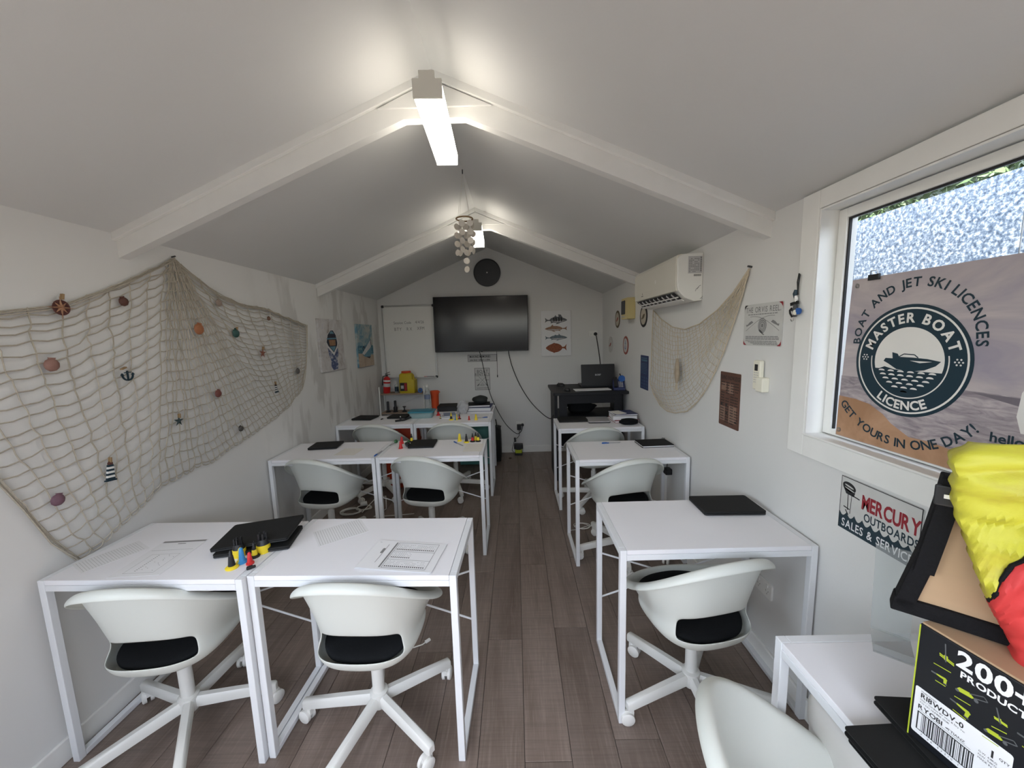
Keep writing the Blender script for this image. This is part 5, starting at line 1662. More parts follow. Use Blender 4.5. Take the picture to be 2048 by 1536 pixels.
def pen(label, p0, p1, body, cap, z=TH, group='pens on the tables'):
    d = Vector((p1[0] - p0[0], p1[1] - p0[1], 0))
    L = d.length
    t = thing('pen', label, 'pen', (p0[0], p0[1], z + 0.0045), (0, 0, math.atan2(d.y, d.x)), group)
    MB().cyl((L * 0.36, 0, 0), (L * 0.93, 0, 0), 0.0038, n=10).build('barrel', body, t, smooth=True)
    MB().tube([(L * 0.93, 0, 0), (L, 0, 0)], [0.0032, 0.001], 10).build('tip', 'steel', t, smooth=True)
    MB().tube([(0, 0, 0), (L * 0.02, 0, 0), (L * 0.36, 0, 0)], [0.003, 0.0044, 0.0044], 10).build('cap', cap, t, smooth=True)
    MB().box(L * 0.02, L * 0.25, -0.0012, 0.0012, 0.004, 0.0065).build('clip', cap, t)
pen('blue-capped clear pen on the right-hand table beside the notebook', (0.628, 2.752), (0.775, 2.764), 'silver_mat', 'blue')
pen('blue-capped pen at the front joint of the middle-row tables', (-1.016, 2.575), (-1.004, 2.705), 'silver_mat', 'blue')
pen('dark pen lying behind the blue-capped pen on the middle-row joint', (-0.972, 2.955), (-0.992, 2.825), 'silver_mat', 'dark_grey')
pen('blue pen beside the small card on the middle-row aisle table', (-0.504, 2.895), (-0.412, 2.775), 'silver_mat', 'blue')
pen('blue pen near the aisle corner of the furthest table', (-0.30, 3.765), (-0.44, 3.738), 'silver_mat', 'blue')
pen('black and white marker by the laptop on the furthest left table', (-1.40, 3.79), (-1.37, 3.90), 'white_plastic', 'black')
ci = thing('marker_cap', 'small black marker cap lying on the joint of the front tables', 'cap', (-0.992, 1.283, TH + 0.006), (0, 0, R(38)))
MB().tube([(-0.014, 0, 0), (-0.012, 0, 0), (0.0, 0, 0), (0.002, 0, 0), (0.014, 0, 0), (0.015, 0, 0)], [0.004, 0.006, 0.006, 0.0052, 0.0052, 0.003], 12).build('shell', 'black', ci, smooth=True)
MB().box(-0.012, 0.006, -0.0015, 0.0015, 0.0055, 0.008).build('clip', 'black', ci)
# ---- navigation mark models
GB = 'toy navigation marks on the tables'
def nav(label, x, y, h, base, body, top, kind='cones', z=TH, rot=0, tip=None):
    """turned plastic sea-mark: foot, tapered body with a second colour band, topmark"""
    t = thing('navigation_mark', label, 'toy buoy', (x, y, z), (0, 0, R(rot)), GB)
    if tip:
        t.rotation_euler = (R(tip[0]), R(tip[1]), R(rot))
    k = h / 0.065
    if kind == 'cone':
        MB().lathe([(0.020 * k, 0), (0.020 * k, 0.005 * k), (0.016 * k, 0.008 * k)], 18).build('foot', base, t, smooth=True)
        MB().lathe([(0.0155 * k, 0.008 * k), (0.009 * k, 0.058 * k), (0.006 * k, 0.065 * k)], 18).build('body', body, t, smooth=True)
    elif kind == 'dome':
        MB().lathe([(0.018 * k, 0), (0.019 * k, 0.012 * k), (0.016 * k, 0.016 * k)], 18).build('foot', base, t, smooth=True)
        MB().lathe([(0.016 * k, 0.016 * k), (0.016 * k, 0.032 * k), (0.010 * k, 0.050 * k), (0.002 * k, 0.062 * k)], 18).build('body', body, t, smooth=True)
    elif kind == 'split':
        for sgn, m in ((1, body), (-1, base)):
            n = 9
            rg = []
            for r_, zz in ((0.019, 0), (0.019, 0.008), (0.013, 0.012), (0.008, 0.060), (0.004, 0.065)):
                rg.append([(r_ * k * math.cos(-PI / 2 + PI * q / (n - 1)) * sgn, r_ * k * math.sin(-PI / 2 + PI * q / (n - 1)), zz * k) for q in range(n)])
            MB().skin(rg).build('half', m, t, smooth=True)
    elif kind == 'drum':
        MB().lathe([(0.020 * k, 0), (0.020 * k, 0.028 * k)], 20).build('foot', base, t, smooth=True)
        MB().lathe([(0.0195 * k, 0.028 * k), (0.014 * k, 0.045 * k)], 20).build('body', body, t, smooth=True)
        for q in range(5):
            a = 2 * PI * q / 5
            MB().obox((0.011 * k * math.cos(a), 0.011 * k * math.sin(a), 0.055 * k), (0.0025 * k, 0, 0), (0, 0.0025 * k, 0), (0, 0, 0.010 * k)).build('post', top, t)
    else:
        MB().lathe([(0.020 * k, 0), (0.021 * k, 0.004 * k), (0.014 * k, 0.010 * k)], 18).build('foot', base, t, smooth=True)
        MB().lathe([(0.0115 * k, 0.010 * k), (0.0085 * k, 0.034 * k)], 16).build('body', body, t, smooth=True)
        MB().lathe([(0.0085 * k, 0.034 * k), (0.007 * k, 0.046 * k), (0.003 * k, 0.047 * k)], 16).build('collar', top, t, smooth=True)
        MB().lathe([(0.007 * k, 0.046 * k), (0.001 * k, 0.056 * k)], 12).build('topmark', top, t, smooth=True)
        MB().lathe([(0.006 * k, 0.055 * k), (0.001 * k, 0.066 * k)], 12).build('topmark', top, t, smooth=True)
    return t
nav('yellow-footed black mark nearest the front edge of the front left table', -1.069, 1.292, 0.068, 'yellow', 'black', 'black')
nav('half blue half yellow mark beside the red and white dome', -1.056, 1.325, 0.060, 'yellow', 'blue_bright', 'blue', 'split', rot=-10)
nav('red and white dome mark on the front left table', -1.018, 1.316, 0.046, 'red', 'red', 'white_plastic', 'split', rot=170)
nav('black-footed yellow mark between the two drums', -1.032, 1.362, 0.058, 'black', 'yellow', 'black')
nav('yellow drum mark with black posts on the left, under the laptop edge', -1.098, 1.372, 0.072, 'yellow', 'black', 'black', 'drum')
nav('yellow drum mark with black posts on the right, beside the table joint', -1.020, 1.398, 0.078, 'yellow', 'black', 'black', 'drum', rot=20)
nav('small yellow mark hidden between the drums', -1.058, 1.400, 0.045, 'yellow', 'black', 'black')
nav('front red cone on the middle-row aisle table', -0.885, 2.765, 0.055, 'red', 'red', 'red', 'cone')
nav('rear red cone on the middle-row aisle table', -0.915, 2.895, 0.055, 'red', 'red', 'red', 'cone')
nav('left green cone tipped over on the middle-row table', -0.962, 2.90, 0.048, 'green', 'green', 'green', 'cone', TH + 0.017, 0, (70, 30))
nav('right green cone tipped over on the middle-row table', -0.858, 2.815, 0.048, 'green', 'green', 'green', 'cone', TH + 0.017, 0, (-60, 40))
nav('black mark lying on its side next to the middle-row laptop', -0.842, 2.80, 0.060, 'black', 'black', 'black', 'cones', TH + 0.018, 30, (62, 0))
nav('black and yellow mark behind the middle-row laptop', -0.848, 2.935, 0.068, 'black', 'yellow', 'black')
nav('plain yellow mark at the right of the middle-row aisle table', -0.462, 2.925, 0.060, 'yellow', 'yellow', 'yellow', 'cone')
nav('yellow-footed black mark beside the small card', -0.402, 2.879, 0.070, 'yellow', 'black', 'black')
nav('black-footed red mark beside the small card', -0.356, 2.900, 0.068, 'black', 'red', 'black')
nav('black-footed yellow mark at the aisle corner of the middle-row table', -0.312, 2.903, 0.068, 'black', 'yellow', 'black')
nav('yellow mark partly hidden at the aisle corner of the middle-row table', -0.335, 2.94, 0.066, 'yellow', 'yellow', 'black')
nav('red mark beside the teal tub on the furthest table', -0.838, 3.945, 0.075, 'red', 'red', 'black')
nav('low black and yellow mark in front of the magazines', -0.784, 3.784, 0.036, 'black', 'yellow', 'black')
nav('tall yellow and black mark in front of the magazines', -0.660, 3.705, 0.075, 'yellow', 'black', 'yellow')
nav('blue and yellow mark in front of the magazines', -0.609, 3.700, 0.060, 'blue_bright', 'yellow', 'blue', 'split')
nav('black and red mark in front of the plastic bag', -0.582, 3.737, 0.056, 'black', 'red', 'black')
nav('red and white dome mark on the furthest table', -0.479, 3.685, 0.042, 'red', 'red', 'white_plastic', 'split', rot=170)
nav('yellow cone mark at the aisle end of the furthest table', -0.409, 3.678, 0.058, 'yellow', 'yellow', 'yellow', 'cone')
# ---- papers
def sheet(name, label, quad, m='paper', z=TH + 0.0004, th=0.0006):
    """flat sheet: quad = near-left, near-right, far-right, far-left corners (x, y)"""
    c = Vector((sum(p[0] for p in quad) / 4, sum(p[1] for p in quad) / 4, z))
    a = math.atan2(quad[1][1] - quad[0][1] + quad[2][1] - quad[3][1], quad[1][0] - quad[0][0] + quad[2][0] - quad[3][0])
    w_ = (math.dist(quad[0], quad[1]) + math.dist(quad[3], quad[2])) / 2
    d_ = (math.dist(quad[0], quad[3]) + math.dist(quad[1], quad[2])) / 2
    t = thing(name, label, 'paper', c, (0, 0, a))
    MB().box(-w_ / 2, w_ / 2, -d_ / 2, d_ / 2, 0, th).build('leaf', m, t)
    return t, w_, d_
t, w_, d_ = sheet('question_card', 'lined white card overhanging the net side of the front left table', [(-1.720, 1.335), (-1.620, 1.278), (-1.520, 1.440), (-1.625, 1.500)])
mb = MB()
for k in range(22):
    mb.rect(-w_ * 0.45, -d_ * 0.46 + k * d_ * 0.042, w_ * 0.45, -d_ * 0.46 + k * d_ * 0.042 + 0.0012, 0.0008)
o = mb.build('ruled_lines', 'ink_pale', t)
o['kind'] = 'stuff'
t, w_, d_ = sheet('answer_sheet', 'white answer sheet with grey heading bar in the middle of the front left table', [(-1.475, 1.253), (-1.310, 1.253), (-1.325, 1.505), (-1.520, 1.483)])
MB().rect(-w_ * 0.48, d_ * 0.44, w_ * 0.48, d_ * 0.49, 0.0008).build('heading_bar', 'ink_grey', t)
mb = MB()
mb.rect(-w_ * 0.08, d_ * 0.38, w_ * 0.1, d_ * 0.40, 0.0008).rect(-w_ * 0.45, d_ * 0.20, w_ * 0.45, d_ * 0.205, 0.0008)
mb.line([(-w_ * 0.3, d_ * 0.08), (w_ * 0.3, d_ * 0.08), (w_ * 0.3, -d_ * 0.42), (-w_ * 0.3, -d_ * 0.42), (-w_ * 0.3, d_ * 0.08)], 0.001, 0.0008)
for k in range(14):
    mb.flat(ell(-w_ * 0.12, d_ * 0.05 - k * d_ * 0.032, 0.003, 0.0018, 8), 0.0008)
rnd = random.Random(11)
for k in range(14):
    mb.flat(ell(rnd.uniform(-0.05, 0.28) * w_, d_ * 0.05 - k * d_ * 0.032, 0.0022, 0.0014, 6), 0.0008)
mb.build('printed_grid', 'ink_grey', t)
t, w_, d_ = sheet('question_card', 'lined white card at the rear of the front aisle table', [(-0.903, 1.542), (-0.816, 1.425), (-0.650, 1.531), (-0.736, 1.651)])
mb = MB()
for k in range(26):
    x = -w_ * 0.46 + k * w_ * 0.0365
    mb.rect(x, -d_ * 0.45, x + 0.0012, d_ * 0.45, 0.0008)
for k in range(26):
    y_ = -d_ * 0.46 + k * d_ * 0.0365
    mb.rect(-w_ * 0.45, y_, w_ * 0.45, y_ + 0.0012, 0.0008)
mb = MB()
for k in range(20):
    y_ = -d_ * 0.46 + k * d_ * 0.047
    mb.rect(-w_ * 0.46, y_, w_ * 0.46, y_ + 0.0016, 0.0008)
o = mb.build('ruled_lines', 'ink_pale', t)
o['kind'] = 'stuff'
# stapled booklet: several curling leaves with a printed chart
bk = thing('chart_booklet', 'stapled booklet of printed answer charts on the front aisle table', 'booklet', (-0.452, 1.343, TH), (0, 0, R(-7.5)))
BW, BD = 0.285, 0.186
for k in range(4):
    mb = MB()
    n = 10
    rows = []
    for q in range(n + 1):
        x = -BW / 2 + BW * q / n
        zz = 0.0008 + 0.0010 * k + 0.008 * max(0, (-x - BW * 0.15) / BW) ** 1.3 * (1 + 0.3 * k)
        rows.append((x + 0.002 * k, zz))
    for (x0, z0), (x1, z1_) in zip(rows, rows[1:]):
        mb.add([(x0, -BD / 2, z0), (x1, -BD / 2, z1_), (x1, BD / 2, z1_), (x0, BD / 2, z0)], [(0, 1, 2, 3)])
    mb.build('leaf', 'paper', bk, solid=0.0004)
zt = 0.0050
MB().add([(-BW * 0.47, -BD / 2, 0.0076), (-BW * 0.42, -BD / 2, 0.0069), (-BW * 0.42, BD / 2, 0.0069), (-BW * 0.47, BD / 2, 0.0076)], [(0, 1, 2, 3)]).build('heading_bar', 'ink', bk)
mb = MB()
mb.line([(-BW * 0.16, -BD * 0.44), (BW * 0.42, -BD * 0.44), (BW * 0.42, BD * 0.44), (-BW * 0.16, BD * 0.44), (-BW * 0.16, -BD * 0.44)], 0.0016, zt)
for y_ in (0.13, -0.16):
    mb.line([(-BW * 0.16, BD * y_), (BW * 0.42, BD * y_)], 0.0014, zt)
mb.line([(-BW * 0.19, -BD * 0.44), (-BW * 0.19, BD * 0.44)], 0.006, zt + 0.0005)
mb.line([(-BW * 0.29, -BD * 0.3), (-BW * 0.29, BD * 0.35)], 0.0016, zt + 0.0012)
mb.flat(rrect(0.010, 0.034, 0.004, 3, -BW * 0.31, 0.02), zt + 0.0014)
mb.build('chart_rules', 'ink_grey', bk)
mb = MB()
rnd = random.Random(12)
for row, (yy, n) in enumerate(((0.20, 20), (-0.08, 10), (-0.38, 20))):
    for k in range(n):
        x = -BW * 0.13 + k * BW * 0.027
        mb.flat(ell(x, BD * yy, 0.0022, 0.0038, 8), zt)
        for q in range(3):
            if rnd.random() < 0.75:
                mb.rect(x - 0.0014, BD * (yy + 0.06 + 0.05 * q), x + 0.0016, BD * (yy + 0.06 + 0.05 * q) + 0.0016, zt)
o = mb.build('answer_marks', 'ink', bk)
o['kind'] = 'stuff'
MB().cyl((-BW * 0.44, BD * 0.40, 0.0085), (-BW * 0.41, BD * 0.40, 0.0080), 0.0006, n=6).build('staple', 'steel', bk)
sheet('blank_card', 'blank cream card at the front of the middle-row table by the left wall', [(-1.335, 2.630), (-1.180, 2.622), (-1.172, 2.785), (-1.322, 2.795)], 'paper_cream')
sheet('blank_card', 'blank cream card at the aisle corner of the middle-row table', [(-0.390, 2.640), (-0.258, 2.640), (-0.270, 2.830), (-0.405, 2.835)], 'paper_cream')
sheet('loose_paper', 'loose white paper at the aisle end of the furthest table', [(-0.50, 3.70), (-0.30, 3.70), (-0.29, 3.95), (-0.48, 3.96)], 'paper')
# ---- things on the furthest pair
tb = thing('storage_tub', 'clear plastic tub with teal lid on the furthest table', 'tub', (-0.995, 3.885, TH), (0, 0, R(2)))
rg = [[(x * f, y_ * f, z_) for x, y_ in rrect(0.25, 0.165, 0.03)] for f, z_ in ((0.88, 0.001), (0.90, 0.004), (1.0, 0.058))]
MB().skin(rg, True, False).build('body', 'plastic_tub', tb, smooth=True, solid=0.002)
MB().prism(rrect(0.268, 0.182, 0.03), 0.058, 0.072).build('lid', 'teal_lid' if 'teal_lid' in MATS else mat('teal_lid', (0.03, 0.20, 0.28), 0.4), tb, bevel=0.004)
MB().prism(rrect(0.21, 0.125, 0.02), 0.072, 0.075).build('lid_panel', 'teal_lid', tb, bevel=0.002)
MB().box(-0.02, 0.02, 0.083, 0.095, 0.050, 0.066).build('latch', 'teal_lid', tb)
hd = thing('tiller_grip', 'black angled tiller handle in front of the teal tub', 'tiller', (-1.165, 3.70, TH), (0, 0, R(28)))
MB().tube([(-0.055, 0, 0.010), (0.035, 0, 0.010), (0.06, 0.01, 0.014), (0.11, 0.055, 0.018)], [0.010, 0.010, 0.009, 0.009], 10).build('grip', 'black', hd, smooth=True)
MB().cyl((0.0, 0.006, 0.010), (0.0, 0.012, 0.040), 0.010, 0.006, 12).build('stem', 'black', hd, smooth=True)
MB().lathe([(0.005, 0.040), (0.007, 0.045), (0.003, 0.051)], 12, (0.0, 0.012, 0)).build('knob', 'white_plastic', hd, smooth=True)
# magazines
def book(label, x, y, z, w_, d_, h_, rz, cover, page='paper', cat='book', name='book'):
    t = thing(name, label, cat, (x, y, z), (0, 0, R(rz)))
    MB().box(-w_ / 2, w_ / 2, -d_ / 2, d_ / 2, 0, h_ * 0.08 + 0.0008).build('back_cover', cover, t)
    MB().box(-w_ / 2 + 0.002, w_ / 2 - 0.003, -d_ / 2 + 0.003, d_ / 2 - 0.003, h_ * 0.08 + 0.0008, h_ - h_ * 0.08 - 0.0008).build('pages', page, t)
    MB().box(-w_ / 2, w_ / 2, -d_ / 2, d_ / 2, h_ - h_ * 0.08 - 0.0008, h_).build('front_cover', cover, t)
    return t
book('lowest magazine of the pile on the furthest table', -0.700, 3.855, TH + 0.0005, 0.16, 0.20, 0.010, 8, 'paper', name='magazine', cat='magazine')
book('middle magazine of the pile on the furthest table', -0.695, 3.860, TH + 0.011, 0.155, 0.195, 0.010, -4, 'paper_grey', name='magazine', cat='magazine')
mat('cover_blue', (0.16, 0.20, 0.30), 0.4, var=0.5, scale=14)
book('topmost blue-covered magazine of the pile on the furthest table', -0.700, 3.850, TH + 0.0215, 0.12, 0.17, 0.009, 14, 'cover_blue', name='magazine', cat='magazine')
def crumple(name, label, cat, loc, rad, m, seed, sub=3, amp=0.3, part='film'):
    rnd = random.Random(seed)
    bm = bmesh.new()
    bmesh.ops.create_icosphere(bm, subdivisions=sub, radius=1.0)
    from mathutils import noise as mn
    off = Vector((rnd.uniform(0, 50), rnd.uniform(0, 50), rnd.uniform(0, 50)))
    for v in bm.verts:
        n = mn.noise(v.co * 1.7 + off) * amp + abs(mn.noise(v.co * 4.1 + off)) * amp * 0.7
        p = v.co * (1 + n)
        v.co = Vector((p.x * rad[0], p.y * rad[1], max(p.z, -0.92) * rad[2] + rad[2] * 0.92))
    t = thing(name, label, cat, loc)
    me = bpy.data.meshes.new(part)
    bm.to_mesh(me)
    bm.free()
    o = bpy.data.objects.new(part, me)
    finish(o, m, t, smooth=False)
    for p in o.data.polygons:
        p.use_smooth = True
    return t
# ================================================================== back of the room
# white bench behind the furthest tables
bch = thing('side_bench', 'plain white bench behind the furthest tables', 'bench', (-0.66, 4.28, 0))
MB().box(-0.40, 0.40, -0.20, 0.20, 0.725, TH - 0.002).build('top', 'table', bch, bevel=0.002)
for sx in (-1, 1):
    for sy in (-1, 1):
        MB().box(sx * 0.38 - 0.014, sx * 0.38 + 0.014, sy * 0.18 - 0.014, sy * 0.18 + 0.014, 0, 0.725).build('leg', 'tmetal', bch)
ZB = TH - 0.002
book('black flat document case on the bench behind the furthest table', -0.745, 4.26, ZB, 0.30, 0.22, 0.055, 2, 'black_matt', 'black', 'case', 'document_case')
book('navy ring folder on the bench by the gable wall', -0.415, 4.23, ZB, 0.27, 0.26, 0.045, -3, 'purple_navy', 'paper', 'folder', 'ring_folder')
book('black ring folder lying on the navy folder', -0.430, 4.24, ZB + 0.045, 0.25, 0.23, 0.020, 3, 'black_matt', 'paper', 'folder', 'ring_folder')
crumple('soft_pouch', 'dark green-black soft pouch on top of the folders', 'pouch', (-0.415, 4.24, ZB + 0.065), (0.085, 0.07, 0.048), mat('pouch', (0.018, 0.022, 0.022), 0.7, var=0.2, scale=20), 5, 3, 0.14, 'fabric')
crumple('plastic_bag', 'crumpled clear plastic bag beside the black document case', 'plastic bag', (-0.585, 4.02, TH), (0.055, 0.05, 0.065), 'poly_bag', 9, 4, 0.45)
wr = thing('water_bottle', 'clear plastic drink bottle with blue label beside the shelf', 'bottle', (-1.015, 4.24, ZB))
MB().lathe([(0.030, 0), (0.034, 0.004), (0.034, 0.10), (0.031, 0.115), (0.034, 0.13), (0.034, 0.19), (0.022, 0.235), (0.012, 0.255), (0.012, 0.275)], 20).build('body', 'pet', wr, smooth=True)
MB().lathe([(0.0348, 0.135), (0.0348, 0.185)], 20, cap0=False, cap1=False).build('label', 'cover_blue', wr, smooth=True)
MB().lathe([(0.0145, 0.268), (0.0145, 0.288), (0.012, 0.290)], 16).build('cap', 'white_plastic', wr, smooth=True)
oc = thing('orange_container', 'tall orange-red plastic container beside the drink bottle', 'container', (-0.955, 4.36, ZB))
MB().lathe([(0.040, 0), (0.042, 0.005), (0.046, 0.16), (0.048, 0.165), (0.050, 0.17), (0.050, 0.19), (0.045, 0.195)], 22).build('body', 'orange_red', oc, smooth=True)
MB().lathe([(0.050, 0.188), (0.052, 0.192), (0.052, 0.205), (0.046, 0.210)], 22).build('lid', 'orange_red', oc, smooth=True)
MB().box(0.046, 0.062, -0.012, 0.012, 0.188, 0.198).build('lid_tab', 'orange_red', oc)
# shelf unit in the left corner
sh = thing('shelf_unit', 'small white-posted shelf unit with chipboard shelves in the left corner', 'shelf', (-1.462, 4.84, 0))
for sx in (-1, 1):
    for sy in (-1, 1):
        MB().box(sx * 0.285 - 0.008, sx * 0.285 + 0.008, sy * 0.085 - 0.008, sy * 0.085 + 0.008, 0, 0.965).build('post', 'white_plastic', sh)
for z_ in (0.25, 0.615, 0.862):
    MB().box(-0.277, 0.277, -0.092, 0.092, z_, z_ + 0.016).build('shelf_board', 'chipboard', sh)
MB().cyl((-0.28, 0.088, 0.62), (0.28, 0.088, 0.85), 0.003, n=6).build('brace', 'white_plastic', sh)
ZS, ZL = 0.878, 0.631
fe = thing('fire_extinguisher', 'small red fire extinguisher with white label band on the corner shelf', 'fire extinguisher', (-1.675, 4.82, ZS), (R(0), R(4), 0))
MB().lathe([(0.040, 0), (0.044, 0.006), (0.044, 0.175), (0.038, 0.195), (0.020, 0.212), (0.014, 0.216)], 22).build('cylinder', 'red', fe, smooth=True)
MB().lathe([(0.0446, 0.150), (0.0446, 0.172)], 22, cap0=False, cap1=False).build('label_band', 'paper', fe, smooth=True)
MB().lathe([(0.0447, 0.085), (0.0447, 0.128)], 22, cap0=False, cap1=False).build('instruction_label', 'paper_grey', fe, smooth=True)
MB().cyl((0, 0, 0.214), (0, 0, 0.235), 0.014, n=12).build('valve', 'dark_grey', fe)
MB().bar((-0.02, 0, 0.238), (0.045, -0.01, 0.246), 0.014, 0.007).build('carry_handle', 'black', fe)
MB().bar((-0.02, 0, 0.248), (0.04, -0.01, 0.276), 0.014, 0.006).build('squeeze_lever', 'black', fe)
MB().tube([(-0.012, 0, 0.225), (-0.045, -0.01, 0.215), (-0.052, -0.012, 0.16), (-0.050, -0.012, 0.10)], 0.006, 8).build('hose', 'black', fe, smooth=True)
sb_ = thing('sanitiser_bottle', 'small clear pump bottle with dark label between extinguisher and yellow jug', 'bottle', (-1.545, 4.82, ZS))
MB().lathe([(0.022, 0), (0.023, 0.003), (0.023, 0.095), (0.012, 0.112), (0.010, 0.118)], 18).build('body', 'pet', sb_, smooth=True)
MB().lathe([(0.0234, 0.02), (0.0234, 0.08)], 18, cap0=False, cap1=False).build('label', 'navy', sb_, smooth=True)
MB().lathe([(0.011, 0.116), (0.011, 0.132), (0.004, 0.134), (0.004, 0.146)], 12).build('pump', 'white_plastic', sb_, smooth=True)
MB().bar((0.004, 0, 0.148), (-0.024, -0.004, 0.145), 0.008, 0.006).build('nozzle', 'white_plastic', sb_)
yj = thing('yellow_jug', 'square yellow jug with red lid and dark label on the corner shelf', 'jug', (-1.392, 4.83, ZS))
mat('jug_yellow', (0.52, 0.40, 0.02), 0.45, var=0.05)
rg = [[(x + dx, y_, z_) for x, y_ in rrect(w_, d_, 0.018)] for w_, d_, dx, z_ in ((0.19, 0.145, 0, 0.0), (0.20, 0.15, 0, 0.006), (0.20, 0.15, 0, 0.165), (0.165, 0.135, -0.016, 0.182), (0.155, 0.13, -0.02, 0.235), (0.12, 0.11, -0.02, 0.252), (0.10, 0.10, -0.02, 0.256))]
MB().skin(rg).build('body', 'jug_yellow', yj, smooth=True)
MB().lathe([(0.058, 0.252), (0.060, 0.256), (0.060, 0.274), (0.056, 0.278)], 24, (-0.02, 0, 0)).build('lid', 'orange_red', yj, smooth=True)
MB().tube([(0.055, -0.02, 0.235), (0.075, -0.02, 0.225), (0.078, -0.02, 0.19), (0.072, -0.02, 0.172)], 0.012, 8).build('handle', 'jug_yellow', yj, smooth=True)
MB().box(-0.085, 0.005, -0.0765, -0.075, 0.03, 0.135).build('label', 'ink', yj)
mb = MB()
for k in range(5):
    mb.box(-0.030, 0.0, -0.0772, -0.0765, 0.038 + k * 0.019, 0.050 + k * 0.019)
mb.build('label_print', 'red', yj)
MB().box(-0.075, -0.04, -0.0772, -0.0765, 0.06, 0.10).build('label_picture', 'ink_pale', yj)
br_ = thing('blue_tape', 'dark blue roll at the right end of the corner shelf', 'roll', (-1.235, 4.80, ZS + 0.028), (PI / 2, 0, 0.2))
MB().skin([[(r_ * math.cos(2 * PI * k / 24), r_ * math.sin(2 * PI * k / 24), z_) for k in range(24)] for r_, z_ in ((0.013, -0.03), (0.028, -0.03), (0.028, 0.03), (0.013, 0.03), (0.013, -0.03))], False, False).build('roll', 'blue', br_, smooth=True)
MB().cyl((0, 0, -0.028), (0, 0, 0.028), 0.0128, n=16).build('core', 'dark_grey', br_)
def stand(label, x, prof, m, y=4.80):
    t = thing('lamp_model', label, 'model light', (x, y, ZL))
    MB().lathe([(0.034, 0), (0.034, 0.006), (0.012, 0.022)], 18).build('foot', 'black', t, smooth=True)
    MB().lathe(prof, 16).build('stem', m, t, smooth=True)
stand('grey tube lamp model on the lower corner shelf', -1.665, [(0.014, 0.02), (0.016, 0.03), (0.016, 0.135), (0.010, 0.14)], 'dark_grey')
stand('black torch-shaped lamp model on the lower corner shelf', -1.570, [(0.024, 0.02), (0.026, 0.06), (0.016, 0.075), (0.016, 0.145), (0.010, 0.15)], 'black')
stand('short spool-shaped stand on the lower corner shelf', -1.455, [(0.010, 0.02), (0.008, 0.05), (0.022, 0.066), (0.024, 0.07)], 'dark_grey')
# teal drawers, bags, black case
td = thing('drawer_unit', 'teal plastic drawer unit on the floor behind the furthest tables', 'drawers', (-0.535, 4.66, 0))
MB().box(-0.185, 0.185, -0.15, 0.18, 0, 0.50).build('carcass', 'teal', td, bevel=0.006)
for k in range(2):
    d_ = MB().box(-0.165, 0.165, -0.165, -0.151, 0.02 + k * 0.24, 0.235 + k * 0.24).build('drawer', 'teal', td, bevel=0.004)
    MB().box(-0.14, 0.14, -0.170, -0.166, 0.045 + k * 0.24, 0.21 + k * 0.24).build('drawer_panel', 'teal', d_, bevel=0.003)
bb = thing('black_case', 'black upright bag with carry strap against the gable wall by the aisle', 'bag', (-0.275, 4.74, 0))
MB().skin([[(x * f, y_ * f, z_) for x, y_ in rrect(0.12, 0.30, 0.02)] for f, z_ in ((0.95, 0), (1.0, 0.02), (1.0, 0.33), (0.85, 0.40), (0.5, 0.42))]).build('body', 'black_matt', bb, smooth=True)
MB().tube([(-0.03, -0.08, 0.40), (-0.035, -0.07, 0.48), (-0.02, -0.02, 0.53), (0.0, 0.02, 0.50), (0.01, 0.06, 0.40)], 0.006, 8).build('strap', 'webbing', bb, smooth=True)
MB().tube([(0.03, -0.10, 0.40), (0.045, -0.11, 0.46), (0.07, -0.10, 0.45), (0.05, -0.09, 0.40)], 0.004, 8).build('cord_loop', 'cord_black', bb, smooth=True)
rb = thing('red_bag', 'large orange-red carry bag standing under the furthest left table', 'bag', (-1.22, 3.90, 0))
rg = []
for w_, d_, z_ in ((0.30, 0.13, 0.0), (0.34, 0.16, 0.02), (0.36, 0.17, 0.35), (0.34, 0.13, 0.58), (0.33, 0.06, 0.66), (0.33, 0.03, 0.68)):
    rg.append([(x + 0.008 * math.sin(z_ * 37 + k), y_ + 0.008 * math.cos(z_ * 23 + k * 1.7), z_) for k, (x, y_) in enumerate(rrect(w_, d_, 0.012))])
MB().skin(rg).build('body', 'bag_red', rb, smooth=True)
MB().box(-0.10, -0.02, -0.094, -0.088, 0.60, 0.625).build('tag', 'silver_mat', rb)
lt = MB()
scribble(lt, -0.10, 0.10, 0.0, 0.030, 0.0, random.Random(8), 0.014, 0.024, 0.008)
lt.v = [(v[0], -0.098, 0.30 + v[1] + 0.2 * v[0]) for v in lt.v]
lt.build('lettering', 'paper_grey', rb)
# battery charger on the floor
bc = thing('battery_charger', 'black and lime battery charger on the floor below the low socket', 'charger', (0.008, 4.86, 0))
MB().prism(rrect(0.10, 0.085, 0.012), 0.0, 0.030).build('base', 'black', bc, bevel=0.004)
MB().prism(rrect(0.092, 0.08, 0.012), 0.030, 0.072).build('body', 'lime', bc, bevel=0.005)
MB().prism(rrect(0.118, 0.085, 0.014), 0.085, 0.145).build('battery', 'black', bc, bevel=0.006)
MB().prism(rrect(0.06, 0.05, 0.01), 0.072, 0.086).build('battery_slot', 'dark_grey', bc)
lead('charger_lead', 'thin black charger lead with transformer below the low socket', [(0.022, YB - 0.02, 0.37), (0.024, YB - 0.055, 0.31), (0.018, YB - 0.06, 0.24), (-0.035, YB - 0.065, 0.19), (-0.06, YB - 0.08, 0.13), (-0.078, YB - 0.10, 0.06), (-0.055, YB - 0.11, 0.035)], 0.003, 'cord_black',
     lambda t, P: (MB().box(-0.028, 0.028, -0.045, -0.005, -0.05, 0.025).build('transformer', 'black', t, bevel=0.004), MB().obox(P[3], (0.012, 0, 0.004), (0, 0.012, 0), (-0.004, 0, 0.028)).build('inline_block', 'black', t, bevel=0.003)))
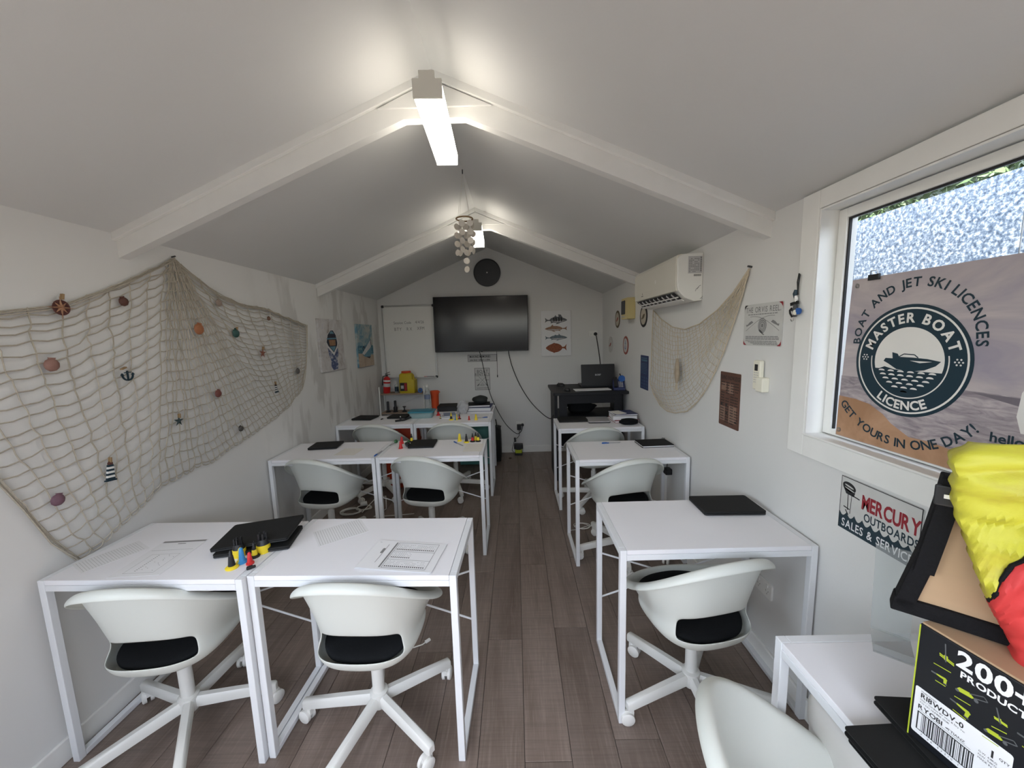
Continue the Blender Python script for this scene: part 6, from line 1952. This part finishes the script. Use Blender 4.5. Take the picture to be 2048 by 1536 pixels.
# small debris near the aisle end
for x, y_, r_, m, lb in ((-0.225, 4.72, 0.018, 'driftwood', 'small pale pebble on the floor by the black bag'), (-0.10, 4.70, 0.022, 'bark', 'small dark bark scrap on the floor near the gable wall')):
    crumple('floor_scrap', lb, 'debris', (x, y_, 0.0), (r_, r_ * 0.6, r_ * 0.35), m, 3, 2, 0.35, 'lump')
# ================================================================== computer desk and its things
DZ_ = 0.98
dk = thing('computer_desk', 'tall black computer desk in the right-hand corner', 'desk', (0.757, 4.12, 0))
MB().prism(rrect(0.765, 0.68, 0.015), DZ_ - 0.028, DZ_).build('top', 'desk_black', dk, bevel=0.003)
for sx in (-1, 1):
    MB().box(sx * 0.345 - 0.016, sx * 0.345 + 0.016, -0.20, 0.22, 0.0, DZ_ - 0.029).build('side_panel', 'desk_black', dk)
for x0 in (-0.32, 0.24):
    MB().box(x0, x0 + 0.08, -0.30, -0.27, 0.72, DZ_ - 0.029).build('front_upright', 'desk_black', dk)
MB().box(-0.32, 0.32, -0.295, -0.275, 0.86, DZ_ - 0.030).build('front_rail', 'desk_black', dk)
MB().box(-0.328, 0.328, -0.26, 0.20, 0.70, 0.718).build('lower_shelf', 'desk_black', dk)
MB().box(-0.30, 0.30, 0.19, 0.205, 0.25, 0.60).build('back_panel', 'desk_black', dk)
crumple('black_bag', 'soft black bag on the lower shelf of the computer desk', 'bag', (0.70, 4.08, 0.718), (0.16, 0.12, 0.062), 'black_cloth', 21, 3, 0.25, 'fabric')
lp = thing('open_laptop', 'open black laptop with its lid back toward the room on the computer desk', 'laptop', (0.905, 4.15, DZ_), (0, 0, R(180)))
MB().prism(rrect(0.37, 0.25, 0.01, cy=-0.115), 0.002, 0.018).build('base', 'black', lp, bevel=0.002)
ld_ = MB().prism(rrect(0.37, 0.235, 0.008, cy=0.1175), -0.006, 0.0).build('lid', 'black', lp, bevel=0.002)
ld_.location = (0, 0.008, 0.018)
ld_.rotation_euler = (R(100), 0, 0)
lt = MB()
text(lt, 'acer', 0, 0.11, 0.036, -0.0064, 0.02, 0.06)
lt.v = [(-v[0], v[1], v[2]) for v in lt.v]
lt.build('brand_mark', 'silver_mat', ld_)
sp_ = thing('desk_speaker', 'black speaker behind the laptop lid on the computer desk', 'speaker', (1.055, 4.33, DZ_))
MB().prism(rrect(0.10, 0.10, 0.02), 0.0, 0.225).build('cabinet', 'black', sp_, bevel=0.004)
MB().cyl((0, -0.05, 0.12), (0, -0.053, 0.12), 0.035, n=20).build('cone', 'dark_grey', sp_)
def mouse(label, x, y_, rz):
    t = thing('computer_mouse', label, 'mouse', (x, y_, DZ_), (0, 0, R(rz)))
    rg = [[(0.032 * f * math.cos(2 * PI * k / 16), 0.052 * f * math.sin(2 * PI * k / 16), z_) for k in range(16)] for f, z_ in ((0.95, 0.0), (1.0, 0.008), (0.88, 0.024), (0.5, 0.034), (0.1, 0.036))]
    MB().skin(rg).build('body', 'black', t, smooth=True)
    MB().cyl((-0.003, 0.025, 0.033), (0.003, 0.025, 0.033), 0.006, n=10).build('wheel', 'dark_grey', t)
mouse('black mouse at the far left of the computer desk', 0.508, 4.30, 60)
mouse('black mouse nearer the front edge of the computer desk', 0.530, 3.93, 20)
t, w_, d_ = sheet('desk_papers', 'white papers in front of the laptop on the computer desk', [(0.60, 3.875), (0.98, 3.90), (0.99, 4.02), (0.62, 4.01)], 'paper', DZ_ + 0.0005, 0.006)
ph = thing('desk_phone', 'dark blue and black desk phone at the right end of the computer desk', 'phone', (1.075, 3.93, DZ_), (0, 0, R(-10)))
MB().add([(-0.06, -0.07, 0), (0.055, -0.07, 0), (0.055, 0.07, 0), (-0.06, 0.07, 0), (-0.06, -0.07, 0.02), (0.055, -0.07, 0.02), (0.055, 0.07, 0.10), (-0.06, 0.07, 0.10)], [(0, 3, 2, 1), (4, 5, 6, 7), (0, 1, 5, 4), (1, 2, 6, 5), (2, 3, 7, 6), (3, 0, 4, 7)]).build('base', 'purple_navy', ph, bevel=0.004)
mb = MB()
for r_ in range(4):
    for c_ in range(3):
        x, y_ = 0.0 + c_ * 0.016, -0.045 + r_ * 0.022
        zz = 0.02 + (y_ + 0.07) / 0.14 * 0.08
        mb.obox((x, y_, zz + 0.002), (0.005, 0, 0), (0, 0.006, 0.0034), (0, -0.001, 0.002))
o = mb.build('keypad', 'ink_pale', ph)
o['kind'] = 'stuff'
MB().obox((-0.035, 0.0, 0.075), (0.018, 0, 0), (0, 0.07, 0.04), (0, -0.006, 0.010)).build('handset', 'black', ph, bevel=0.006)
MB().cyl((0.03, 0.045, 0.105), (0.03, 0.03, 0.112), 0.035, n=20).build('blue_dial', 'blue', ph, smooth=True)
MB().cyl((0.03, 0.06, 0.10), (0.012, 0.065, 0.16), 0.006, n=8).build('aerial', 'black', ph)
# on the table in front of the desk
laptop('closed black laptop at the left end of the table before the computer desk', 0.525, 3.545, 0.27, 0.17, 1, h=0.022)
laptop('closed grey laptop in the middle of the table before the computer desk', 0.760, 3.500, 0.20, 0.20, -2, m='silver_mat', h=0.018)
crumple('cloth_bundle', 'black cloth bundle at the right end of the table before the computer desk', 'cloth', (1.005, 3.335, TH), (0.085, 0.05, 0.028), 'black_cloth', 31, 3, 0.2, 'fabric')
book('dark red folder at the bottom of the book stack before the computer desk', 1.000, 3.500, TH + 0.0005, 0.22, 0.21, 0.022, 4, 'sign_red', 'paper', 'folder', 'ring_folder')
book('thick white-edged manual in the book stack before the computer desk', 0.995, 3.505, TH + 0.023, 0.22, 0.20, 0.038, -3, 'paper_grey', 'paper', 'book', 'manual')
book('navy covered book in the stack before the computer desk', 1.000, 3.515, TH + 0.0615, 0.215, 0.195, 0.012, 5, 'purple_navy', 'paper')
book('small pale leaflet topping the stack before the computer desk', 0.945, 3.50, TH + 0.074, 0.105, 0.14, 0.004, 18, 'paper_cream', 'paper', 'leaflet', 'leaflet')
# ================================================================== cables on the floor
def coil(name, label, c, r_, turns, m, tr, seed, tail=None):
    rnd = random.Random(seed)
    pts = []
    n = 18 * turns
    for k in range(n + 1):
        a = 2 * PI * k / 18
        rr = r_ * (1 + 0.12 * math.sin(a * 0.37 + seed) + rnd.uniform(-0.03, 0.03))
        pts.append((c[0] + rr * math.cos(a), c[1] + rr * 0.75 * math.sin(a), tr + 0.002 + 0.0022 * (k / 18) + 0.003 * math.sin(a * 1.7)))
    if tail:
        pts += tail
    o = Vector((c[0], c[1], 0))
    t = thing(name, label, 'cable', o)
    MB().tube([Vector(p) - o for p in pts], tr, 6).build('cord', m, t, smooth=True)
    return t
coil('white_cable', 'thin white cable coiled on the floor beside the middle right-hand table', (0.51, 2.93), 0.062, 3, 'cord_white', 0.0025, 2, [(0.45, 2.88, 0.004), (0.40, 2.87, 0.003)])
t = coil('extension_lead', 'tangled white extension lead on the floor under the middle-row left table', (-1.55, 3.28), 0.085, 5, 'cord_white', 0.004, 3, [(-1.42, 3.22, 0.03), (-1.35, 3.38, 0.09), (-1.26, 3.40, 0.10), (-1.22, 3.28, 0.03), (-1.30, 3.18, 0.006), (-1.1, 3.2, 0.005), (-0.95, 3.22, 0.005)])
MB().cyl((0.05, 0.10, 0.03), (0.10, 0.13, 0.03), 0.022, n=14).build('plug', 'white_plastic', t, smooth=True)
t = coil('extension_lead', 'second white cable loop on the floor beside the left wall', (-1.46, 3.36), 0.065, 3, 'cord_white', 0.004, 6)
t = thing('usb_cable', 'short white cable with plug end on the floor behind the front aisle chair', 'cable', (-0.56, 1.76, 0))
MB().tube([(-0.12, -0.05, 0.004), (-0.06, -0.02, 0.004), (0.0, -0.018, 0.004), (0.04, 0.0, 0.004), (0.052, 0.012, 0.005)], 0.003, 8).build('cord', 'cord_white', t, smooth=True)
MB().obox((0.062, 0.022, 0.006), (0.010, 0.010, 0), (-0.005, 0.005, 0), (0, 0, 0.004)).build('plug', 'white_plastic', t)
# ================================================================== nearest table, lower right
FZ = TH
def folder(label, x, y_, z_, rz, w_=0.24, d_=0.31, h_=0.020):
    t = thing('document_folder', label, 'folder', (x, y_, z_), (0, 0, R(rz)))
    MB().prism(rrect(w_, d_, 0.008), 0, 0.002).build('back_cover', 'black_matt', t)
    MB().box(-w_ / 2 + 0.012, w_ / 2 - 0.004, -d_ / 2 + 0.006, d_ / 2 - 0.006, 0.002, h_ - 0.003).build('papers', 'paper', t)
    MB().prism(rrect(w_, d_, 0.008), h_ - 0.003, h_ - 0.001).build('front_cover', 'black_matt', t)
    MB().box(w_ / 2 - 0.004, w_ / 2, -d_ / 2 + 0.004, d_ / 2 - 0.004, 0.002, h_ - 0.003).build('spine', 'black', t)
    return t
folder('black folder overhanging the table edge at the bottom of the pile under the carton', 0.772, 0.520, FZ, 1, 0.25, 0.30, 0.014)
folder('upper black folder overhanging the table edge in front of the carton', 0.768, 0.525, FZ + 0.014, 2, 0.25, 0.30, 0.014)
folder('black folder further back in the pile beside the carton', 0.850, 0.562, FZ + 0.028, -4, 0.24, 0.30, 0.014)
BZ = FZ + 0.042
# printed carton
bx_ = thing('printed_carton', 'black printed carton reading 200+ PRODUCTS with barcode label', 'box', (0.738, 0.645, BZ), (0, 0, R(10)))
BL, BHt, BDp = 0.36, 0.236, 0.28
MB().box(0.0, BDp, -BL, 0.0, 0.0, BHt - 0.004).build('carton', 'box_black', bx_, bevel=0.002)
MB().box(0.002, BDp - 0.002, -BL + 0.002, -0.002, BHt - 0.004, BHt).build('top_flap', 'cardboard', bx_, bevel=0.001)
def on_face(mb):          # carton face: local (x right, y up) -> carton coordinates on its left side
    mb.v = [(-0.0004 - v[2], -v[0], v[1]) for v in mb.v]
    return mb
l_ = MB()
text(l_, '200+', 0.054, 0.197, 0.042, 0, 0.032, 0.04, 'L', sx=1.0)
on_face(l_).build('headline', 'paper', bx_)
l_ = MB()
text(l_, 'PRODUCTS', 0.061, 0.180, 0.0158, 0, 0.032, 0.05, 'L', sx=1.0)
on_face(l_).build('second_line', 'paper', bx_)
l_ = MB()
l_.flat(rrect(0.126, 0.094, 0.004, 4, 0.068, 0.062), 0.0)
on_face(l_).build('address_label', 'paper', bx_)
l_ = MB()
text(l_, 'R18WDV-0', 0.014, 0.0915, 0.0130, 0.0004, 0.022, 0.05, 'L', sx=0.95)
text(l_, 'RYOBI -', 0.012, 0.0675, 0.0120, 0.0004, 0.022, 0.05, 'L', sx=1.0)
text(l_, 'TTIANZ', 0.054, 0.0675, 0.0065, 0.0004, 0.0, 0.06, 'L', sx=1.05)
text(l_, 'Model Number', 0.014, 0.1025, 0.0040, 0.0004, 0.0, 0.05, 'L')
text(l_, 'Desc / Cordless 18V Wet & Dry Vac', 0.014, 0.0860, 0.0042, 0.0004, 0.0, 0.05, 'L')
text(l_, 'P.O. NO. NUMBER 00210', 0.014, 0.0800, 0.0042, 0.0004, 0.0, 0.05, 'L')
text(l_, '1', 0.108, 0.080, 0.018, 0.0004, 0.022, 0.05, 'L')
text(l_, 'QTY', 0.117, 0.086, 0.0055, 0.0004, 0.012, 0.05, 'L')
for k, s_ in enumerate(('G.W. 6.8KG', 'N.W. 5.6KG', 'MADE IN CHINA')):
    text(l_, s_, 0.094, 0.074 - k * 0.006, 0.0045, 0.0004, 0.0, 0.05, 'L')
text(l_, '2 46 92210 1', 0.020, 0.0185, 0.0050, 0.0004, 0.0, 0.6, 'L')
l_.rect(0.012, 0.0648, 0.085, 0.0653, 0.0004)
l_.rect(0.012, 0.0600, 0.090, 0.0618, 0.0004).rect(0.012, 0.0245, 0.090, 0.0260, 0.0004).rect(0.012, 0.0260, 0.0140, 0.0600, 0.0004)
on_face(l_).build('label_print', 'ink', bx_)
l_ = MB()
rnd = random.Random(14)
x = 0.019
while x < 0.089:
    wd = rnd.choice((0.0006, 0.0010, 0.0015, 0.0020))
    l_.rect(x, 0.0260, x + wd, 0.0600, 0.0004)
    x += wd + rnd.choice((0.0007, 0.0011, 0.0016))
o = on_face(l_).build('barcode', 'ink', bx_)
o['kind'] = 'stuff'
def tool(cx, cy, sc, rot, kind):
    a, g = MB(), MB()
    def P(pts):
        return [(cx + (x * math.cos(rot) - y_ * math.sin(rot)) * sc, cy + (x * math.sin(rot) + y_ * math.cos(rot)) * sc) for x, y_ in pts]
    if kind == 'mower':
        a.flat(P([(-0.5, -0.1), (-0.3, 0.14), (0.2, 0.16), (0.4, -0.05), (0.3, -0.14), (-0.4, -0.16)]), 0)
        g.line(P([(0.2, 0.1), (0.9, 0.42), (1.05, 0.2), (0.4, -0.04)]), 0.0016, 0.0002)
        g.flat(ell(*P([(-0.42, -0.12)])[0], 0.10 * sc, 0.10 * sc, 12), 0.0002).flat(ell(*P([(0.5, -0.14)])[0], 0.12 * sc, 0.12 * sc, 12), 0.0002)
    elif kind == 'trimmer':
        g.line(P([(0, 0.9), (-0.02, -0.2)]), 0.0018, 0.0002)
        a.flat(P([(-0.08, 0.2), (0.08, 0.2), (0.10, -0.1), (-0.10, -0.1)]), 0)
        a.line(P([(-0.3, 0.15), (0.35, -0.05)]), 0.002, 0.0001).line(P([(-0.3, 0.05), (0.35, -0.15)]), 0.002, 0.0001)
    else:
        a.flat(P([(-0.5, 0.12), (0.2, 0.16), (0.35, 0.02), (0.25, -0.1), (-0.2, -0.06), (-0.5, 0.0)]), 0)
        a.flat(P([(0.05, -0.04), (0.3, -0.05), (0.24, -0.45), (0.04, -0.42)]), 0)
        g.line(P([(-0.9, 0.05), (-0.5, 0.06)]), 0.003, 0.0002).flat(P([(0.0, -0.40), (0.32, -0.42), (0.30, -0.52), (0.02, -0.50)]), 0.0002)
    a.line(P([(-0.6, -0.66), (0.2, -0.66)]), 0.0014, 0.0001)
    on_face(a).build('printed_tool', 'lime', bx_)
    on_face(g).build('printed_tool_detail', 'grey_print', bx_)
tool(0.041, 0.195, 0.030, 0.12, 'trimmer')
tool(0.040, 0.156, 0.018, 0.1, 'drill')
tool(0.070, 0.158, 0.026, 0.15, 'mower')
tool(0.072, 0.126, 0.022, -0.1, 'drill')
tool(0.112, 0.150, 0.022, 0.3, 'trimmer')
tool(0.108, 0.122, 0.024, 0.1, 'mower')
tool(0.150, 0.150, 0.022, 0.0, 'drill')
tool(0.190, 0.150, 0.024, 0.1, 'mower')
l_ = MB()
l_.rect(0.0, 0.0, 0.0022, BHt - 0.006, 0.0)
on_face(l_).build('edge_stripe', 'lime', bx_)
# black-edged carrier with a cardboard panel, leaning on the carton
ca = thing('carrier_bag', 'black-bound cardboard-sided carrier standing on the printed carton', 'bag', (0.7185, 0.677, 1.031), (0, 0, math.atan2(-0.674, 0.738)))
Q = [(0.010, 0.0), (0.30, 0.0), (0.30, 0.27), (0.056, 0.27)]
rg = [[(x, d_, z_) for x, z_ in Q] for d_ in (0.004, 0.026)]
MB().skin(rg).build('cardboard_panel', 'cardboard', ca)
def strip(pts, w_, d0, d1, nm):
    MB().skin([[(p[0] + n_[0] * w_ * s_, dd, p[1] + n_[1] * w_ * s_) for s_, dd in ((-0.5, d0), (0.5, d0), (0.5, d1), (-0.5, d1))] for p, n_ in pts]).build(nm, 'webbing', ca, bevel=0.003)
strip([((-0.002, 0.012), (0.15, 1)), ((0.06, 0.014), (0.0, 1)), ((0.16, 0.014), (0, 1)), ((0.30, 0.014), (0, 1))], 0.030, -0.004, 0.030, 'bottom_binding')
strip([((0.012, 0.008), (1, -0.25)), ((0.038, 0.13), (1, -0.15)), ((0.050, 0.22), (1, -0.15)), ((0.056, 0.275), (1, -0.15))], 0.026, -0.004, 0.030, 'side_binding')
MB().box(0.034, 0.062, -0.014, -0.005, 0.225, 0.262).build('buckle', 'black', ca, bevel=0.003)
MB().box(0.045, 0.060, -0.016, -0.0135, 0.240, 0.247).build('buckle_slot', 'white_plastic', ca)
MB().skin([[(x, -0.010, z_), (x + 0.026, -0.010, z_), (x + 0.026, -0.005, z_), (x, -0.005, z_)] for x, z_ in ((0.020, 0.09), (0.030, 0.16), (0.038, 0.22), (0.043, 0.272))]).build('strap', 'webbing', ca)
MB().skin([[(x, d_, z_) for x, z_ in ((0.085, 0.0), (0.30, 0.0), (0.30, 0.25), (0.105, 0.25))] for d_ in (0.032, 0.11)]).build('body', 'black_cloth', ca, bevel=0.008)
# yellow and red jacket draped over the carrier
def jacket_mat():
    m, t, b = _nodes('jacket_yellow')
    v = coords(t, 'Object')
    c = mixc(t, noise(t, v, 14, 4), (0.50, 0.47, 0.03), (0.60, 0.58, 0.06))
    st = noise(t, coords(t, 'Object', scale=(1, 1, 2.2), loc=(3, 1, 2)), 9, 5, 0.6, 0.5)
    c = mixc(t, math_(t, 'MULTIPLY', ramp(t, st, [(0.48, (0, 0, 0)), (0.68, (1, 1, 1))]), 0.55), c, (0.36, 0.24, 0.03))
    t.links.new(c, b.inputs['Base Color'])
    b.inputs['Roughness'].default_value = 0.55
    bp = t.nodes.new('ShaderNodeBump')
    bp.inputs['Strength'].default_value = 0.35
    bp.inputs['Distance'].default_value = 0.006
    t.links.new(noise(t, v, 45, 4), bp.inputs['Height'])
    t.links.new(bp.outputs[0], b.inputs['Normal'])
    MATS['jacket_yellow'] = m
jacket_mat()
mat('jacket_red', (0.56, 0.04, 0.04), 0.62, var=0.1, scale=12, bump=0.25, bscale=60)
jk = thing('rain_jacket', 'creased yellow and red waterproof jacket draped over the carrier', 'jacket', (0.7185 - 0.674 * 0.012, 0.677 - 0.738 * 0.012, 1.03), (0, 0, math.atan2(-0.674, 0.738)))
from mathutils import noise as mn
CREASES = ((0.06, 0.245, 0.17, 0.225, 0.008, 0.012), (0.07, 0.215, 0.16, 0.255, 0.007, -0.010), (0.085, 0.185, 0.18, 0.21, 0.009, 0.014), (0.10, 0.150, 0.17, 0.20, 0.007, -0.012), (0.07, 0.29, 0.20, 0.28, 0.010, 0.012), (0.06, 0.31, 0.19, 0.335, 0.008, -0.010), (0.11, 0.125, 0.15, 0.24, 0.010, 0.014), (0.13, 0.06, 0.20, 0.09, 0.008, 0.010), (0.12, 0.09, 0.20, 0.13, 0.008, -0.010))
def folds(p3):
    q = Vector((p3.x * 0.7 + p3.y * 0.25, p3.y * 1.1 - p3.x * 0.3, p3.z))
    ridge = 1 - abs(mn.noise(q * 0.8)) * 2.2
    cr = 0.0
    for ax, az, bx, bz, w_, h_ in CREASES:
        px, pz = p3.x / 9, p3.y / 11
        dx, dz = bx - ax, bz - az
        t_ = max(0.0, min(1.0, ((px - ax) * dx + (pz - az) * dz) / (dx * dx + dz * dz)))
        d2 = (px - ax - dx * t_) ** 2 + (pz - az - dz * t_) ** 2
        cr += h_ * math.exp(-d2 / (w_ * w_)) * math.sin(PI * (0.1 + 0.85 * t_))
    return cr + 0.018 * mn.noise(q * 0.9 + Vector((5, 2, 0))) + 0.010 * ridge * 0.6 + 0.004 * mn.noise(p3 * 3.2)
def left_edge(z_):            # left outline of the garment (local x at height z above 1.03)
    T_ = [(-0.08, 0.150), (0.016, 0.138), (0.049, 0.122), (0.081, 0.107), (0.107, 0.098), (0.147, 0.084), (0.189, 0.072), (0.220, 0.059), (0.259, 0.052), (0.299, 0.050), (0.317, 0.042), (0.335, 0.052), (0.350, 0.075), (0.360, 0.10)]
    for (z0, x0), (z1_, x1) in zip(T_, T_[1:]):
        if z_ <= z1_:
            return x0 + (x1 - x0) * max(0, (z_ - z0)) / (z1_ - z0)
    return T_[-1][1]
def cloth(nm, m, z0f, z1f, nu=46, nv=64):
    """front, rolled edge and back of the garment between two height curves"""
    mb = MB()
    ids = []
    for j in range(nv + 1):
        v = j / nv
        row = []
        for i in range(nu + 1):
            u = i / nu
            zz = z0f(u) + (z1f(u) - z0f(u)) * v
            xl = left_edge(zz)
            s_ = u * 1.25
            x = xl + 0.33 * max(0.0, s_ - 0.10)
            roll = min(s_ / 0.16, 1.0)
            bulge = 0.052 * math.sin(min(1, roll) * PI / 2) + 0.022 * math.sin(PI * min(1, s_ * 0.9)) * math.sin(PI * (zz + 0.1) / 0.5)
            p3 = Vector((x * 9, zz * 11, 1.7))
            fold = folds(p3)
            gather = 0.0035 * math.sin(zz * 300 + 3 * mn.noise(Vector((x * 10, zz * 9, 0)))) * max(0, 1 - s_ / 0.30)
            x += 0.0025 * math.sin(zz * 230 + 4 * mn.noise(Vector((0.3, zz * 14, 0.7)))) * max(0, 1 - s_ / 0.15)
            topdrop = max(0, (zz - 0.33) / 0.04)
            y_ = -(bulge + fold + gather) * (1 - 0.6 * min(1, topdrop) ** 2) + 0.012
            row.append(len(mb.v))
            mb.v.append((x, y_, zz))
        ids.append(row)
    for a, b_ in zip(ids, ids[1:]):
        for i in range(nu):
            mb.f.append((a[i], a[i + 1], b_[i + 1], b_[i]))
    return mb.build(nm, m, jk, smooth=True, solid=0.003)
seam = lambda u: 0.083 + 0.42 * max(0, u * 1.25 - 0.10) * 1.25 + (0.03 * math.sin(min(1, u * 3) * PI))
cloth('yellow_body', 'jacket_yellow', seam, lambda u: 0.345 + 0.028 * min(1, u * 3))
cloth('red_panel', 'jacket_red', lambda u: -0.05 - 0.05 * u, lambda u: seam(u) - 0.004)
pipe = []
for i in range(30):
    u = i / 29
    zz = seam(u) - 0.002
    s_ = u * 1.25
    roll = min(s_ / 0.16, 1.0)
    x = left_edge(zz) + 0.33 * max(0.0, s_ - 0.10)
    p3 = Vector((x * 9, zz * 11, 1.7))
    y_ = -(0.052 * math.sin(roll * PI / 2) + 0.022 * math.sin(PI * min(1, s_ * 0.9)) * math.sin(PI * (zz + 0.1) / 0.5) + folds(p3)) + 0.012
    pipe.append((x, y_ - 0.001, zz))
MB().tube(pipe, 0.0032, 6).build('piping', 'webbing', jk, smooth=True)
# acrylic sign holder
ah = thing('sign_holder', 'clear acrylic brochure holder standing on the nearest table', 'sign holder', (0.955, 0.893, TH), (0, 0, R(-39.7)))
MB().box(-0.038, 0.038, -0.055, 0.050, 0.0, 0.003).build('base', 'acrylic', ah)
for dy in (0.040, 0.048):
    o = MB().box(-0.038, 0.038, -0.0013, 0.0013, 0.0, 0.225).build('panel', 'acrylic', ah)
    o.location = (0, dy, 0.003)
    o.rotation_euler = (R(-14), 0, 0)
MB().box(-0.038, 0.038, -0.054, -0.051, 0.003, 0.02).build('front_lip', 'acrylic', ah)
# white bin under the nearest table
wb_ = thing('waste_bin', 'white plastic bin with lid panel under the nearest table', 'bin', (0.895, 0.72, 0))
rg = [[(x * f, y_ * f, z_) for x, y_ in rrect(0.30, 0.42, 0.07, 6)] for f, z_ in ((0.82, 0.0), (0.84, 0.01), (0.98, 0.52), (1.0, 0.54), (1.0, 0.58), (0.97, 0.605), (0.90, 0.615))]
MB().skin(rg).build('body', 'white_plastic', wb_, smooth=True)
MB().prism(rrect(0.213, 0.328, 0.05, 5), 0.606, 0.6165).build('lid_gap', 'ink_grey', wb_)
MB().prism(rrect(0.209, 0.324, 0.048, 5), 0.607, 0.622).build('lid', 'white_plastic', wb_, bevel=0.003)
